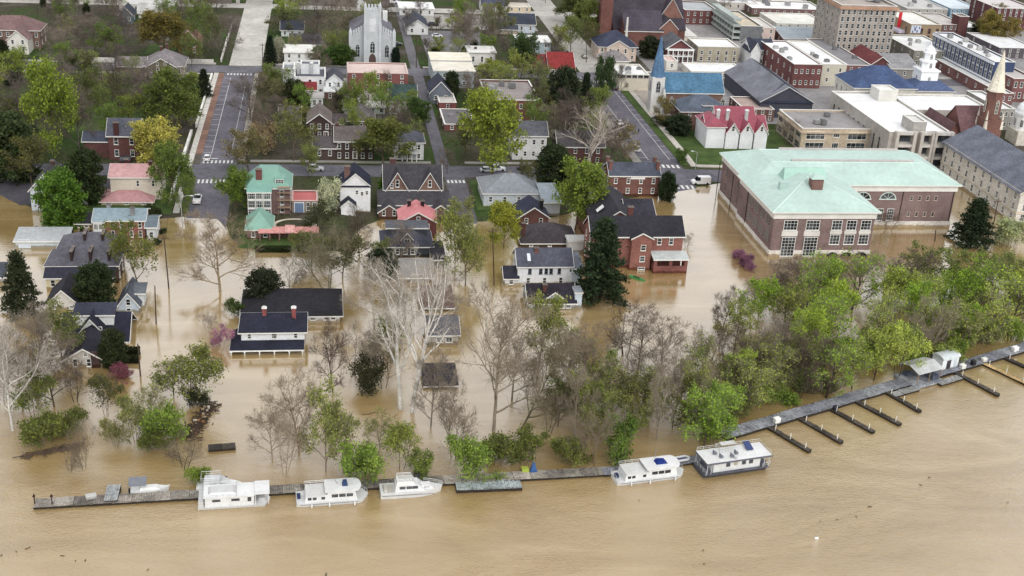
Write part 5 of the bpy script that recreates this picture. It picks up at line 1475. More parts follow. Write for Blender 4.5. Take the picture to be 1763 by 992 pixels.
for i, (w2, a, b, sides) in enumerate(((3.2, 0, 0.42, 4), (2.5, 0.42, 0.62, 8), (1.9, 0.62, 0.82, 8))):
    mb = MB()
    off = 45 if sides == 4 else 22.5
    k2 = w2*(1.41 if sides == 4 else 1.08)
    ring = lambda r_, z_: [(xt + r_*math.cos(R(360/sides*q + off)), 8 + h.y0 + r_*math.sin(R(360/sides*q + off)), z_) for q in range(sides)]
    mb.loft([ring(k2, zz + hh*a + 0.002), ring(k2, zz + hh*b - 0.5)])
    mb.loft([ring(k2*1.14, zz + hh*b - 0.498), ring(k2*1.14, zz + hh*b)])
    put('cupola_tier', mb, 'trim_paint', (238, 240, 240), h.root)
    add_window(h.root, 'S', (xt, h.y0 + 8 - w2 - 0.02, zz + hh*(a + b)/2), 1.1, 2.0, 'arch', (228, 230, 230))
    add_window(h.root, 'W', (xt - w2 - 0.02, h.y0 + 8, zz + hh*(a + b)/2), 1.1, 2.0, 'arch', (228, 230, 230))
mb = MB()
rings = []
for rr, t_ in ((1.9, 0.82), (1.7, 0.88), (1.0, 0.94), (0.3, 0.97), (0.06, 1.06)):
    rings.append([(xt + rr*math.cos(R(30*q)), h.y0 + 8 + rr*math.sin(R(30*q)), zz + hh*t_ + 0.003) for q in range(12)])
mb.loft(rings)
put('dome', mb, 'trim_paint', (230, 232, 234), h.root)
# big white roofed civic building, concrete front
h = house('civic_center', 'large civic building with a wide white roof and grey concrete front terraces', 'P', 1532, 1638, 228, 290, 48, 'flat', 0.7, (186, 180, 172), (242, 242, 242), 'concrete', 'membrane', n=0, side=0, cat='building')
vol(h, h.x1 + 0.02, h.x1 + 29, h.y0 + 27, h.y0 + 47, h.z0, h.z1 - 0.4, 'flat', 0.6, (206, 200, 190), (236, 236, 236), 'concrete', 'membrane')
W = h.x1 - h.x0
for (u0, u1) in ((0.13, 0.36), (0.52, 0.66), (0.74, 0.98)):
    for k in range(3):
        mb = MB()
        z = h.z0 + 3.4 + k*3.9
        mb.box(h.x0 + W*u0, h.x0 + W*u1, h.y0 - 1.6, h.y0 - 0.02, z, z + 0.9)
        put('balcony', mb, 'concrete', (206, 202, 196), h.root)
    for k in range(3):
        add_window(h.root, 'S', (h.x0 + W*(u0 + u1)/2, h.y0 - 0.01, h.z0 + 2.1 + k*3.9), W*(u1 - u0)*0.9, 2.3, 'g61', (96, 98, 102))
for u in (0.1, 0.38, 0.5, 0.68, 0.72, 0.99):
    mb = MB()
    mb.box(h.x0 + W*u - 0.5, h.x0 + W*u + 0.5, h.y0 - 1.9, h.y0 - 0.02, -1, h.z1 + 0.5)
    put('pier', mb, 'concrete', (196, 190, 182), h.root)
vol(h, h.x0 + W*0.38, h.x0 + W*0.6, h.y0 + 1, h.y0 + 9, h.z1 - 0.7, h.z1 + 3.0, 'flat', 0.4, (176, 172, 166), (210, 208, 204), 'concrete', 'membrane')
vol(h, h.x0 + W*0.62, h.x0 + W*0.95, h.y0 + 38, h.y0 + 45, h.z1 - 0.7, h.z1 + 3.2, 'flat', 0.4, (216, 214, 206), (230, 230, 226), 'plaster', 'membrane')
windows(h, 'W', h.x0, h.x1, h.y0 + 4, h.y0 + 46, h.z0, h.z1, 10, (0.5,), 1.2, 5.0, 'g14', (150, 142, 132))
# tan two storey school like building
h = house('town_office', 'tan stone two storey office with grey flat roof and groups of four windows', 'B4', 245, 720, -110, 50, 22, 'flat', 0.7, (192, 176, 154), (150, 146, 146), 'stone', 'membrane', n=0, side=0, cat='office')
W = h.x1 - h.x0
for u in (0.2, 0.8):
    for zf in (0.26, 0.72):
        add_window(h.root, 'S', (h.x0 + W*u, h.y0 - 0.01, h.z0 + (h.z1 - h.z0)*zf), W*0.27, 2.6, 'g42', (226, 224, 216))
for zf in (0.3, 0.76):
    add_window(h.root, 'S', (h.x0 + W*0.5, h.y0 - 0.01, h.z0 + (h.z1 - h.z0)*zf), W*0.1, 1.8, 'g31', (226, 224, 216))
windows(h, 'W', h.x0, h.x1, h.y0, h.y1, h.z0, h.z1, 4, (0.26, 0.72), 4.0, 2.4, 'g42', (190, 186, 178))
mb = MB()
mb.box(h.x0 - 0.4, h.x1 + 0.4, h.y0 - 0.5, h.y0 - 0.01, h.z1 - 1.5, h.z1 - 1.0).box(h.x0 - 0.5, h.x0 - 0.01, h.y0 - 0.01, h.y1, h.z1 - 1.5, h.z1 - 1.0)
put('cornice', mb, 'stone', (186, 170, 148), h.root)
roof_units(h, 3, 41, 2.0)
# red church with the pale spire
h = house('spire_church', 'red brick church with steep maroon roof and a slim pale stone spire', 'B4', 1290, 1400, -20, 140, 22, 'gx', 0.2, (140, 76, 62), (110, 84, 86), n=0, side=0, cat='church', trim=None)
vol(h, h.x0 - 2.6, h.x1 - 1, h.y0 + 4, h.y0 + 22, h.z0, h.z1 - 2, 'gy', 7.0, (140, 76, 62), (112, 86, 88), oh=0.3, trim=None)
for k in range(4):
    add_window(h.root, 'W', (h.x0 - 2.61, h.y0 + 6.5 + k*4.2, h.z0 + 6), 1.5, 5.0, 'gothic', (206, 200, 190))
vol(h, h.x1 - 0.98, h.x1 + 9, h.y0 + 6, h.y0 + 18, h.z0, h.z1 + 2, 'gx', 6.5, (156, 88, 72), (116, 88, 90), oh=0.3, trim=None)
yt = h.y0 + 5
pz = lambda ty, px=1580: on_y(*tp('A4', px, ty), h.o.y + yt).z - h.o.z
xt = on(h, on_y(*tp('A4', 1550, 700), h.o.y + yt).x)
zt = pz(620)
mb = MB()
mb.box(xt - 3.0, xt + 3.0, yt - 3.0, yt + 3.0, -1, zt*0.62)
ring = lambda r_, z_: [(xt + r_*math.cos(R(45*q + 22.5)), yt + r_*math.sin(R(45*q + 22.5)), z_) for q in range(8)]
mb.loft([ring(2.7, zt*0.62 + 0.003), ring(2.5, zt)])
put('tower', mb, 'brick', (150, 92, 74), h.root)
mb = MB()
mb.loft([ring(2.9, zt + 0.004), ring(2.4, zt + 1.2), ring(0.12, pz(345, 1610))])
put('spire', mb, 'stone', (222, 214, 196), h.root)
for f_, (dx, dy) in (('S', (0, -2.62)), ('W', (-2.62, 0))):
    add_window(h.root, f_, (xt + dx, yt + dy, zt*0.8), 1.1, 4.4, 'gothic', (222, 214, 198))
for sx in (-1, 1):
    for sy in (-1, 1):
        mb = MB()
        cx_, cy_ = xt + sx*2.7, yt + sy*2.7
        mb.solid([(cx_ - .5, cy_ - .5, zt*0.62 - 3), (cx_ + .5, cy_ - .5, zt*0.62 - 3), (cx_ + .5, cy_ + .5, zt*0.62 - 3), (cx_ - .5, cy_ + .5, zt*0.62 - 3)], [(cx_ - .05, cy_ - .05, zt*0.62 + 3), (cx_ + .05, cy_ - .05, zt*0.62 + 3), (cx_ + .05, cy_ + .05, zt*0.62 + 3), (cx_ - .05, cy_ + .05, zt*0.62 + 3)])
        put('pinnacle', mb, 'stone', (214, 206, 190), h.root)
# domed tower at the right edge
cp_ = gnd(*tp('B4', 1730, -20))
dt = thing('domed_tower', 'white domed bell tower cut by the right edge above the pale stone building', 'tower', cp_)
zc = lambda ty: on_y(*tp('A4', 1720, ty), cp_.y).z - cp_.z
ring = lambda r_, z_, n=12, o_=15: [(r_*math.cos(R(360/n*q + o_)), r_*math.sin(R(360/n*q + o_)), z_) for q in range(n)]
mb = MB()
mb.loft([ring(5.2, -1, 4, 45), ring(5.2, zc(880), 4, 45)])
put('tower_base', mb, 'stone', (206, 200, 188), dt)
mb = MB()
mb.loft([ring(3.4, zc(880) + 0.003), ring(3.4, zc(780))])
mb.loft([ring(3.8, zc(780) + 0.003), ring(3.8, zc(765))])
put('belfry', mb, 'trim_paint', (232, 232, 230), dt)
mb = MB()
zz0, zz1 = zc(765), zc(690)
mb.loft([ring(3.4*math.cos(R(a)) + 0.02, zz0 + 0.004 + (zz1 - zz0)*math.sin(R(a))) for a in (0, 20, 40, 60, 78, 90)])
put('dome', mb, 'trim_paint', (226, 230, 230), dt)
for k in range(8):
    a = R(45*k - 90)
    w_, p_ = window_meshes(1.1, 2.6, 'arch')
    o = put('window', w_, 'trim_paint', (220, 220, 216), dt, (3.36*math.cos(a), 3.36*math.sin(a), (zc(880) + zc(780))/2))
    o.rotation_euler = (0, 0, a + math.pi/2)
    put('pane', p_, 'window_glass', None, o)
# top edge and right edge blocks
h = house('shop_block', 'long low brick building with white roof along the top left of the tan tower', 'A4', -100, 395, 62, 110, 20, 'flat', 0.5, (146, 104, 100), (234, 234, 232), 'brick', 'membrane', n=10, side=2, cat='building', zs=(0.5,))
roof_units(h, 4, 51, 2.4)
h = house('shop_block', 'beige and grey low blocks with blue edged canopy left of the tan tower', 'A4', 120, 400, 268, 310, 26, 'gx', 2.0, (146, 84, 78), (150, 164, 172), 'brick', 'seam_metal', n=4, side=2, cat='building')
h = house('shop_block', 'pinkish concrete block left of the blue edged canopy', 'A4', -170, 62, 190, 285, 22, 'flat', 0.5, (204, 184, 176), (206, 202, 196), 'plaster', 'membrane', n=4, side=2, cat='building')
h = house('shop_block', 'white flat roofed building behind the blue edged canopy', 'A4', 70, 420, 165, 230, 24, 'flat', 0.5, (206, 200, 190), (226, 224, 216), 'plaster', 'membrane', n=6, side=2, cat='building')
h = house('shop_block', 'pale blue two storey shop block at the top right', 'A4', 1258, 1470, 62, 122, 28, 'flat', 0.5, (146, 178, 202), (206, 216, 222), 'plaster', 'membrane', n=7, side=3, cat='building', zs=(0.3, 0.72))
h = house('shop_block', 'grey low warehouse with ribbed white roof at the top right of the tan tower', 'A4', 960, 1240, 62, 122, 40, 'flat', 0.4, (176, 172, 168), (190, 188, 186), 'plaster', 'membrane', n=5, side=3, cat='building')
roof_units(h, 4, 55, 2.0)
h = house('shop_block', 'four storey dark red brick building in the top right corner', 'A4', 1575, 1850, 60, 205, 26, 'flat', 0.6, (122, 60, 62), (206, 200, 198), 'brick', 'membrane', n=7, side=3, cat='building', zs=(0.2, 0.45, 0.7, 0.9), ww=1.0, wh=1.6)
h = house('shop_block', 'white arched shop at the top right edge', 'A4', 1490, 1700, 35, 66, 20, 'flat', 0.5, (216, 212, 208), (200, 190, 186), 'plaster', 'membrane', n=5, side=0, cat='building', zs=(0.5,), style='arch', ww=1.6)
h = house('shop_block', 'low white roofed shop beside the yellow green trees at the right', 'A4', 1365, 1480, 190, 245, 18, 'flat', 0.4, (110, 116, 110), (234, 234, 232), 'plaster', 'membrane', n=3, side=1, cat='building')
h = house('shop_block', 'dark low roofed building at the right edge under the red brick corner building', 'A4', 1590, 1850, 330, 400, 30, 'flat', 0.4, (96, 90, 96), (226, 226, 226), 'plaster', 'membrane', n=5, side=2, cat='building')
h = house('shop_block', 'brick two storey building at the right edge with white framed windows', 'A4', 1690, 1850, 540, 700, 30, 'flat', 0.6, (148, 84, 78), (190, 184, 180), 'brick', 'membrane', n=4, side=5, cat='building', zs=(0.3, 0.75), ww=1.2, wh=2.2)
h = house('shop_block', 'low white roofed row right of the slim pale spire', 'A4', 1600, 1690, 640, 720, 60, 'flat', 0.5, (150, 92, 86), (226, 226, 224), 'brick', 'membrane', n=2, side=8, cat='building', zs=(0.6,))
h = house('shop_block', 'grey concrete hall with white roof between spire church and civic building', 'A4', 1590, 1700, 745, 890, 24, 'flat', 0.6, (160, 156, 150), (226, 226, 224), 'concrete', 'membrane', n=3, side=2, cat='building')
for i, (x0, x1, ye, yb, d, w, r_, lab) in enumerate((
    (300, 560, 22, 60, 16, (150, 90, 84), (206, 204, 200), 'brick block with grey roof at the very top right of the huge church'),
    (420, 520, 14, 30, 14, (180, 160, 150), (222, 222, 220), 'small white roofed block at the top edge left of the tan tower'),
    (700, 900, -6, 30, 16, (170, 120, 110), (214, 212, 210), 'brick block behind the tan tower at the top edge'),
    (1400, 1560, -10, 25, 14, (150, 96, 92), (200, 200, 200), 'reddish block peeking over the top right edge'))):
    h = house('shop_block', lab, 'A4', x0 if i else 60, x1 if i else 300, ye, yb, d, 'flat', 0.4, w, r_, 'brick', 'membrane', n=4, side=2, cat='building')
h = house('shop_block', 'white roofed block with rooftop units at the top edge behind the parking garage', 'A3', 1420, 1690, 20, 70, 22, 'flat', 0.5, (206, 200, 192), (222, 222, 222), 'plaster', 'membrane', n=5, side=2, cat='building')
roof_units(h, 6, 61, 2.4)
# ------------------------------------------------------------------ docks
rnd = random.Random(7)
def frame_from(pa, pb, z=0.0):
    a, b = at(pa[0], pa[1], z), at(pb[0], pb[1], z)
    d = b - a
    return a, b, d.length, math.atan2(d.y, d.x)
def dock(name, label, pa, pb, width, colors, zt=0.55, panel=3.0, group=None, fringe=True, posts=0, post_col=(220, 218, 210), th=0.3):
    """a floating dock along the line between two water points: deck panels on a dark float frame"""
    a, b, L, ang = frame_from(pa, pb)
    o = thing(name, label, 'dock', (a.x, a.y, 0), ang, group)
    mb = MB()
    mb.box(0, L, 0.1, width - 0.1, -0.4, zt - th*0.5)
    mb.box(0, L, 0.0, 0.12, 0.05, zt - 0.03).box(0, L, width - 0.12, width, 0.05, zt - 0.03)
    put('float_frame', mb, 'lumber', (52, 47, 42), o)
    n = max(1, int(round(L/panel)))
    for k in range(n):
        x0, x1 = L*k/n + 0.02, L*(k + 1)/n - 0.02
        mb = MB()
        dz = rnd.uniform(-0.04, 0.05)
        m = max(2, int((x1 - x0)/0.34))
        for j in range(m):
            xa, xb = x0 + (x1 - x0)*j/m, x0 + (x1 - x0)*(j + 1)/m - 0.03
            mb.box(xa, xb, -0.06 - rnd.uniform(0, 0.1), width + 0.06 + rnd.uniform(0, 0.1), zt + dz - 0.06, zt + dz + rnd.uniform(-0.015, 0.02))
        put('deck_panel', mb, 'decking', rnd.choice(colors), o)
    for k in range(posts):
        x = L*(k + 0.7)/posts
        pb_ = MB()
        pb_.bar((x, width*0.5, zt), (x, width*0.5, zt + 1.1), 0.09, 0.09, 6)
        put('mooring_post', pb_, 'trim_paint', post_col, o)
    return o, L
WTH = [(150, 143, 134), (128, 122, 114), (168, 160, 150), (112, 106, 100), (142, 136, 126)]
GRY = [(136, 138, 144), (126, 128, 136), (146, 148, 152)]
DRK = [(74, 68, 62), (66, 60, 56), (84, 77, 70)]
d1, L1 = dock('main_dock', 'long weathered wooden dock with rotten planks that the white boats are tied to', (58, 878), (1060, 820), 2.3, WTH)
dock('walkway', 'short grey dock piece joining the weathered dock to the dark houseboat', (1040, 822), (1215, 797), 1.9, GRY)
d2, L2 = dock('marina_walkway', 'grey marina walkway climbing along the wood towards the right edge', (1252, 760), (1800, 598), 2.9, GRY, 0.7)
for i, (pa, pb, lab, cl) in enumerate((
    ((1331, 745), (1391, 781), 'dark finger pier nearest the dark hulled houseboat', DRK),
    ((1383, 729), (1446, 766), 'second dark finger pier counted from the dark hulled houseboat', DRK),
    ((1435, 712), (1501, 748), 'third dark finger pier counted from the dark hulled houseboat', DRK),
    ((1484, 702), (1547, 735), 'fourth dark finger pier counted from the dark hulled houseboat', DRK),
    ((1533, 684), (1581, 712), 'short dark finger pier just left of the open dock shelter', DRK),
    ((1652, 651), (1716, 684), 'dark finger pier right of the white dock shed', DRK),
    ((1697, 634), (1768, 666), 'tan new lumber finger pier near the right edge', [(196, 168, 122), (186, 158, 112)]),
    ((1733, 624), (1800, 652), 'dark finger pier cut by the right edge', DRK))):
    dock('finger_pier', lab, (pa[0] - 17, pa[1] - 9.5), pb, 0.9, cl, 0.5, 2.4, 'finger piers of the marina', posts=3)
dock('floating_platform', 'long flat grey floating platform moored between the cruiser and the trawler', (786, 850), (899, 845), 2.2, [(160, 168, 166), (152, 160, 160)], 0.75, 2.6)
dock('floating_platform', 'small grey floating platform in front of the open dock shelter', (1541, 686), (1583, 674), 1.5, [(150, 150, 148)], 0.5, 2.2)
dock('floating_platform', 'small grey floating platform right of the open dock shelter', (1620, 666), (1657, 655), 1.5, [(150, 150, 148)], 0.5, 2.2)
dock('floating_platform', 'grey gangway platform set across the weathered dock beside the small sailboat', (179, 869), (203, 868), 4.4, [(158, 160, 160)], 0.85, 2.6)
dock('floating_platform', 'dark log raft drifting near the broken tree', (359, 779), (406, 775), 1.6, DRK, 0.55, 2.0)
# frames, boxes and shelters on the docks
def crate(name, label, p, w, d, hh, color, mat='plaster', z=0.6, cat='box', group=None, lid=True):
    c = at(p[0], p[1], z)
    o = thing(name, label, cat, c, 0.3, group)
    mb = MB()
    mb.box(-w/2, w/2, -d/2, d/2, 0, hh)
    put('body', mb, mat, color, o)
    mb = MB()
    mb.solid([(-w/2 - .05, -d/2 - .05, hh + .003), (w/2 + .05, -d/2 - .05, hh + .003), (w/2 + .05, d/2 + .05, hh + .003), (-w/2 - .05, d/2 + .05, hh + .003)], [(-w/2, -d/2, hh + .15), (w/2, -d/2, hh + .15), (w/2, d/2, hh + .22), (-w/2, d/2, hh + .22)])
    put('lid', mb, mat, tuple(min(255, c_ + 14) for c_ in color), o)
    return o
crate('dock_box', 'small pale box standing on the left part of the weathered dock', (597, 0) if False else (157, 858), 1.6, 0.8, 0.5, (176, 176, 172))
crate('dock_box', 'white box at the near end of the marina walkway', (1337, 727), 1.2, 0.8, 0.8, (226, 226, 222), z=0.75)
crate('dock_box', 'white box just right of the white dock shed', (1657, 634), 1.1, 0.8, 0.7, (220, 220, 214), z=0.75)
crate('dock_box', 'low white box further right of the white dock shed', (1694, 622), 1.1, 0.7, 0.6, (214, 214, 210), z=0.75)
crate('dock_box', 'white box on the walkway at the right edge', (1747, 604), 1.3, 0.9, 0.8, (228, 228, 226), z=0.75)
crate('trash_barrel', 'black barrel on the walkway right of the white dock shed', (1675, 628), 0.8, 0.8, 0.9, (40, 40, 42), 'rubber', z=0.75, cat='barrel')
crate('generator', 'black machine on the marina walkway beside the third finger pier', (1438, 705), 0.9, 0.6, 0.6, (38, 38, 48), 'rubber', z=0.75, cat='machine')
sh = gnd(1588, 660)
o = thing('dock_shelter', 'open dock shelter with grey gabled metal roof on thin posts', 'shelter', (sh.x, sh.y + 1.4, 0.72), math.atan2(31, 81))
mb = MB()
mb.slab([(-3.6, -2.6, 2.5), (3.4, -2.6, 2.5), (3.4, 0.2, 3.4), (-3.6, 0.2, 3.4)], 0.1)
mb.slab([(-3.6, 0.2, 3.4), (3.4, 0.2, 3.4), (3.4, 3.0, 2.5), (-3.6, 3.0, 2.5)], 0.1)
put('roof', mb, 'seam_metal', (196, 198, 198), o)
for x in (-3.3, 0, 3.1):
    for y in (-2.3, 2.7):
        pb_ = MB()
        pb_.bar((x, y, 0), (x, y, 2.5), 0.07, 0.07, 6)
        put('post', pb_, 'lumber', (150, 126, 96), o)
mb = MB()
mb.box(-4.2, 3.6, -3.0, 3.2, -0.55, 0.0)
put('floor', mb, 'decking', (140, 144, 150), o)
mb = MB()
mb.box(1.2, 3.0, -2.2, 2.4, 0.01, 1.0).box(-2.6, -1.4, 1.2, 2.4, 0.01, 0.8)
put('bench', mb, 'lumber', (84, 90, 104), o)
ws = gnd(1630, 640)
o = thing('dock_shed', 'white shed with rounded grey roof and dark doors on the marina walkway', 'shed', (ws.x, ws.y + 1.3, 0.72), math.atan2(31, 81))
mb = MB()
mb.box(-2.4, 2.4, -1.3, 1.5, 0, 2.4)
put('wall', mb, 'siding', (232, 236, 238), o)
mb = MB()
mb.loft([[(x, 1.65*math.cos(R(a)) + 0.1, 2.4 + 0.75*math.sin(R(a))) for a in range(0, 181, 20)] for x in (-2.55, 2.55)])
put('roof', mb, 'metal', (206, 212, 214), o)
for x, w_ in ((-0.5, 1.2), (1.4, 0.8)):
    mb = MB()
    mb.box(x - w_/2, x + w_/2, -1.34, -1.302, 0.05, 2.0)
    put('door', mb, 'trim_paint', (58, 50, 58) if x < 0 else (196, 206, 210), o)
for px, lab in ((60, 'dark mooring frame post at the left tip of the weathered dock'), (90, 'second dark post near the left tip of the weathered dock')):
    p = at(px, 868, 0.5)
    mb = MB()
    mb.bar((0, 0, -0.3), (0, 0, 1.9), 0.1, 0.08, 6).box(-0.2, 0.2, -0.2, 0.2, 1.4, 1.55)
    tag(put('mooring_pile', mb, 'lumber', (58, 40, 38), None, p), lab, 'post')
o = thing('boat_hoist', 'black triangular boat hoist frame behind the pointed cruiser', 'hoist', at(725, 824, 0.5), 0.0)
mb = MB()
for a, b in (((-1.2, 0.4, 0), (0.7, 0.4, 3.0)), ((0.7, 0.4, 0), (0.7, 0.4, 3.0)), ((-1.2, 0.4, 1.2), (0.9, 0.4, 1.2)), ((-1.2, 0.4, 0), (-1.2, 0.4, 1.2)), ((1.0, 0.4, 0), (1.0, 0.4, 1.3))):
    mb.bar(a, b, 0.07)
put('frame', mb, 'metal', (44, 40, 42), o)
mb = MB()
mb.box(-1.1, 1.0, 0.1, 1.3, 0.02, 0.75)
put('tub', mb, 'metal', (92, 92, 96), o)
o = thing('flag_stand', 'blue cloth wrapped on a thin pole standing on the weathered dock', 'flag', at(918, 812, 0.5), 0.0)
mb = MB()
mb.bar((0, 0, 0), (0, 0, 3.6), 0.05)
put('pole', mb, 'metal', (150, 140, 120), o)
mb = MB()
mb.solid([(-0.6, -0.4, 0.0), (0.7, -0.4, 0.0), (0.7, 0.4, 0.0), (-0.6, 0.4, 0.0)], [(-0.1, -0.08, 1.9), (0.15, -0.08, 1.9), (0.15, 0.1, 1.9), (-0.1, 0.1, 1.9)])
put('blue_cloth', mb, 'cloth', (62, 92, 140), o)
mb = MB()
mb.box(-2.0, -0.8, -0.3, 0.9, 0.0, 0.55)
put('green_tub', mb, 'fibreglass', (170, 186, 80), o)

# ------------------------------------------------------------------ boats
FW = (222, 223, 222)
def hull(L, B, zd, bow=0.0, stern=0.92, sheer=0.0, n=14):
    """bow: length of the pointed part at +x; returns a closed hull"""
    mb = MB()
    rings = []
    for i in range(n + 1):
        u = i/n
        x = -L/2 + L*u
        k = 1.0
        if bow > 0 and x > L/2 - bow:
            s = (x - (L/2 - bow))/bow
            k = max(0.03, (1 - s**2.1))
        if u < 0.08:
            k = min(k, stern + (1 - stern)*u/0.08)
        z = zd + sheer*max(0.0, u - 0.4)**2*2.5
        w = B/2*k
        xb = x - (0.35*zd*(u > 0.8)*(u - 0.8)/0.2 if bow > 0 else 0)
        rings.append([(x, -w, z), (xb, -w*0.86, 0.02), (xb, -w*0.5, -0.45), (xb, w*0.5, -0.45), (xb, w*0.86, 0.02), (x, w, z)])
    mb.loft(rings)
    return mb
def block(x0, x1, y, z0, z1, sf=0.0, sb=0.0, sy=0.0):
    """cabin with raked front and back"""
    mb = MB()
    mb.solid([(x0, -y, z0), (x1, -y, z0), (x1, y, z0), (x0, y, z0)], [(x0 + sb, -y + sy, z1), (x1 - sf, -y + sy, z1), (x1 - sf, y - sy, z1), (x0 + sb, y - sy, z1)])
    return mb
def boat_root(name, label, pa, pb, beam, cat='boat', turn=False):
    a, b, L, ang = frame_from(pa, pb)
    c = (a + b)/2 + Vector((-math.sin(ang), math.cos(ang), 0))*beam/2
    o = thing(name, label, cat, (c.x, c.y, 0), ang + (math.pi if turn else 0))
    return o, L
def side_windows(o, xs, y, z, w, hh, frame=True, sides=(-1, 1)):
    for s in sides:
        for x in xs:
            mb = MB()
            mb.box(x - w/2, x + w/2, min(s*(y + 0.004), s*(y + 0.03)), max(s*(y + 0.004), s*(y + 0.03)), z - hh/2, z + hh/2)
            put('window', mb, 'window_glass', None, o)
def rail(o, pts, z, hh=0.7, step=1.0):
    mb = MB()
    for p, q in zip(pts, pts[1:]):
        P_, Q_ = Vector((p[0], p[1], 0)), Vector((q[0], q[1], 0))
        mb.bar((p[0], p[1], z + hh), (q[0], q[1], z + hh), 0.035, n=4)
        mb.bar((p[0], p[1], z + hh*0.5), (q[0], q[1], z + hh*0.5), 0.025, n=4)
        k = max(1, int((Q_ - P_).length/step))
        for i in range(k + 1):
            r_ = P_.lerp(Q_, i/k)
            mb.bar((r_.x, r_.y, z), (r_.x, r_.y, z + hh), 0.03, n=4)
    return put('rail', mb, 'metal', (214, 216, 218), o)
def mooring(o, L, beam):
    for sx in (-0.36, 0.36):
        mb = MB()
        pts = [Vector((sx*L, beam/2 - 0.1, 0.75)), Vector((sx*L*1.12, beam/2 + 0.5, 0.5)), Vector((sx*L*1.2, beam/2 + 1.1, 0.6))]
        for p, q in zip(pts, pts[1:]):
            mb.bar(p, q, 0.03, n=4)
        put('mooring_line', mb, 'cloth', (180, 170, 150), o)
def fender(o, x, y):
    mb = MB()
    mb.bar((x, y, 0.05), (x, y, 0.6), 0.14, 0.14, 7)
    put('fender', mb, 'rubber', (226, 226, 222), o)
# boxy houseboat at the left
o, L = boat_root('houseboat', 'boxy white houseboat with plain sides and an open porch at its right end', (341, 881), (466, 873), 4.0)
put('hull', hull(L, 4.0, 0.55, 0.9), 'fibreglass', FW, o)
put('cabin', block(-L/2 + 1.1, L/2 - 2.6, 1.75, 0.55, 2.3), 'fibreglass', FW, o)
mb = MB()
mb.box(-L/2 + 0.9, L/2 - 2.5, -1.95, 1.95, 2.302, 2.42)
put('roof', mb, 'fibreglass', (232, 232, 231), o)
mb = MB()
mb.box(L/2 - 2.48, L/2 - 0.1, -1.95, 1.95, 2.5, 2.62)
put('porch_roof', mb, 'fibreglass', (232, 232, 231), o)
for x in (L/2 - 2.4, L/2 - 0.3):
    for y in (-1.8, 1.8):
        mb = MB()
        mb.bar((x, y, 0.55), (x, y, 2.5), 0.06)
        put('post', mb, 'metal', (226, 226, 226), o)
side_windows(o, (0.2, -2.8), 1.75, 1.65, 1.3, 0.45)
side_windows(o, (2.4,), 1.75, 1.6, 0.6, 0.8)
mb = MB()
mb.box(L/2 - 2.597, L/2 - 2.57, -1.2, 1.2, 0.6, 2.1)
put('door', mb, 'window_glass', None, o)
mb = MB()
mb.box(L/2 - 1.9, L/2 - 0.9, -0.9, 0.9, 0.552, 1.1).box(-L/2 + 0.1, -L/2 + 0.9, -1.9, 1.7, 0.552, 1.7)
put('locker', mb, 'cloth', (86, 48, 60), o) if False else put('locker', mb, 'fibreglass', (198, 198, 196), o)
mb = MB()
mb.solid([(-L/2 + 1.6, -1.2, 2.421), (0.4, -1.2, 2.421), (0.4, 1.2, 2.421), (-L/2 + 1.6, 1.2, 2.421)], [(-L/2 + 2.0, -1.0, 2.7), (-0.2, -1.0, 2.7), (-0.2, 1.0, 2.7), (-L/2 + 2.0, 1.0, 2.7)])
put('roof_locker', mb, 'fibreglass', (206, 206, 205), o)
rail(o, ((-L/2 + 1.0, -1.9), (0.4, -1.9), (0.4, 1.9), (-L/2 + 1.0, 1.9)), 2.42, 0.5)
# cruiser hidden behind it
o, L = boat_root('cruiser', 'white cruiser with a railed flybridge tied behind the boxy houseboat', (338, 851), (418, 847), 2.8)
put('hull', hull(L, 2.8, 0.9, 3.0), 'fibreglass', FW, o)
put('cabin', block(-L/2 + 1.0, L/2 - 2.0, 1.15, 0.9, 1.8, 1.2, 0.2, 0.15), 'fibreglass', FW, o)
put('bridge', block(-L/2 + 1.2, 0.6, 0.95, 1.802, 2.15, 0.5, 0.1, 0.1), 'fibreglass', (204, 206, 207), o)
side_windows(o, (-1.0, 0.6), 1.08, 1.4, 1.1, 0.4)
rail(o, ((-L/2 + 0.8, -1.1), (0.2, -1.1), (0.2, 1.1), (-L/2 + 0.8, 1.1), (-L/2 + 0.8, -1.1)), 1.9, 0.8, 0.7)
# small sailboat with solar panels
o, L = boat_root('sailboat', 'small white boat with grey solar panels over its stern beside the grey gangway', (225, 855), (292, 850), 1.9)
put('hull', hull(L, 1.9, 0.75, 3.2, sheer=0.2), 'fibreglass', FW, o)
put('cabin', block(-1.6, 1.6, 0.6, 0.76, 1.15, 0.5, 0.1, 0.1), 'fibreglass', (232, 232, 230), o)
fr_ = MB()
for x in (-3.0, -0.9):
    for y in (-0.8, 0.8):
        fr_.bar((x, y, 0.7), (x, y, 1.9), 0.03)
put('panel_frame', fr_, 'metal', (200, 200, 200), o)
for k in range(3):
    mb = MB()
    mb.slab([(-3.3 + k*0.95, -0.9, 1.9), (-2.4 + k*0.95, -0.9, 1.9), (-2.4 + k*0.95, 0.9, 2.5), (-3.3 + k*0.95, 0.9, 2.5)], 0.05)
    put('solar_panel', mb, 'metal', (118, 122, 130), o)
mb = MB()
mb.box(-L/2 - 0.35, -L/2 - 0.02, -0.2, 0.2, -0.2, 0.9)
put('outboard_motor', mb, 'rubber', (40, 40, 42), o)
rail(o, ((1.6, -0.75), (3.1, -0.25)), 0.85, 0.45, 0.6)
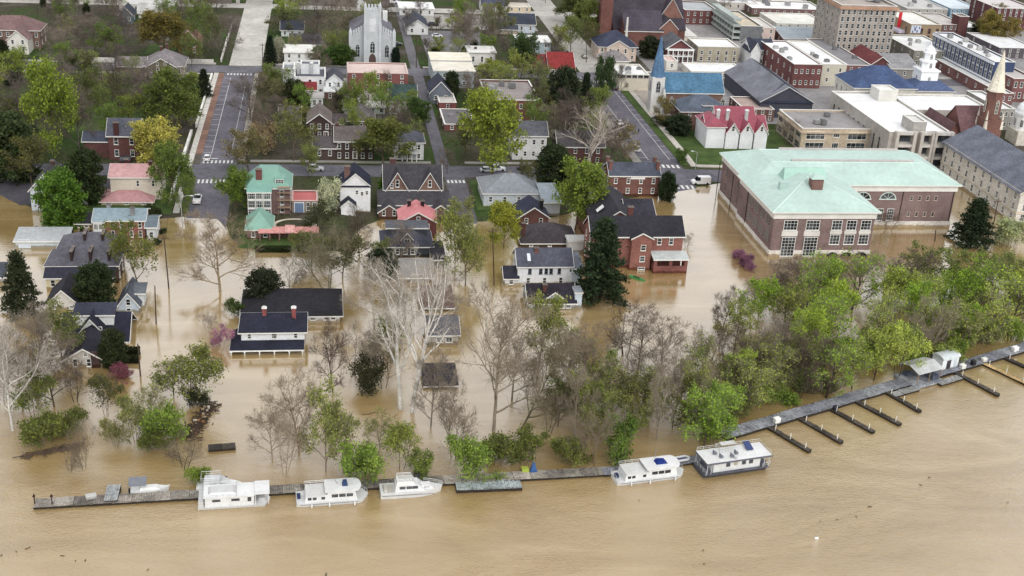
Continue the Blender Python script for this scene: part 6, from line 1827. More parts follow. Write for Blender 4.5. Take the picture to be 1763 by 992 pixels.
# rounded white houseboat
def round_houseboat(label, pa, pb, tarp, name='houseboat'):
    o, L = boat_root(name, label, pa, pb, 4.0)
    put('hull', hull(L, 4.0, 0.75, 1.6, 0.9), 'fibreglass', FW, o)
    put('aft_cabin', block(-L/2 + 1.3, -0.9, 1.75, 0.75, 2.0, 0, 0.25, 0.1), 'fibreglass', FW, o)
    put('cabin', block(-0.9, L/2 - 1.9, 1.75, 0.752, 2.55, 0.4, 0.0, 0.12), 'fibreglass', FW, o)
    mb = MB()
    n = 10
    ring = []
    x0, x1 = -1.3, L/2 - 1.2
    for k in range(n + 1):
        a = R(-90 + 180*k/n)
        ring.append((x1 - 1.0 + 1.0*math.cos(a), 1.9*math.sin(a)))
    ring += [(x0, 1.9), (x0, -1.9)]
    mb.solid([(x, y, 2.552) for x, y in ring], [(x, y, 2.7) for x, y in ring])
    put('roof', mb, 'fibreglass', (232, 232, 231), o)
    mb = MB()
    mb.box(-L/2 + 1.5, -1.32, -1.8, 1.8, 2.003, 2.1)
    put('aft_roof', mb, 'fibreglass', (218, 217, 214), o)
    side_windows(o, (-L/2 + 2.1, -L/2 + 2.9, -1.6), 1.69, 1.45, 0.6, 0.5)
    side_windows(o, (0.3, 1.5, 2.7), 1.68, 1.75, 1.05, 0.6)
    for y in (-1.985, 1.955):
        mb = MB()
        mb.box(-L/2 + 0.6, L/2 - 1.8, y, y + 0.03, 0.5, 0.58)
        put('hull_stripe', mb, 'trim_paint', (120, 124, 132), o)
    mb = MB()
    mb.box(L/2 - 2.25, L/2 - 2.2, -1.2, 1.2, 1.4, 2.2)
    put('windscreen', mb, 'window_glass', None, o)
    mb = MB()
    mb.box(-L/2 + 0.1, -L/2 + 0.7, -0.4, 0.4, 0.76, 1.4)
    put('outboard_motor', mb, 'rubber', (44, 54, 86), o)
    mb = MB()
    if tarp == 'canvas':
        mb.solid([(0.9, -0.7, 2.702), (3.0, -0.7, 2.702), (3.0, 0.7, 2.702), (0.9, 0.7, 2.702)], [(1.3, -0.5, 3.3), (2.6, -0.5, 3.15), (2.6, 0.5, 3.15), (1.3, 0.5, 3.3)])
        put('blue_canvas', mb, 'cloth', (38, 54, 120), o)
        mb = MB()
        mb.bar((1.2, 0.8, 2.7), (1.2, 0.8, 5.0), 0.04)
        put('mast', mb, 'metal', (120, 130, 150), o)
    else:
        mb.solid([(1.6, -0.5, 2.702), (2.5, -0.5, 2.702), (2.5, 0.5, 2.702), (1.6, 0.5, 2.702)], [(1.75, -0.35, 3.5), (2.35, -0.35, 3.5), (2.35, 0.35, 3.5), (1.75, 0.35, 3.5)])
        put('helm_cover', mb, 'cloth', (54, 70, 104), o)
        mb = MB()
        mb.bar((0.9, 0.4, 2.7), (0.2, 0.4, 3.9), 0.04)
        put('antenna', mb, 'metal', (120, 124, 130), o)
    mooring(o, L, 4.0)
    rail(o, ((-L/2 + 1.4, 1.75), (-1.4, 1.75)), 2.1, 0.6)
    rail(o, ((-L/2 + 0.1, -1.8), (-L/2 + 0.1, 1.8)), 0.75, 0.6)
    rail(o, ((L/2 - 1.8, 1.85), (L/2 - 0.9, 1.6), (L/2 - 0.15, 0.3)), 0.75, 0.6, 0.7)
    for x in (-L/2 + 2.4, -0.6, L/2 - 2.4):
        fender(o, x, -2.1)
    return o
round_houseboat('white round cornered houseboat with a dark blue helm cover, second large boat from left', (511, 876), (636, 867), 'helm')
round_houseboat('white trawler style houseboat with bright blue canvas on its roof', (1064, 839), (1184, 824), 'canvas', 'trawler')
# pointed cruiser
o, L = boat_root('cruiser', 'sleek white motor cruiser with a pointed bow and dark cabin windows', (656, 862), (764, 855), 3.5)
put('hull', hull(L, 3.5, 1.05, 5.2, 0.94, sheer=0.25), 'fibreglass', FW, o)
put('cabin', block(-L/2 + 2.4, 2.3, 1.3, 1.05, 2.25, 1.3, 0.1, 0.2), 'fibreglass', FW, o)
put('foredeck_cabin', block(1.2, 3.9, 0.85, 1.06, 1.65, 0.9, 0, 0.2), 'fibreglass', (236, 236, 234), o)
put('flybridge', block(-L/2 + 2.6, 0.6, 1.1, 2.253, 2.9, 0.5, 0.1, 0.08), 'fibreglass', (232, 232, 230), o)
mb = MB()
mb.box(-L/2 + 3.0, -0.2, -0.85, 0.85, 2.903, 2.93)
put('bridge_floor', mb, 'fibreglass', (206, 204, 198), o)
for x in (-1.6, -0.5, 0.5):
    mb = MB()
    mb.box(x - 0.5, x + 0.45, -1.24, -1.2, 1.55, 2.05)
    put('window', mb, 'window_glass', None, o)
mb = MB()
mb.box(2.0, 2.9, -0.75, -0.73, 1.25, 1.5)
put('window', mb, 'window_glass', None, o)
mb = MB()
mb.box(-L/2 + 0.5, -L/2 + 2.2, -1.3, 1.3, 1.02, 1.08).box(-L/2 + 0.6, -L/2 + 1.1, -1.0, 1.0, 1.081, 1.5)
put('cockpit', mb, 'fibreglass', (196, 192, 184), o)
mb = MB()
mb.box(-L/2 + 0.2, 3.6, -1.785, -1.755, 0.72, 0.8)
put('hull_stripe', mb, 'trim_paint', (96, 98, 106), o)
rail(o, ((2.2, -1.4), (3.8, -0.9), (5.2, -0.12), (5.2, 0.12), (3.8, 0.9), (2.2, 1.4)), 1.25, 0.6, 0.9)
rail(o, ((-L/2 + 2.8, -1.0), (0.0, -1.0), (0.0, 1.0), (-L/2 + 2.8, 1.0)), 2.9, 0.45, 0.9)
# dark hulled houseboat with wide roof
o, L = boat_root('houseboat', 'houseboat with dark hull, white cabin and a wide railed white roof deck', (1212, 826), (1328, 809), 4.6)
put('hull', hull(L, 4.6, 0.7, 1.0), 'fibreglass', (70, 72, 82), o)
mb = MB()
mb.box(-L/2 + 0.1, L/2 - 0.6, -2.35, 2.35, 0.702, 0.78)
put('deck', mb, 'decking', (96, 98, 108), o)
put('cabin', block(-L/2 + 1.9, L/2 - 2.2, 1.75, 0.782, 2.9), 'fibreglass', FW, o)
mb = MB()
mb.box(-L/2 + 0.3, L/2 - 0.3, -2.3, 2.3, 2.903, 3.08)
put('roof', mb, 'fibreglass', (232, 232, 231), o)
mb = MB()
mb.box(-L/2 + 0.2, L/2 - 0.2, -2.42, -2.303, 2.82, 3.1).box(-L/2 + 0.18, -L/2 + 0.297, -2.3, 2.3, 2.82, 3.1)
put('roof_edge', mb, 'trim_paint', (92, 94, 104), o)
side_windows(o, (-1.9, 1.2, 2.6), 1.75, 2.0, 0.8, 0.8)
mb = MB()
mb.bar((-0.4, -1.755, 2.05), (-0.4, -1.79, 2.05), 0.42, 0.42, 14)
put('life_ring', mb, 'rubber', (170, 164, 150), o)
for x in (-L/2 + 0.5, -L/2 + 1.3, L/2 - 1.6, L/2 - 0.7):
    for y in (-2.15, 2.15):
        mb = MB()
        mb.bar((x, y, 0.78), (x, y, 2.9), 0.06)
        put('post', mb, 'metal', (206, 208, 212), o)
rail(o, ((-2.6, 0.6), (1.2, 0.6), (1.2, 2.2), (-2.6, 2.2), (-2.6, 0.6)), 3.08, 0.9, 0.9)
rail(o, ((-L/2 + 0.3, -2.2), (-L/2 + 0.3, 2.2)), 0.78, 0.8)
rail(o, ((-L/2 + 0.5, 2.2), (L/2 - 0.5, 2.2), (L/2 - 0.5, -2.1)), 3.1, 0.7, 1.2)
rail(o, ((L/2 - 1.9, -2.25), (L/2 - 0.2, -2.0), (L/2 - 0.2, 2.0)), 0.78, 0.8, 0.9)
for x_, y_ in ((-3.6, 0.4), (-3.0, -0.9), (0.2, -0.4), (-1.0, -1.2)):
    mb = MB()
    mb.box(x_ - 0.3, x_ + 0.3, y_ - 0.3, y_ + 0.3, 3.2, 3.5).box(x_ - 0.3, x_ - 0.22, y_ - 0.3, y_ + 0.3, 3.501, 3.95)
    put('deck_chair', mb, 'cloth', (120, 124, 132), o)
mb = MB()
mb.bar((-0.6, -1.9, 3.08), (-0.6, -1.9, 3.4), 0.3, 0.2, 8)
put('roof_vent', mb, 'metal', (190, 190, 192), o)
mooring(o, L, 4.6)
mb = MB()
mb.slab([(2.6, 0.0, 3.3), (3.9, 0.0, 3.3), (3.9, 2.0, 3.9), (2.6, 2.0, 3.9)], 0.08)
put('solar_panel', mb, 'metal', (54, 70, 116), o)
mb = MB()
mb.slab([(-1.9, 1.3, 4.1), (1.0, 1.3, 4.1), (1.0, 2.3, 4.2), (-1.9, 2.3, 4.2)], 0.06)
put('awning', mb, 'cloth', (200, 200, 198), o)
# inflatable and kayak
o = thing('dinghy', 'small grey inflatable dinghy propped behind the trawler', 'dinghy', at(1174, 792, 0.6), 0.25)
mb = MB()
pts = [(-1.2, -0.6), (0.9, -0.6), (1.4, 0), (0.9, 0.6), (-1.2, 0.6)]
for p, q in zip(pts, pts[1:] + pts[:1]):
    mb.bar((p[0], p[1], 0.3), (q[0], q[1], 0.3), 0.22, 0.22, 7)
put('tube', mb, 'rubber', (196, 196, 196), o)
mb = MB()
mb.box(-1.1, 0.9, -0.5, 0.5, 0.1, 0.2)
put('floor', mb, 'rubber', (70, 80, 110), o)
ka = at(1097, 480, 0.1)
o = thing('kayak', 'green canoe drifting in front of the red brick house', 'canoe', ka, -0.75)
kb = hull(4.4, 0.9, 0.35, 1.8, 0.4)
put('hull', kb, 'fibreglass', (70, 150, 84), o)
mb = MB()
mb.box(-1.0, 0.7, -0.3, 0.3, 0.352, 0.4)
put('cockpit', mb, 'rubber', (30, 60, 40), o)

# ------------------------------------------------------------------ cars
CARM = {}
def car_meshes(kind):
    if kind in CARM:
        return CARM[kind]
    L, W_, hb, hc, c0, c1 = {'car': (4.5, 1.8, 0.82, 1.45, -1.6, 1.0), 'suv': (4.8, 1.9, 0.98, 1.78, -2.2, 0.9), 'van': (5.7, 2.1, 1.15, 2.3, -2.75, 1.7), 'pickup': (5.6, 2.0, 1.0, 1.85, -0.6, 1.2)}[kind]
    b = MB()
    prof = [(-L/2, 0.35), (-L/2 + 0.08, hb*0.9), (-L/2 + 0.25, hb), (L/2 - 0.9, hb), (L/2 - 0.12, hb*0.8), (L/2, 0.4), (L/2 - 0.1, 0.25), (-L/2 + 0.1, 0.25)]
    b.loft([[(x*0.97, -W_/2, z) for x, z in prof], [(x, -W_/2 + 0.08, z + 0.01) for x, z in prof], [(x, W_/2 - 0.08, z + 0.01) for x, z in prof], [(x*0.97, W_/2, z) for x, z in prof]])
    gl = MB()
    gl.solid([(c0, -W_/2 + 0.1, hb), (c1, -W_/2 + 0.1, hb), (c1, W_/2 - 0.1, hb), (c0, W_/2 - 0.1, hb)], [(c0 + 0.3, -W_/2 + 0.3, hc - 0.05), (c1 - 0.7, -W_/2 + 0.3, hc - 0.05), (c1 - 0.7, W_/2 - 0.3, hc - 0.05), (c0 + 0.3, W_/2 - 0.3, hc - 0.05)])
    rf = MB()
    rf.solid([(c0 + 0.26, -W_/2 + 0.26, hc - 0.048), (c1 - 0.64, -W_/2 + 0.26, hc - 0.048), (c1 - 0.64, W_/2 - 0.26, hc - 0.048), (c0 + 0.26, W_/2 - 0.26, hc - 0.048)], [(c0 + 0.36, -W_/2 + 0.36, hc), (c1 - 0.8, -W_/2 + 0.36, hc), (c1 - 0.8, W_/2 - 0.36, hc), (c0 + 0.36, W_/2 - 0.36, hc)])
    if kind == 'van':
        rf.box(c0 + 0.02, c1 - 1.3, -W_/2 + 0.02, W_/2 - 0.02, hb + 0.012, hc - 0.052)
    wl_ = MB()
    wl_.bar((0, -0.12, 0), (0, 0.12, 0), 0.34, 0.34, 12)
    hl = MB()
    hl.box(-0.03, 0.03, -0.2, 0.2, -0.08, 0.08)
    CARM[kind] = (b.mesh('body'), gl.mesh('glasshouse'), rf.mesh('roof'), wl_.mesh('wheel'), hl.mesh('headlight'), L, W_, hb)
    return CARM[kind]
def car(label, p, rz, color, kind='car', name='parked_car', cat='car'):
    b, gl, rf, wl_, hl, L, W_, hb = car_meshes(kind)
    c = gnd(*p)
    c.z = g(c.x, c.y) + 0.11
    o = thing(name, label, cat, c, rz)
    put('body', b, 'car_paint', color, o)
    put('glasshouse', gl, 'window_glass', None, o)
    put('roof', rf, 'car_paint', color, o)
    for x in (-L*0.31, L*0.31):
        for y in (-W_/2 + 0.1, W_/2 - 0.1):
            put('wheel', wl_, 'rubber', (28, 28, 30), o, (x, y, 0.32))
    for y in (-W_*0.33, W_*0.33):
        put('headlight', hl, 'trim_paint', (236, 236, 230), o, (L/2 - 0.02, y, hb*0.72))
        put('tail_light', hl, 'trim_paint', (170, 30, 30), o, (-L/2 + 0.02, y, hb*0.8))
UPR, RT = math.pi/2, 0.0
car('white pickup truck parked at the water edge of the left street', (340, 347), UPR, (222, 222, 220), 'pickup', cat='truck')
car('white car parked beside the crosswalk of the left street', (357, 275), UPR, (232, 232, 232))
car('silver sport utility car on the front street between the mansion and the white house', (543, 294), RT, (176, 180, 182), 'suv')
car('silver car on the front street behind the grey hipped roof, left one', (839, 296), RT, (182, 186, 188))
car('white car on the front street behind the grey hipped roof, right one', (856, 294), RT, (226, 228, 230), 'suv')
car('white delivery van at the flooded crossing beside the copper roofed hall', (1206, 317), math.pi, (232, 232, 232), 'van', 'delivery_van', 'van')
car('dark car parked left before the brick house with the broad chimney', (213, 277), UPR, (64, 68, 74))
car('dark grey car parked right before the brick house with the broad chimney', (221, 277), UPR, (72, 74, 80))
car('black car in the small car park beside the white gabled house', (746, 45), RT, (44, 46, 54), 'suv')
car('white car at the lower edge of the small car park near the alley', (752, 64), RT, (230, 230, 230))
car('dark car parked between the gothic church and the alley', (683, 78), RT, (60, 62, 70))
car('white car parked on the left side of the right street near the sycamore', (1066, 214), UPR, (230, 230, 230))
car('white car at the left kerb of the right street behind the corner brick house', (1094, 259), UPR, (226, 226, 226), 'suv')
car('dark car at the right kerb of the right street near the beige office', (1057, 154), UPR, (50, 50, 56))
car('white van far up the street behind the gothic church', (675, 6), RT, (228, 228, 228), 'van')
car('black car on the asphalt lot at the left edge', (60, 296), RT, (46, 48, 54))
car('black car under the dark tree on the front street', (903, 292), RT, (40, 46, 60))
car('grey car parked on the concrete street beside the navy roofed stone villa', (1006, 100), UPR, (120, 122, 126))

# ------------------------------------------------------------------ poles, lamps, walls, hedges, debris
def pole(label, top, base, arm=True, color=(78, 66, 58), name='utility_pole'):
    b = gnd(*base)
    t_ = on_y(top[0], top[1], b.y)
    o = thing(name, label, 'pole', b)
    mb = MB()
    mb.bar((0, 0, -2), (t_.x - b.x, 0, t_.z - b.z), 0.17, 0.11, 7)
    put('shaft', mb, 'lumber', color, o)
    if arm:
        mb = MB()
        z = t_.z - b.z
        x = t_.x - b.x
        mb.box(x - 1.1, x + 1.1, -0.08, 0.08, z - 0.9, z - 0.75)
        for k in (-1, -0.4, 0.4, 1):
            mb.bar((x + k, 0, z - 0.75), (x + k, 0, z - 0.5), 0.05)
        put('crossarm', mb, 'lumber', (88, 76, 66), o)
pole('tall utility pole standing in the flood right of the blue metal roofed house', (282, 405), (291, 497))
pole('utility pole in the flood right of the pale blue grey cottage', (266.5, 492), (268.5, 558), False)
pole('dark utility pole in the flood right of the two round topped hedges', (237, 592), (242, 648), False)
pole('utility pole in the flooded short street left of the white slate roofed house', (848, 392), (852, 492))
pole('utility pole beside the dark tree before the pale stone building', (1719, 342), (1709, 395))
pole('utility pole beside the navy roofed stone villa', (1010, 56), (1010, 108))
pole('utility pole beside the alley near the gothic church', (717, 62), (717, 117))
pole('utility pole on the left of the concrete street above the crossing', (452, 74), (452, 122))
pole('slim pole in front of the long retaining wall', (64, 8), (64, 72), False)
pole('pale flag pole above the long retaining wall', (147, -12), (147, 7), False, (220, 222, 222), 'flag_pole')
pole('slim dark pole in the flood beside the copper roofed hall', (1611, 396), (1611, 415), False, (60, 50, 46))
def lamp(label, top, base, reach):
    b = gnd(*base)
    t_ = on_y(top[0], top[1], b.y)
    o = thing('street_lamp', label, 'street lamp', b)
    mb = MB()
    z = t_.z - b.z
    mb.bar((0, 0, -1), (0, 0, z), 0.12, 0.08, 7).bar((0, 0, z), (reach*0.6, 0, z + 0.5), 0.06).bar((reach*0.6, 0, z + 0.5), (reach, 0, z + 0.5), 0.05)
    put('post', mb, 'metal', (176, 180, 178), o)
    mb = MB()
    mb.solid([(reach - 0.4, -0.15, z + 0.4), (reach + 0.5, -0.15, z + 0.4), (reach + 0.5, 0.15, z + 0.4), (reach - 0.4, 0.15, z + 0.4)], [(reach - 0.3, -0.08, z + 0.62), (reach + 0.3, -0.08, z + 0.62), (reach + 0.3, 0.08, z + 0.62), (reach - 0.3, 0.08, z + 0.62)])
    put('lamp_head', mb, 'metal', (196, 198, 196), o)
lamp('curved street lamp beside the flooded end of the left street', (310, 340), (314, 390), 2.6)
lamp('street lamp on the lawn before the crimson roofed house', (1197, 263), (1197, 292), -1.6)
lamp('drowned white street lamp poking from the water before the copper roofed hall', (1394, 455), (1394, 463), -4.0)

def hedge(label, x0, x1, y0, y1, hh, zb, seed, color=(34, 44, 22)):
    rr = random.Random(seed)
    mb = MB()
    n = int((x1 - x0)*(y1 - y0 + hh*2)*26)
    for _ in range(n):
        f = rr.random()
        x = rr.uniform(x0, x1)
        if f < 0.5:
            y, z = rr.uniform(y0, y1), hh
        else:
            y, z = y0, rr.uniform(0, hh)
        s = 0.22
        c = Vector((x, y + rr.uniform(-.06, .06), z + rr.uniform(-.08, .08)))
        a = Vector((rr.gauss(0, 1), rr.gauss(0, 1), rr.gauss(0, 1))).normalized()*s
        b = a.cross(Vector((rr.gauss(0, 1), rr.gauss(0, 1), rr.gauss(0, 1)))).normalized()*s
        mb.poly([c - a - b, c + a - b, c + a + b, c - a + b])
    o = thing('hedge', label, 'hedge', ((x0 + x1)/2, y0, zb))
    me = mb.mesh('foliage')
    k = put('foliage', me, 'leaf', color, o)
    k.location = (-(x0 + x1)/2, -y0, 0)
    core = MB()
    core.box(x0 - (x0 + x1)/2 + .1, x1 - (x0 + x1)/2 - .1, 0.1, y1 - y0 - .1, -0.6, hh - 0.1)
    put('inner_branches', core, 'bark', (40, 44, 30), o)
for i, (a, b) in enumerate((((440, 435), (501, 435)), ((509, 435), (538, 435)))):
    p, q = gnd(*a), gnd(*b)
    hedge(('clipped dark hedge below the pink garden loggia, left of its gate', 'clipped dark hedge below the pink garden loggia, right of its gate')[i], p.x, q.x, p.y, p.y + 1.1, 1.1, 0.1, 50 + i, (52, 64, 34))
for i, (px, py) in enumerate(((228, 611), (226, 626))):
    p = gnd(px, py)
    hedge(('upper of two dark hedge ends right of the beige bungalow', 'lower of two dark hedge ends right of the beige bungalow')[i], p.x - 2.4, p.x + 1.4, p.y, p.y + 1.4, 1.0, 0.0, 60 + i, (46, 52, 30))
# oval garden path below the mansion
mb = MB()
cpt = gnd(507, 388)
n = 28
for k in range(n):
    a0, a1 = 2*math.pi*k/n, 2*math.pi*(k + 1)/n
    q = []
    for a, r_ in ((a0, 1.0), (a1, 1.0), (a1, 1.22), (a0, 1.22)):
        x, y = cpt.x + 4.6*r_*math.cos(a), cpt.y + 3.4*r_*math.sin(a)
        q.append((x, y, g(x, y) + 0.1))
    mb.poly(q[::-1])
structure(put('garden_path', mb, 'concrete', (206, 196, 178)))
# rubble spit with litter
rp = at(345, 725, 0)
o = thing('debris_pile', 'long dark pile of flood debris with white litter below the olive tree', 'debris', rp)
rr = random.Random(5)
mb = MB()
for k in range(420):
    u = rr.uniform(-1, 1)
    x = 1.6*u + rr.gauss(0, 0.8)
    y = 6.0*u + rr.gauss(0, 0.6)
    a = rr.uniform(0, 6.3)
    L_ = rr.uniform(0.3, 1.4)
    z = rr.uniform(0.0, 0.4)
    mb.bar((x - L_/2*math.cos(a), y - L_/2*math.sin(a), z), (x + L_/2*math.cos(a), y + L_/2*math.sin(a), z + rr.uniform(-.1, .2)), rr.uniform(0.04, 0.12), n=4)
k = put('branches', mb, 'lumber', (74, 62, 54), o)
k['kind'] = 'stuff'
for j in range(26):
    u = rr.uniform(-1, 1)
    mb = MB()
    s = rr.uniform(0.1, 0.3)
    mb.box(-s, s, -s*0.6, s*0.6, 0, s)
    put('litter', mb, 'plaster', rr.choice([(226, 224, 218), (214, 212, 206), (196, 150, 110)]), o, (1.6*u + rr.gauss(0, .6), 6.0*u + rr.gauss(0, .5), 0.4))
def drift(label, p, L_, a, group, seed, color=(84, 72, 60)):
    rr = random.Random(seed)
    c = at(p[0], p[1], 0.02)
    mb = MB()
    z = 0.0
    pts = [Vector((L_*(k/3 - 0.5), rr.uniform(-.12, .12)*L_, rr.uniform(-0.02, 0.1))) for k in range(4)]
    for q, w in zip(pts, pts[1:]):
        mb.bar(q, w, 0.06 + 0.02*L_, 0.05 + 0.012*L_, 5)
    for k in range(2):
        s = pts[1 + k]
        mb.bar(s, s + Vector((rr.uniform(-.3, .5), rr.uniform(-.5, .5), 0.12))*L_*0.6, 0.05, 0.02, 4)
    ob = put('driftwood', mb, 'lumber', color, None, c)
    ob.rotation_euler = (0, 0, a)
    tag(ob, label, 'driftwood', group)
DG = 'driftwood on the open river'
for i, (p, L_) in enumerate((((48, 944), 1.4), ((107, 957), 1.0), ((147, 965), 0.8), ((130, 966), .6), ((2, 956), .7), ((28, 950), .5), ((560, 991), 2.0), ((1210, 948), 1.0), ((1212, 971), .6), ((1600, 822), 1.0), ((1585, 835), 1.0), ((1497, 873), 1.2), ((1474, 890), .7), ((1412, 898), .5), ((1441, 895), .5), ((1735, 865), .6), ((1100, 862), .5), ((255, 981), .7))):
    drift('small dark piece of driftwood on the open river below the docks', p, L_*0.6, rnd.uniform(0, 3), DG, i)
drift('dark log floating in the open water below the columned white house', (455, 727), 1.2, 0.1, None, 40)
drift('long bent branch floating near the foot of the pale sycamores', (638, 712), 3.4, 0.2, None, 41, (110, 96, 74))
drift('tangled tan branch floating at the foot of the pale sycamores', (680, 716), 2.0, 0.6, None, 42, (150, 130, 92))
mb = MB()
mb.loft([[(x, r_*math.cos(R(a)), r_*math.sin(R(a))) for a in range(0, 360, 45)] for x, r_ in ((-0.35, 0.08), (-0.25, 0.22), (0.25, 0.22), (0.35, 0.08))])
tag(put('drifting_jug', mb, 'fibreglass', (240, 240, 240), None, at(1406, 927, 0.1)), 'white plastic jug drifting on the open river at lower right', 'jug')
# drift tangle with reeds at the lower left
o = thing('debris_pile', 'drift of branches and reeds at the lower left bank', 'debris', at(88, 778, 0))
rr = random.Random(9)
mb = MB()
for k in range(160):
    u = rr.uniform(-1, 1)
    x, y = 4.0*u + rr.gauss(0, .4), 1.6*u + rr.gauss(0, .5)
    a = rr.gauss(0.4, 0.6)
    L_ = rr.uniform(0.5, 2.2)
    mb.bar((x - L_/2*math.cos(a), y - L_/2*math.sin(a), 0.1), (x + L_/2*math.cos(a), y + L_/2*math.sin(a), rr.uniform(.1, .5)), rr.uniform(0.03, 0.09), n=4)
k = put('branches', mb, 'lumber', (90, 76, 64), o)
k['kind'] = 'stuff'
# person walking on the right street
def person(label, p, shirt, trousers):
    c = gnd(*p)
    c.z = g(c.x, c.y) + 0.09
    o = thing('person', label, 'person', c, 0.5)
    me = bpy.data.meshes.new('body')
    v = [(0, 0, .95), (0, 0, 1.2), (0, 0.01, 1.42), (0, 0.02, 1.52), (0, .02, 1.62), (0, .03, 1.74),
         (.2, 0, 1.4), (.27, .05, 1.12), (.25, -.08, .9), (-.2, 0, 1.4), (-.27, -.05, 1.12), (-.25, .1, .92),
         (.1, 0, .92), (.11, -.1, .5), (.11, .02, .09), (.11, -.16, .04), (-.1, 0, .92), (-.11, .1, .5), (-.11, .26, .12), (-.11, .12, .04)]
    e = [(0, 1), (1, 2), (2, 3), (3, 4), (4, 5), (2, 6), (6, 7), (7, 8), (2, 9), (9, 10), (10, 11), (0, 12), (12, 13), (13, 14), (14, 15), (0, 16), (16, 17), (17, 18), (18, 19)]
    me.from_pydata(v, e, [])
    b = bpy.data.objects.new('body', me)
    COL.objects.link(b)
    b.parent = o
    me.materials.append(MATS['cloth'])
    b.color = C(shirt)
    s = b.modifiers.new('skin', 'SKIN')
    rad = [.16, .15, .17, .06, .1, .1, .07, .05, .04, .07, .05, .04, .1, .07, .05, .05, .1, .07, .05, .05]
    for i, r_ in enumerate(rad):
        me.skin_vertices[0].data[i].radius = (r_, r_)
    me.skin_vertices[0].data[0].use_root = True
    ss = b.modifiers.new('smooth', 'SUBSURF')
    ss.levels = ss.render_levels = 1
    mb = MB()
    mb.loft([[(.115*k_*math.cos(R(a)), .03 + .125*k_*math.sin(R(a)), z_) for a in range(0, 360, 45)] for z_, k_ in ((1.68, 1.0), (1.76, .98), (1.83, .7), (1.86, .2))])
    put('hair', mb, 'cloth', (40, 32, 28), o)
person('person in dark clothes walking along the parking lane of the right street', (1099, 231), (44, 46, 60), (40, 42, 50))
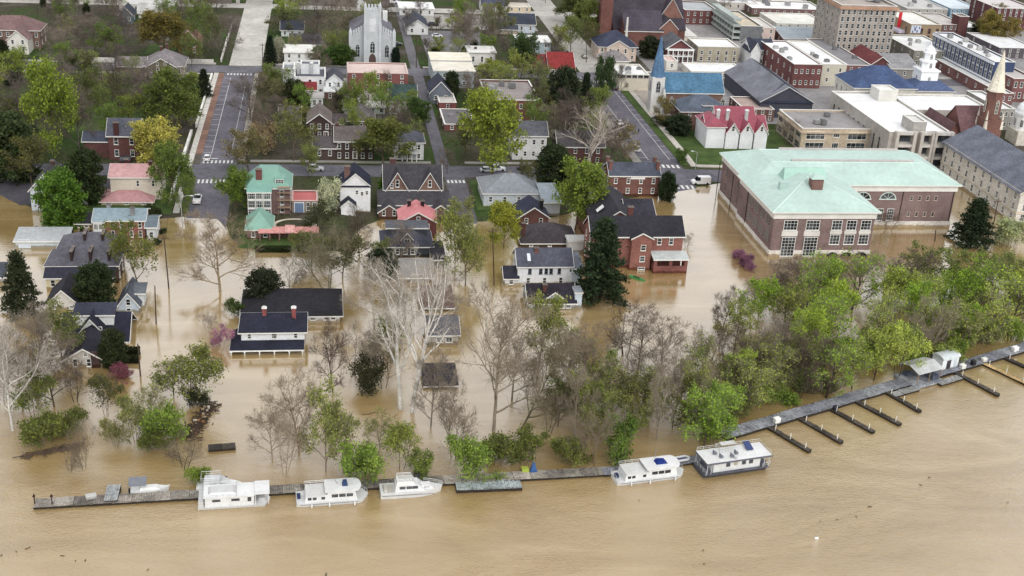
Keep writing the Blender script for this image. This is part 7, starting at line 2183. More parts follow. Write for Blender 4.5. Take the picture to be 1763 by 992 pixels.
# ------------------------------------------------------------------ trees
def perp(d, nr):
    a = nr.normal(size=3)
    a -= d*np.dot(a, d)
    return a/np.linalg.norm(a)
def grow(seed, Ht, W, fork=0.22, n1=9, n2=6, n3=5, n4=4, stems=1, up=0.55, wig=0.12, rad=0.017, twig=1.1, lead=0.8):
    """branch polylines by level, inside a crown about W wide and Ht tall"""
    nr = np.random.default_rng(seed)
    lv = [[], [], [], [], []]
    def line(p, d, L, r0, r1, k, lift=0.0, wg=wig):
        pts, rs = [p], [r0]
        d = d.copy()
        for i in range(k):
            d = d + nr.normal(size=3)*wg + np.array([0, 0, lift])
            d /= np.linalg.norm(d)
            pts.append(pts[-1] + d*L/k)
            rs.append(r0 + (r1 - r0)*(i + 1)/k)
        return np.array(pts), np.array(rs)
    def kids(par, level, n, lo, ang, ratio, k, lift):
        for pts, rs in par:
            L0 = np.linalg.norm(np.diff(pts, axis=0), axis=1).sum()
            m = max(1, int(round(n*nr.uniform(0.75, 1.25))))
            for j in range(m):
                t = lo + (1 - lo)*(j + nr.uniform(0.2, 0.9))/m
                f = t*(len(pts) - 1)
                i = min(int(f), len(pts) - 2)
                p = pts[i] + (pts[i+1] - pts[i])*(f - i)
                r = rs[i] + (rs[i+1] - rs[i])*(f - i)
                d = pts[i+1] - pts[i]
                d /= np.linalg.norm(d)
                a = R(nr.uniform(*ang))
                d2 = d*math.cos(a) + perp(d, nr)*math.sin(a)
                d2[2] = d2[2]*0.8 + 0.12
                d2 /= np.linalg.norm(d2)
                L = L0*ratio*(1.15 - 0.55*t)*nr.uniform(0.75, 1.25)
                q = p + d2*L                       # keep inside the crown outline
                e = math.hypot(q[0], q[1])/(W*0.55)
                e2 = (q[2] - Ht*0.62)/(Ht*0.42)
                ee = math.sqrt(e*e + max(0, e2)**2)
                if ee > 1:
                    L *= max(0.35, 1/ee)
                lv[level].append(line(p, d2, L, max(r*0.62, 0.016), max(r*0.22, 0.012), k, lift))
    base_r = Ht*rad/(stems**0.5)
    for s in range(stems):
        a = 2*math.pi*s/stems + nr.uniform(0, 1)
        tilt = 0.04 if stems == 1 else nr.uniform(0.2, 0.45)
        d = np.array([math.cos(a)*tilt, math.sin(a)*tilt, 1.0])
        d /= np.linalg.norm(d)
        p0 = np.array([math.cos(a), math.sin(a), 0])*(0.0 if stems == 1 else 0.25) + np.array([0, 0, -1.2])
        lv[0].append(line(p0, d, Ht*lead*nr.uniform(0.92, 1.05) + 1.2, base_r, base_r*0.28, 8, 0.03, 0.07))
    n1_ = max(2, int(n1/stems))
    for pts, rs in list(lv[0]):
        for j in range(n1_):
            t = fork + (0.97 - fork)*(j + nr.uniform(0.1, 0.9))/n1_
            f = t*(len(pts) - 1)
            i = min(int(f), len(pts) - 2)
            p = pts[i] + (pts[i+1] - pts[i])*(f - i)
            r = rs[i] + (rs[i+1] - rs[i])*(f - i)
            az = 2.4*j + nr.uniform(-.5, .5)
            el = up*nr.uniform(0.75, 1.3) + 0.35*t
            d = np.array([math.cos(az)*math.cos(el), math.sin(az)*math.cos(el), math.sin(el)])
            L = (W*0.5)/max(0.45, math.cos(el))*(1.05 - 0.35*t)*nr.uniform(0.8, 1.15)
            L = min(L, (Ht*1.02 - p[2])/max(0.2, d[2]))
            lv[1].append(line(p, d, max(L, 1.0), r*0.66, r*0.16 + 0.01, 6, 0.04))
    kids(lv[0] if stems > 1 else [(a[5:], b[5:]) for a, b in lv[0]], 2, n2, 0.3, (30, 60), 0.5, 4, 0.03)
    kids(lv[1], 2, n2, 0.25, (28, 58), 0.55, 4, 0.03)
    kids(lv[2], 3, n3, 0.2, (28, 60), 0.55, 3, 0.02)
    # twigs: straight thin slivers
    tw = []
    for pts, rs in lv[3] + lv[2]:
        m = n4 if len(pts) < 5 else max(1, n4//2)
        for j in range(m):
            t = nr.uniform(0.25, 1.0)
            f = t*(len(pts) - 1)
            i = min(int(f), len(pts) - 2)
            p = pts[i] + (pts[i+1] - pts[i])*(f - i)
            d = pts[i+1] - pts[i]
            d = d/np.linalg.norm(d)*0.8 + nr.normal(size=3)*0.5 + np.array([0, 0, 0.15])
            d /= np.linalg.norm(d)
            tw.append((p, p + d*twig*nr.uniform(0.5, 1.3)))
    return lv, tw, nr
def tubes(lines, sides, V, F):
    for pts, rs in lines:
        d = pts[-1] - pts[0]
        d = d/np.linalg.norm(d)
        u = np.cross(d, np.array([0.31, 0.83, 0.46]))
        u /= np.linalg.norm(u)
        w = np.cross(d, u)
        i = len(V)
        an = [2*math.pi*k/sides for k in range(sides)]
        for p, r in zip(pts, rs):
            for a in an:
                V.append(tuple(p + (u*math.cos(a) + w*math.sin(a))*r))
        for s in range(len(pts) - 1):
            for k in range(sides):
                j = (k + 1) % sides
                F.append((i + s*sides + k, i + s*sides + j, i + (s+1)*sides + j, i + (s+1)*sides + k))
def slivers(tw, r, V, F, nr):
    for p, q in tw:
        d = q - p
        u = perp(d/np.linalg.norm(d), nr)*r
        i = len(V)
        V += [tuple(p - u), tuple(p + u), tuple(q + u*0.35), tuple(q - u*0.35)]
        F.append((i, i+1, i+2, i+3))
def leaf_quads(cent, size, nr, V, F, flat=0.0):
    n = len(cent)
    a = nr.normal(size=(n, 3))
    a[:, 2] *= (1 - flat)
    a /= np.linalg.norm(a, axis=1)[:, None]
    b = np.cross(a, nr.normal(size=(n, 3)))
    b /= np.linalg.norm(b, axis=1)[:, None]
    s = size*nr.uniform(0.6, 1.3, size=(n, 1))
    i0 = len(V)
    q = np.stack([cent - a*s - b*s*0.6, cent + a*s*0.2 - b*s*0.75, cent + a*s + b*s*0.3, cent - a*s*0.1 + b*s*0.8], axis=1).reshape(-1, 3)
    V += [tuple(x) for x in q]
    F += [(i0 + 4*k, i0 + 4*k + 1, i0 + 4*k + 2, i0 + 4*k + 3) for k in range(n)]
def np_mesh(name, V, F, mats, split=None):
    me = bpy.data.meshes.new(name)
    me.from_pydata(V, [], F)
    for m in mats:
        me.materials.append(MATS[m])
    if split is not None:
        idx = np.zeros(len(F), dtype=np.int32)
        idx[split:] = 1
        me.polygons.foreach_set('material_index', idx)
    me.update()
    return me
TREES = {}
def add_kind(kind, Ht, W, **kw):
    leaves, size, tr = kw.pop('leaves', 0), kw.pop('size', 0.22), kw.pop('twr', 0.02)
    seed = kw.pop('seed')
    twigmat = kw.pop('twigmat', 'bark')
    spread = kw.pop('scatter', 0.35)
    lv, tw, nr = grow(seed, Ht, W, **kw)
    V, F = [], []
    tubes(lv[0], 7, V, F)
    tubes(lv[1], 5, V, F)
    trunk = np_mesh('trunk', V, F, ['bark'])
    trunk.polygons.foreach_set('use_smooth', [True]*len(trunk.polygons))
    V, F = [], []
    if leaves:
        pts = np.array([p + (q - p)*nr.uniform(0, 1) for p, q in tw])
        idx = nr.integers(0, len(pts), leaves)
        cent = pts[idx] + nr.normal(size=(leaves, 3))*spread
        leaf_quads(cent, size, nr, V, F)
        split = len(F)
        tubes(lv[2], 4, V, F)
        tubes(lv[3], 3, V, F)
        slivers(tw, tr, V, F, nr)
        crown = np_mesh('crown', V, F, ['leaf', 'twig'], split)
    else:
        tubes(lv[2], 4, V, F)
        tubes(lv[3], 3, V, F)
        slivers(tw, tr, V, F, nr)
        crown = np_mesh('crown', V, F, [twigmat])
    allp = np.array([v for v in V])
    hh = np.percentile(allp[:, 2], 99)
    ww = 2*np.percentile(np.hypot(allp[:, 0], allp[:, 1]), 95)
    TREES.setdefault(kind, []).append((trunk, crown, hh, ww))
for s in range(4):
    add_kind('bare', 17, 13, seed=11 + s, n1=11, n2=7, n3=6, n4=7, twr=0.024, twig=1.3, rad=0.016)
for s in range(3):
    add_kind('bare_multi', 13, 11, seed=31 + s, n1=8, n2=8, n3=5, n4=5, stems=3, twr=0.024, twig=1.2, rad=0.018)
for s in range(2):
    add_kind('sycamore', 27, 17, seed=52 + s, n1=13, n2=5, n3=5, n4=4, fork=0.3, up=0.75, wig=0.17, rad=0.023, twr=0.026, twig=1.4, lead=0.88)
for s in range(4):
    add_kind('spring', 16, 12, seed=71 + s, leaves=3400, size=0.24, n1=10, n2=7, n3=5, n4=4, scatter=0.4, rad=0.014)
for s in range(5):
    add_kind('sparse', 15, 11, seed=171 + s, leaves=1700, size=0.21, n1=10, n2=7, n3=5, n4=4, scatter=0.35, rad=0.019)
for s in range(3):
    add_kind('spring_multi', 12, 10, seed=91 + s, leaves=3600, size=0.22, n1=8, n2=7, n3=5, n4=4, stems=3, scatter=0.4, rad=0.015)
for s in range(4):
    add_kind('leafy', 16, 12, seed=111 + s, leaves=8500, size=0.27, n1=11, n2=7, n3=5, n4=4, scatter=0.5, rad=0.014)
for s in range(3):
    add_kind('bush', 6, 7, seed=131 + s, leaves=4200, size=0.2, n1=9, n2=6, n3=4, n4=4, stems=4, scatter=0.4, twig=0.8, fork=0.1, rad=0.014)
def add_evergreen(kind, Ht, W, seed, cone, n=9000, size=0.26):
    nr = np.random.default_rng(seed)
    V, F = [], []
    tubes([(np.array([[0, 0, -1.2], [0, 0, Ht*0.5], [0, 0, Ht*0.93]]), np.array([Ht*0.02, Ht*0.014, 0.04]))], 7, V, F)
    lobes = []
    limb = []
    k = 60 if cone else 46
    for j in range(k):
        t = (j + 0.5)/k
        z = Ht*(0.06 + 0.9*t)
        if cone:
            rmax = W/2*(1 - t)**0.75*nr.uniform(0.75, 1.15)
        else:
            rmax = W/2*math.sqrt(max(0.02, 1 - ((t - 0.42)/0.62)**2))*nr.uniform(0.75, 1.1)
        az = 2.4*j + nr.uniform(-.4, .4)
        tip = np.array([math.cos(az)*rmax, math.sin(az)*rmax, z - (0.12*rmax if cone else -0.1*rmax)])
        lobes.append((np.array([0, 0, z]), tip))
        limb.append((np.array([[0, 0, z - 0.2], tip]), np.array([0.07, 0.02])))
    tubes(limb, 4, V, F)
    trunk = np_mesh('trunk', V, F, ['bark'])
    V, F = [], []
    per = n//k
    for a, b in lobes:
        t = nr.uniform(0.15, 1.08, per)**0.7
        wdt = 0.13*W*(0.35 + 0.65*np.sin(np.clip(t, 0, 1)*math.pi*0.8 + 0.3))
        c = a[None, :] + (b - a)[None, :]*t[:, None] + nr.normal(size=(per, 3))*wdt[:, None]*np.array([0.55, 0.55, 0.28 if cone else 0.5])
        leaf_quads(c, size, nr, V, F, 0.5 if cone else 0.0)
    crown = np_mesh('crown', V, F, ['leaf'])
    TREES.setdefault(kind, []).append((trunk, crown, Ht, W))
for s in range(2):
    add_evergreen('pine', 16, 11, 151 + s, True, 10000)
for s in range(3):
    add_evergreen('evergreen', 11, 9, 161 + s, False, 10000, 0.25)
GREEN, LIME, OLIVE, YEL, DARK, BRIGHT, PINK, TAN, BLOS = (104, 128, 58), (132, 154, 62), (114, 124, 64), (156, 158, 76), (52, 62, 40), (98, 136, 52), (176, 124, 160), (150, 138, 106), (190, 190, 160)
BK, BKG, BKW, BKD = (96, 84, 72), (136, 126, 114), (206, 202, 194), (70, 60, 54)
tcount = [0]
trr = random.Random(99)
def tree(kind, x, yb, yt, w, label, col=GREEN, bark=BK, group=None, name=None, lean=0.0, cat='tree'):
    tcount[0] += 1
    vs = TREES[kind]
    trunk, crown, hh, ww = vs[tcount[0] % len(vs)]
    b = gnd(x, yb)
    t_ = on_y(x, yt, b.y)
    H_ = max(1.5, t_.z - b.z)
    W_ = (on_y(x + w/2, (yb + yt)/2, b.y) - on_y(x - w/2, (yb + yt)/2, b.y)).length
    b.z = max(g(b.x, b.y), -0.5)
    o = thing(name or {'bush': 'shrub', 'pine': 'pine_tree', 'evergreen': 'evergreen_tree', 'sycamore': 'sycamore_tree', 'bare': 'bare_tree', 'bare_multi': 'bare_tree'}.get(kind, 'spring_tree'), label, cat, b, trr.uniform(0, 6.28), group)
    o.rotation_euler = (0, R(lean), trr.uniform(0, 6.28)) if not lean else (0, R(lean), 0)
    o.scale = (W_/ww, W_/ww, H_/hh)
    jf = trr.uniform(0.94, 1.06)
    j = lambda c: tuple(max(0, min(255, v*jf)) for v in c)
    put('trunk', trunk, 'bark', j(bark), o)
    put('crown', crown, 'leaf', j(col if kind not in ('bare', 'bare_multi', 'sycamore') else tuple(0.55*c + 0.45*d for c, d in zip(bark, (128, 116, 102)))), o)
    return o
# ------------------------------------------------------------------ where the trees stand
T = tree
# flooded bank at the left
T('bare', 22, 742, 560, 150, 'large pale bare sycamore at the left edge above the river', bark=BKW)
T('bare', 62, 668, 528, 130, 'grey bare tree left of the beige bungalow', bark=BKG)
T('bare_multi', 5, 690, 540, 90, 'bare grey tree cut by the left edge', bark=BKG)
T('bare', 95, 700, 575, 110, 'thin bare brown tree below the beige bungalow', bark=BK)
T('spring', 105, 620, 520, 100, 'olive budding tree behind the navy roofed white house at the left', OLIVE)
T('bush', 82, 765, 705, 95, 'low green bush on the left bank beside the drift of branches', OLIVE)
T('spring_multi', 60, 725, 640, 80, 'olive leafing tree under the large pale sycamore at left', OLIVE)
T('pine', 38, 540, 428, 78, 'dark conifer left of the brown brick row', (66, 74, 52), BKD)
T('evergreen', 168, 530, 452, 74, 'dark round evergreen in front of the brown brick row', (60, 74, 46))
T('spring', 237, 492, 383, 92, 'orange and green leafing tree right of the blue metal roofed house', (120, 130, 58))
T('bare', 378, 503, 372, 150, 'wide bare tan tree alone in the flooded left street', bark=(150, 132, 108))
T('spring_multi', 382, 594, 558, 46, 'magenta blossoming redbud left of the columned white house', PINK, name='redbud_tree')
T('bare_multi', 358, 575, 535, 40, 'small bare tree above the magenta redbud', bark=BKG)
T('evergreen', 197, 632, 565, 50, 'dark evergreen before the right side of the beige bungalow', (66, 76, 50))
T('bush', 208, 652, 628, 44, 'small pink flowering bush below the dark evergreen of the beige bungalow', (150, 92, 112), cat='shrub')
T('spring_multi', 185, 716, 640, 58, 'dark olive tree standing in water below the beige bungalow', (96, 100, 60))
T('spring_multi', 235, 762, 685, 72, 'pale green willowy sapling clump left of the bright green shrub', (140, 146, 84))
T('bush', 292, 768, 690, 84, 'bright green shrub beside the debris pile', (138, 164, 76), cat='shrub')
T('spring_multi', 330, 700, 598, 116, 'spreading yellow green tree above the debris pile', (128, 138, 70), BKD)
T('bush', 338, 698, 668, 44, 'dark evergreen shrub at the foot of the spreading yellow green tree', (58, 66, 40), cat='shrub')
T('bare', 300, 680, 620, 66, 'dead leaning trunk left of the spreading yellow green tree', bark=BKD)
T('bare_multi', 145, 806, 728, 62, 'bare sapling in the water above the weathered dock left end', bark=BK)
T('bare_multi', 122, 814, 765, 40, 'thin bare sapling left of its taller bare neighbour', bark=BK)
T('bare_multi', 317, 808, 742, 70, 'broken black tree with one long low branch near the log raft', bark=BKD)
T('bush', 340, 832, 800, 46, 'small green sapling behind the boxy houseboat', LIME, cat='shrub')
T('spring_multi', 200, 770, 720, 54, 'faint yellow green sapling between two darker trees on the left bank', (146, 148, 92))
# centre bank
T('bare', 518, 778, 635, 120, 'slender bare tan tree in front of the columned white house', bark=(140, 126, 106))
T('bare_multi', 490, 820, 700, 90, 'fuzzy bare brush above the second large boat', bark=(150, 134, 116))
T('spring', 560, 812, 655, 90, 'tall pale green tree right of the slender bare tan tree', (146, 156, 88), BKG)
T('spring', 592, 800, 690, 64, 'slim pale green tree leaning to the right above the dock', (150, 156, 96), BKG)
T('bare', 575, 676, 553, 84, 'dark brown bare tree right of the columned white house', bark=(74, 58, 52))
T('sycamore', 690, 704, 436, 150, 'left one of two tall white barked sycamores', bark=(204, 200, 192), lean=-6)
T('sycamore', 708, 710, 440, 140, 'right one of two tall white barked sycamores', bark=(206, 202, 195), lean=2)
T('bush', 636, 668, 612, 66, 'dark olive shrub left of the white barked sycamores', (74, 78, 50), cat='shrub')
T('bare_multi', 660, 668, 560, 90, 'grey bare brush behind the white barked sycamores', bark=BKG)
T('spring', 668, 640, 545, 70, 'olive tree behind the left white barked sycamore', OLIVE)
T('spring_multi', 690, 806, 722, 76, 'pale olive bush below the white barked sycamores', (138, 150, 72))
T('bush', 626, 830, 762, 90, 'bright green shrub behind the round cornered houseboat', (138, 164, 76), cat='shrub')
T('bush', 815, 826, 755, 90, 'bright green shrub behind the long grey platform', (138, 164, 76), cat='shrub')
T('bush', 855, 800, 745, 70, 'olive shrub beside the bright green one above the long grey platform', OLIVE, cat='shrub')
T('bare', 848, 742, 500, 170, 'large bare riverside tree right of the white barked sycamores', bark=(138, 128, 112))
T('bare', 893, 742, 560, 120, 'mossy bare trunk leaning right over the water', bark=(104, 96, 76), lean=22)
T('spring', 926, 640, 503, 92, 'light green tree in front of the small dark cottage', (140, 150, 76))
T('bare_multi', 1075, 612, 515, 100, 'dark bare tree in front of the big dark pine', bark=(88, 74, 66))
T('bare', 1098, 640, 540, 90, 'bare tree just right of the dark one before the big pine', bark=(110, 98, 88))
T('bare', 1140, 650, 540, 90, 'thin pale bare tree above the bright flooded street', bark=(150, 138, 124))
T('bare_multi', 1215, 640, 560, 80, 'twiggy bare tree left of the green riverside wood', bark=(120, 106, 98))
T('spring', 960, 735, 640, 80, 'grey green tree in the bank thicket right of the leaning trunk', OLIVE)
T('bare_multi', 945, 745, 660, 70, 'bare dark brush beside the leaning trunk', bark=BK)
T('bush', 1062, 792, 722, 66, 'green shrub left of the trawler', GREEN, cat='shrub')
T('spring_multi', 1160, 735, 655, 92, 'olive tree with dark fork above the trawler', (118, 124, 64), BKD)
T('spring', 1212, 770, 665, 110, 'bright green tree right behind the dark hulled houseboat', (140, 170, 70))
T('bush', 1228, 760, 705, 70, 'bright green undergrowth at the foot of the tree behind the dark hulled houseboat', (132, 162, 66), cat='shrub')
T('spring', 1245, 728, 650, 70, 'bright green tree at the near end of the marina walkway', (140, 170, 72))
T('bare', 1128, 760, 610, 60, 'slim pale bare trunk above the trawler', bark=BKG)
T('bare_multi', 1020, 800, 700, 90, 'bare brush leaning over the water left of the trawler', bark=(120, 108, 92))
T('bare', 1000, 700, 560, 110, 'fuzzy bare tree in the middle of the bank thicket', bark=(126, 112, 98))
T('spring', 1090, 720, 630, 80, 'thin olive tree in the thicket above the trawler', (124, 126, 78))
T('bare', 770, 760, 640, 60, 'thin bare sapling right of the white barked sycamores', bark=BKG)
for kind, x, yb, yt, w, lab, col, bk in (
    ('bare', 470, 790, 690, 84, 'fuzzy bare tree left of the slender bare tan tree', OLIVE, (158, 144, 126)),
    ('bare_multi', 610, 640, 560, 70, 'bare brush right of the dark brown bare tree', OLIVE, BKG),
    ('sparse', 655, 770, 700, 60, 'thin budding sapling below the left white barked sycamore', (150, 156, 96), BKG),
    ('bare', 740, 735, 600, 90, 'bare grey tree just right of the white barked sycamores', OLIVE, BKG),
    ('bare_multi', 780, 790, 690, 90, 'tangled bare brush above the long grey platform', OLIVE, (132, 120, 104)),
    ('bare', 880, 690, 560, 100, 'bare tree behind the mossy leaning trunk', OLIVE, (138, 126, 110)),
    ('sparse', 975, 660, 560, 90, 'thin green tree right of the light green cottage tree', (146, 158, 84), BK),
    ('bare_multi', 700, 560, 480, 90, 'pale bare brush beside the brown roofed garage', OLIVE, (160, 150, 136)),
    ('bare', 40, 700, 590, 120, 'second grey bare tree on the left bank', OLIVE, BKG),
    ('bare_multi', 130, 690, 620, 80, 'twisted dark bare tree below the beige bungalow porch', OLIVE, BKD),
    ('bush', 120, 745, 705, 70, 'olive undergrowth on the left bank below the bungalows', OLIVE, BK),
    ('sparse', 262, 730, 660, 60, 'wispy yellow green sapling left of the debris pile', (150, 158, 90), BK),
    ('bush', 268, 775, 735, 60, 'olive shrub left of the bright green shrub at the debris pile', OLIVE, BK),
    ('bush', 725, 815, 775, 50, 'low green bush behind the pointed cruiser', (132, 150, 76), BK),
    ('bush', 900, 790, 740, 70, 'olive undergrowth at the foot of the mossy leaning trunk', OLIVE, BK),
    ('bush', 985, 800, 750, 70, 'olive bush left of the green shrub by the trawler', OLIVE, BK),
    ('spring_multi', 535, 455, 395, 70, 'olive leafing tree right of the pink garden loggia', (116, 124, 70), BK),
    ('bare', 690, 450, 380, 50, 'bare tree in front of the coral red roof', OLIVE, BKG)):
    T(kind, x, yb, yt, w, lab, col, bk, cat='shrub' if kind == 'bush' else 'tree')
# scattered thicket and flooded wood
wr = random.Random(2024)
GA = 'trees of the bank thicket above the trawler'
for k in range(16):
    x = wr.uniform(960, 1250)
    yb = wr.uniform(660, 770)
    kind = wr.choice(['bare', 'bare_multi', 'spring_multi', 'sparse', 'sparse'])
    leaf = kind.startswith('spring')
    T(kind, x, yb, yb - wr.uniform(70, 125), wr.uniform(55, 85), 'small budding tree in the thicket between leaning trunk and dark hulled houseboat' if leaf else 'twiggy bare tree in the thicket between leaning trunk and dark hulled houseboat', wr.choice([(140, 152, 78), (126, 146, 66), (150, 156, 90)]), wr.choice([(118, 106, 94), (150, 138, 122), (134, 120, 106)]), GA + (' in bud' if leaf else ' still bare'))
GB = 'trees of the flooded wood behind the marina walkway'
placed = []
tries = 0
while len(placed) < 50 and tries < 4000:
    tries += 1
    x = wr.uniform(1235, 1790)
    dockline = 750 - (x - 1250)*0.292
    yb = wr.uniform(max(512, dockline - 175), dockline - 12)
    if any(abs(x - a)/34 + abs(yb - b)/17 < 1 for a, b in placed):
        continue
    placed.append((x, yb))
    q = wr.random()
    kind = 'spring' if q < 0.2 else 'sparse' if q < 0.62 else 'spring_multi' if q < 0.74 else 'bare' if q < 0.9 else 'bare_multi'
    leaf = not kind.startswith('bare')
    T(kind, x, yb, yb - wr.uniform(72, 112), wr.uniform(56, 88), 'green leafing tree in the flooded wood behind the marina walkway' if leaf else 'bare grey tree in the flooded wood behind the marina walkway',
      wr.choice([(160, 184, 74), (146, 178, 64), (168, 184, 90), (154, 164, 88)]), wr.choice([BKD, BK, BKG]), GB + (' in leaf' if leaf else ' still bare'))
for x, yb, yt, w in ((1330, 520, 445, 80), (1375, 512, 440, 90), (1420, 505, 440, 80), (1470, 498, 435, 80), (1290, 545, 480, 70), (1520, 510, 440, 90)):
    T('bare', x, yb, yt, w, 'bare twiggy tree at the water side before the copper roofed hall', bark=(112, 100, 92), group='bare trees before the copper roofed hall')
for x, yb, yt, w in ((1580, 505, 430, 80), (1640, 500, 428, 90), (1700, 505, 430, 90), (1750, 500, 440, 80)):
    T('spring', x, yb, yt, w, 'fresh green tree at the back of the flooded wood before the stone building', (128, 142, 76), group='green trees at the back of the flooded wood')
for k in range(34):
    x = wr.uniform(1245, 1770)
    dl = 750 - (x - 1250)*0.292
    yb = wr.uniform(dl - 120, dl - 14)
    T('bush', x, yb, yb - wr.uniform(26, 48), wr.uniform(34, 62), 'low green shrub under the trees of the flooded wood behind the marina walkway', wr.choice([(140, 164, 76), (126, 152, 66), (150, 164, 92), (130, 134, 84)]), BKD, 'shrubs of the flooded wood', cat='shrub')
# trees among the flooded houses
T('pine', 1032, 515, 372, 108, 'big dark pine in front of the red brick house', (60, 78, 54), BKD)
T('leafy', 990, 395, 274, 98, 'tall bright green tree left of the black roofed brick house', (126, 146, 64))
T('evergreen', 952, 325, 252, 66, 'dark evergreen on the front street left of the tall bright green tree', (62, 76, 50))
T('leafy', 866, 428, 350, 62, 'yellow green tree in front of the grey hipped roof house', (150, 156, 62))
T('spring', 783, 470, 343, 84, 'budding tree standing in the flooded short street', (138, 148, 74), BKG)
T('spring', 800, 492, 372, 78, 'thin light green tree with forked trunk beside the dormer house', (144, 152, 84), BK)
T('evergreen', 1147, 345, 296, 32, 'dark ivy like tree at the corner of the black roofed brick house', (48, 64, 40))
T('bare_multi', 1182, 425, 398, 34, 'little bare tree right of the brick porch', bark=BKG)
for i, (x, yb, yt, w) in enumerate(((1270, 446, 426, 24), (1283, 458, 434, 26), (1291, 466, 448, 20))):
    T('bush', x, yb, yt, w, ('left of three purple redbud bushes beside the copper roofed hall', 'middle of three purple redbud bushes beside the copper roofed hall', 'lowest of three purple redbud bushes beside the copper roofed hall')[i], (158, 112, 146), cat='shrub')
T('pine', 1672, 420, 338, 78, 'dark conifer between the copper roofed hall and the pale stone building', (56, 72, 50), BKD)
T('bush', 1738, 422, 374, 66, 'pale blossoming shrub in front of the stone building', (170, 180, 140), cat='shrub')
T('bare_multi', 1530, 395, 360, 44, 'small bare tree before the fanlight windows of the hall', bark=BK)
T('evergreen', 668, 340, 303, 34, 'bright round bush between the white house and the twin gables', (92, 128, 48))
T('bush', 566, 366, 312, 46, 'white blossoming tree left of the tall white house', (190, 196, 172), name='blossom_tree')
T('spring_multi', 550, 402, 348, 60, 'dark green tree below the white blossoming tree', (70, 80, 44))
T('bare_multi', 566, 500, 388, 120, 'broad grey olive bare tree right of the hedge', bark=(120, 116, 92))
T('spring', 590, 478, 395, 90, 'dark olive tree left of the dormer house', (92, 94, 58))
T('bare', 620, 442, 352, 66, 'dark bare tree in front of the tall white house', bark=BKD)
T('evergreen', 656, 478, 428, 62, 'dark evergreen at the lower left of the dormer house', (54, 66, 42))
T('bare_multi', 500, 500, 440, 54, 'bare vase shaped tree below the clipped hedge', bark=(112, 104, 92))
T('evergreen', 455, 528, 462, 66, 'dark evergreen behind the black hipped roof', (60, 68, 50))
T('bush', 404, 542, 512, 36, 'green shrub at the left end of the black hipped roof', (74, 96, 42), cat='shrub')
T('bare', 645, 560, 448, 110, 'pale fuzzy bare tree beside the flat grey garage', bark=(168, 160, 146))
T('bare', 755, 560, 458, 90, 'pale bare tree right of the flat grey garage', bark=(160, 150, 136))
T('spring', 650, 470, 405, 40, 'thin olive tree beside the dormer house wall', OLIVE)
T('bush', 280, 402, 390, 16, 'dark clipped ball shrub in the water, upper one', (54, 70, 38), cat='shrub')
T('bush', 272, 421, 408, 17, 'dark clipped ball shrub in the water, lower one', (54, 70, 38), cat='shrub')
for k in range(7):
    T('bush', 62 + k*15.5, 396 + 1.1*k, 391 + 1.1*k, 7, 'tiny dark shrub in the row along the flooded lawn', (60, 64, 40), group='row of tiny shrubs on the flooded lawn', cat='shrub')
T('evergreen', 108, 392, 293, 82, 'dense round bright green tree hiding the grey gabled house', (96, 130, 52))
T('evergreen', 150, 350, 258, 70, 'dark evergreen behind the dense round green tree', (64, 78, 48))
T('leafy', 300, 352, 248, 78, 'light green tree right of the pink roofed house', (112, 134, 64))
T('spring', 318, 378, 300, 46, 'green leafing tree beside the flooded pavement', GREEN)
T('leafy', 404, 364, 290, 60, 'round green street tree at the right of the left street crosswalk', (106, 128, 56))
T('bush', 262, 376, 352, 30, 'dark shrub beside the pink roofed house', (58, 74, 36), cat='shrub')
# upper left park
T('leafy', 97, 268, 106, 98, 'tallest bright lime tree in the upper left park', (142, 162, 66))
T('evergreen', 22, 310, 200, 110, 'broad dark evergreen at the left edge above the asphalt lot', (68, 82, 52))
T('bare', 45, 255, 130, 100, 'dark bare tree left of the tall lime tree', bark=(92, 84, 84))
T('spring', 20, 255, 160, 90, 'olive tree at the left edge of the park', OLIVE)
T('spring', 55, 320, 225, 80, 'olive budding tree above the asphalt lot', (110, 112, 62))
T('bare', 135, 262, 150, 90, 'bare purple grey tree right of the tall lime tree', bark=(104, 94, 92))
T('spring', 156, 205, 118, 64, 'thin dark trunked tree on the park lawn', (100, 112, 58), BKD)
T('leafy', 310, 224, 124, 100, 'broad olive green tree beside the garden wall', (104, 118, 58))
T('spring', 222, 215, 158, 70, 'yellow green tree left of the broad olive one', (124, 138, 62))
T('spring', 258, 220, 160, 60, 'fresh green tree between the yellow green and the broad olive tree', (116, 140, 60))
T('leafy', 275, 290, 205, 88, 'round yellow blossoming tree right of the dark red brick house', (176, 172, 92))
T('bare', 240, 190, 112, 80, 'bare grey tree above the dark red brick house', bark=(108, 100, 96))
T('bare', 204, 195, 110, 44, 'slim dark bare tree in front of the stone villa', bark=BKD)
T('pine', 352, 168, 118, 32, 'small dark conifer beside the cross street at left', (48, 58, 42), BKD)
T('bare', 100, 190, 92, 90, 'grey bare crown behind the lime tree', bark=(110, 100, 100))
T('spring', 130, 150, 85, 70, 'dull green tree behind the lime tree', (92, 100, 56))
T('evergreen', 2, 132, 68, 40, 'dark evergreen at the left edge below the apartment house', (48, 58, 38))
T('leafy', 285, 100, 20, 90, 'large rust tinged olive tree in front of the orange brown gable', (128, 118, 64))
T('spring', 340, 88, -6, 54, 'tall slim green tree left of the rail bridge', (116, 134, 66))
T('spring', 186, 100, 42, 62, 'bright green tree beside the white cottage path', (104, 126, 56))
T('bare', 222, 90, 12, 66, 'dark bare tree before the teal cottage', bark=(92, 82, 84))
T('bare', 130, 88, 22, 76, 'bare tree before the long retaining wall', bark=(116, 106, 100))
T('bare', 100, 118, 45, 80, 'greyish bare tree right of the apartment house', bark=(126, 118, 108))
T('bare', 165, 95, 30, 60, 'bare tree beside the lane at upper left', bark=(106, 98, 94))
T('bare', 392, 105, 22, 66, 'bare tree leaning over the pale street', bark=(100, 92, 88))
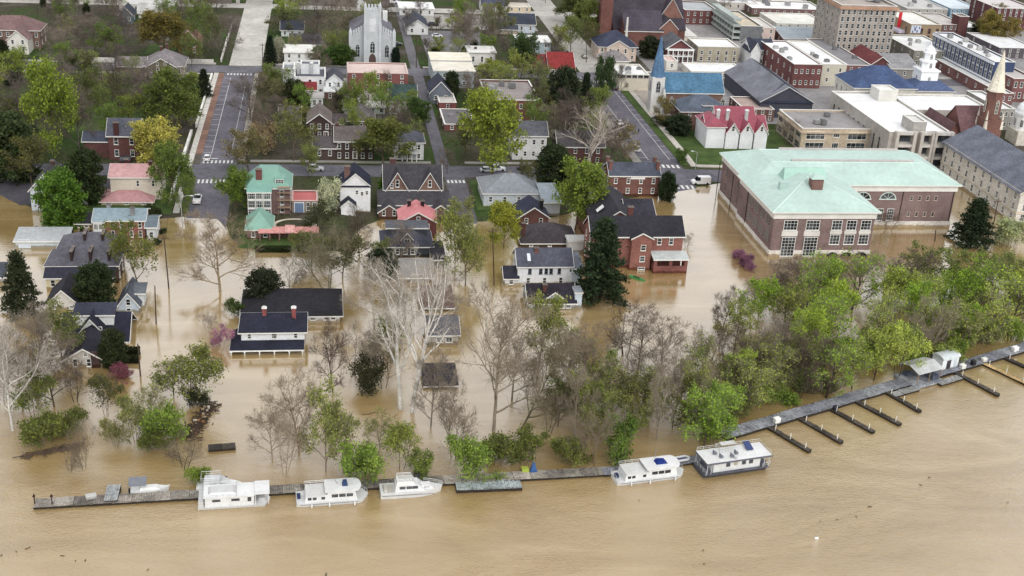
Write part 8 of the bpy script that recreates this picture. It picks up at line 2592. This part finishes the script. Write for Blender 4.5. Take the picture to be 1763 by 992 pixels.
T('spring', 365, 95, 20, 50, 'grey green tree left of the pale street', (110, 118, 74))
T('spring', 330, 115, 60, 44, 'small green tree on the lawn beside the pale street', (112, 130, 66))
T('bare', 432, 208, 128, 80, 'bare street tree at the right of the left street', bark=(96, 88, 84))
T('spring', 428, 300, 215, 80, 'tan budding street tree before the green roofed mansion', (136, 128, 88))
T('bare', 450, 255, 170, 70, 'bare tree behind the tan budding street tree', bark=(118, 106, 96))
# upper middle
T('pine', 466, 112, 60, 28, 'dark narrow conifer beside the white flat roofed house', (46, 60, 46), BKD)
T('bush', 480, 104, 66, 26, 'pale blossoming tree beside the dark narrow conifer', (186, 186, 170), name='blossom_tree')
T('spring', 478, 165, 108, 58, 'green tree left of the italianate villa', (108, 124, 58))
T('evergreen', 508, 205, 140, 50, 'dark tree in front of the italianate villa', (64, 72, 44))
T('spring', 460, 205, 130, 60, 'dull tree right of the left street', (112, 108, 78))
T('evergreen', 556, 112, 80, 46, 'left of two round green trees by the gothic church', (84, 116, 58))
T('evergreen', 588, 112, 78, 46, 'right of two round green trees by the gothic church', (88, 112, 56))
T('bare', 585, 80, 2, 84, 'large grey olive bare tree left of the gothic church tower', bark=(118, 112, 92))
T('bare', 545, 70, -8, 60, 'dark bare tree behind the white cottage near the top', bark=(92, 84, 82))
T('spring', 487, 58, 14, 56, 'dull green tree beside the pale street near the top', (100, 108, 66))
T('spring', 505, 278, 185, 80, 'olive green tree behind the pink flat roofed wing', (116, 120, 66))
T('spring', 530, 305, 250, 44, 'slim green street tree left of the tall white house', (122, 134, 72))
T('bush', 455, 262, 214, 56, 'tan blossoming tree behind the green roofed mansion', (170, 152, 126), name='blossom_tree')
T('evergreen', 584, 186, 158, 22, 'small dark evergreen beside the villa porch', (52, 66, 44))
T('bare_multi', 570, 215, 175, 30, 'small dark bare tree right of the dark brick gable house', bark=BKD)
T('leafy', 660, 285, 203, 92, 'round olive green tree between dark brick colonial and alley', (112, 120, 62))
T('leafy', 715, 222, 170, 52, 'dark green tree beside the alley', (74, 96, 50))
T('bare', 664, 196, 122, 24, 'slim dark bare tree before the red brick block', bark=BKD)
T('evergreen', 681, 112, 82, 16, 'small dark conifer at the right of the gothic church', (44, 58, 48))
T('bare', 797, 100, 8, 70, 'tall bare grey tree right of the small car park', bark=(112, 104, 98))
T('bare', 828, 92, 10, 66, 'bare grey tree above the small white house', bark=(112, 104, 98))
T('spring', 860, 70, 0, 50, 'dull leafing tree at the top centre', (116, 118, 80))
T('bare', 738, 98, 66, 40, 'small bare tree beside the car park corner', bark=(92, 84, 80))
T('spring', 757, 102, 64, 34, 'yellow green sapling before the car park', (148, 158, 72))
T('evergreen', 776, 170, 124, 28, 'dark tree in front of the pale blue grey house', (60, 72, 48))
T('bare', 805, 165, 122, 50, 'bare tree right of the pale blue grey house', bark=(116, 106, 98))
T('leafy', 848, 150, 106, 64, 'yellow green tree before the dark red flat roofed building', (136, 146, 66))
T('leafy', 845, 312, 160, 104, 'big yellow green tree left of the white house on front street', (146, 160, 68))
T('spring', 800, 270, 215, 60, 'dull green tree beside the lower alley', (106, 112, 62))
T('bare', 770, 300, 255, 34, 'bare tree at the alley mouth', bark=(96, 86, 80))
T('leafy', 896, 138, 58, 66, 'dense green tree before the red roofed house', (72, 94, 52))
T('spring', 922, 210, 150, 52, 'olive tree before the dark red flat roofed building', (100, 104, 58))
T('evergreen', 968, 205, 118, 60, 'dark evergreen left of the right street crossing', (60, 72, 52))
T('pine', 1006, 190, 124, 34, 'narrow dark conifer beside the right street', (50, 64, 44), BKD)
T('leafy', 1040, 182, 100, 48, 'dark green tree on the right street near the crossing', (66, 90, 52))
T('bare', 972, 275, 160, 80, 'dark bare tree behind the pale sycamore of the right street', bark=(72, 64, 60))
T('sycamore', 1010, 300, 182, 120, 'pale barked sycamore beside the right street', bark=(196, 186, 174))
T('spring', 1075, 275, 214, 56, 'tan budding tree beside the white car of the right street', (150, 140, 104))
T('bare', 1069, 168, 112, 26, 'slim bare street tree before the beige office', bark=(84, 74, 68))
T('spring', 1137, 212, 166, 44, 'tan green tree before the white church tower', (140, 128, 74))
T('evergreen', 1168, 232, 198, 42, 'dark round tree beside the square brick house', (60, 76, 54))
T('bush', 1140, 216, 202, 40, 'low dark shrubs below the white church tower', (54, 66, 42), cat='shrub')
T('bush', 1172, 280, 258, 26, 'green shrub on the lawn before the crimson roofed house', (84, 110, 50), cat='shrub')
T('spring', 958, 96, 44, 40, 'yellow green street tree on the concrete street', (136, 142, 74))
T('spring', 982, 92, 28, 50, 'green tree right of the concrete street', (108, 122, 62))
T('leafy', 1005, 66, 2, 54, 'green tree beside the brick church tower', (112, 122, 66))
T('spring', 1020, 90, 40, 40, 'olive tree below the brick church tower', (112, 114, 66))
T('leafy', 985, 40, -8, 56, 'dull green tree at the top of the concrete street', (104, 112, 64))
T('evergreen', 1118, 100, 64, 40, 'dark tree left of the columned brick house', (58, 66, 46))
T('leafy', 1697, 72, 18, 48, 'left olive yellow tree among the shop blocks', (140, 130, 70))
T('leafy', 1735, 78, 32, 40, 'right olive yellow tree among the shop blocks', (150, 136, 80))
T('spring', 1718, 46, 8, 40, 'brownish tree behind the two olive yellow trees', (130, 118, 80))
T('evergreen', 1685, 62, 40, 30, 'dark tree beside the low white roofed shop', (50, 60, 42))
T('bare', 700, 62, 14, 34, 'thin bare tree beside the alley top', bark=(104, 96, 90))
T('bare', 872, 120, 62, 50, 'bare tree left of the dense green tree', bark=(104, 96, 90))
T('bare_multi', 1355, 250, 205, 50, 'bare tree before the tan stone office', bark=(104, 92, 84))
T('spring', 905, 330, 275, 40, 'dull green tree behind the grey hipped roof', (98, 104, 60))
T('bare', 1060, 300, 240, 60, 'bare tangle behind the corner brick house', bark=(110, 98, 90))

# undergrowth and yard trees filling the town blocks
tr2 = random.Random(77)
BOXES = []
for o in list(COL.objects):
    if o.type == 'MESH' and o.parent is not None and o.name.split('.')[0] == 'wall':
        x_, y_ = o.parent.location.x, o.parent.location.y
        bb = o.bound_box
        BOXES.append((x_ + bb[0][0] - 0.5, x_ + bb[6][0] + 0.5, y_ + bb[0][1] - 0.5, y_ + bb[6][1] + 0.5))
for (X0, X1, Y0, Y1, n, where, dens) in ((-108, -42, 352, 438, 44, 'in the upper left park', 0.45), (-120, -40, 464, 552, 44, 'in the wooded yards beyond the left cross street', 0.4), (-20, 30, 350, 440, 30, 'in the yards left of the alley', 0.5),
        (40, 90, 350, 440, 34, 'in the yards between the alley and the right street', 0.5), (-18, 28, 470, 550, 22, 'in the yards behind the gothic church', 0.4), (42, 92, 462, 550, 22, 'in the far yards left of the concrete street', 0.4), (-180, 300, 570, 635, 50, 'along the far top edge of the town', 0.4)):
    for k in range(n):
        X, Y = tr2.uniform(X0, X1), tr2.uniform(Y0, Y1)
        if 440 < Y < 462 or 32 < X < 37 or any(a <= X <= b and c <= Y <= d for a, b, c, d in BOXES):
            continue
        q = tr2.random()
        kind = 'bare' if q < 0.42 else 'sparse' if q < 0.62 else 'spring' if q < 0.8 else 'bush' if q < 0.9 else 'evergreen'
        # photo position of the foot of the tree, from its place in metres
        v = Vector((X, Y, g(X, Y) - CAM_H))
        cx_, cy_, cz_ = [sum(AX[i][j]*v[i] for i in range(3)) for j in range(3)]
        px, py = CX + F_PX*cx_/cz_, CY + F_PX*cy_/cz_
        s_ = F_PX/cz_
        hh = tr2.uniform(8, 14) if kind not in ('bush', 'evergreen') else tr2.uniform(2.5, 6)
        lab = {'bare': 'bare grey yard tree ', 'sparse': 'thinly leafing yard tree ', 'spring': 'green budding yard tree ', 'bush': 'low green yard shrub ', 'evergreen': 'small dark yard evergreen '}[kind] + where
        T(kind, px, py, py - hh*s_*0.95, hh*tr2.uniform(0.6, 0.85)*s_, lab, tr2.choice([(142, 160, 70), (126, 144, 66), (152, 162, 86), (118, 146, 62)]) if kind != 'evergreen' else (58, 70, 46), tr2.choice([(92, 84, 80), (80, 72, 70), (112, 102, 94)]), lab, cat='shrub' if kind == 'bush' else 'tree')
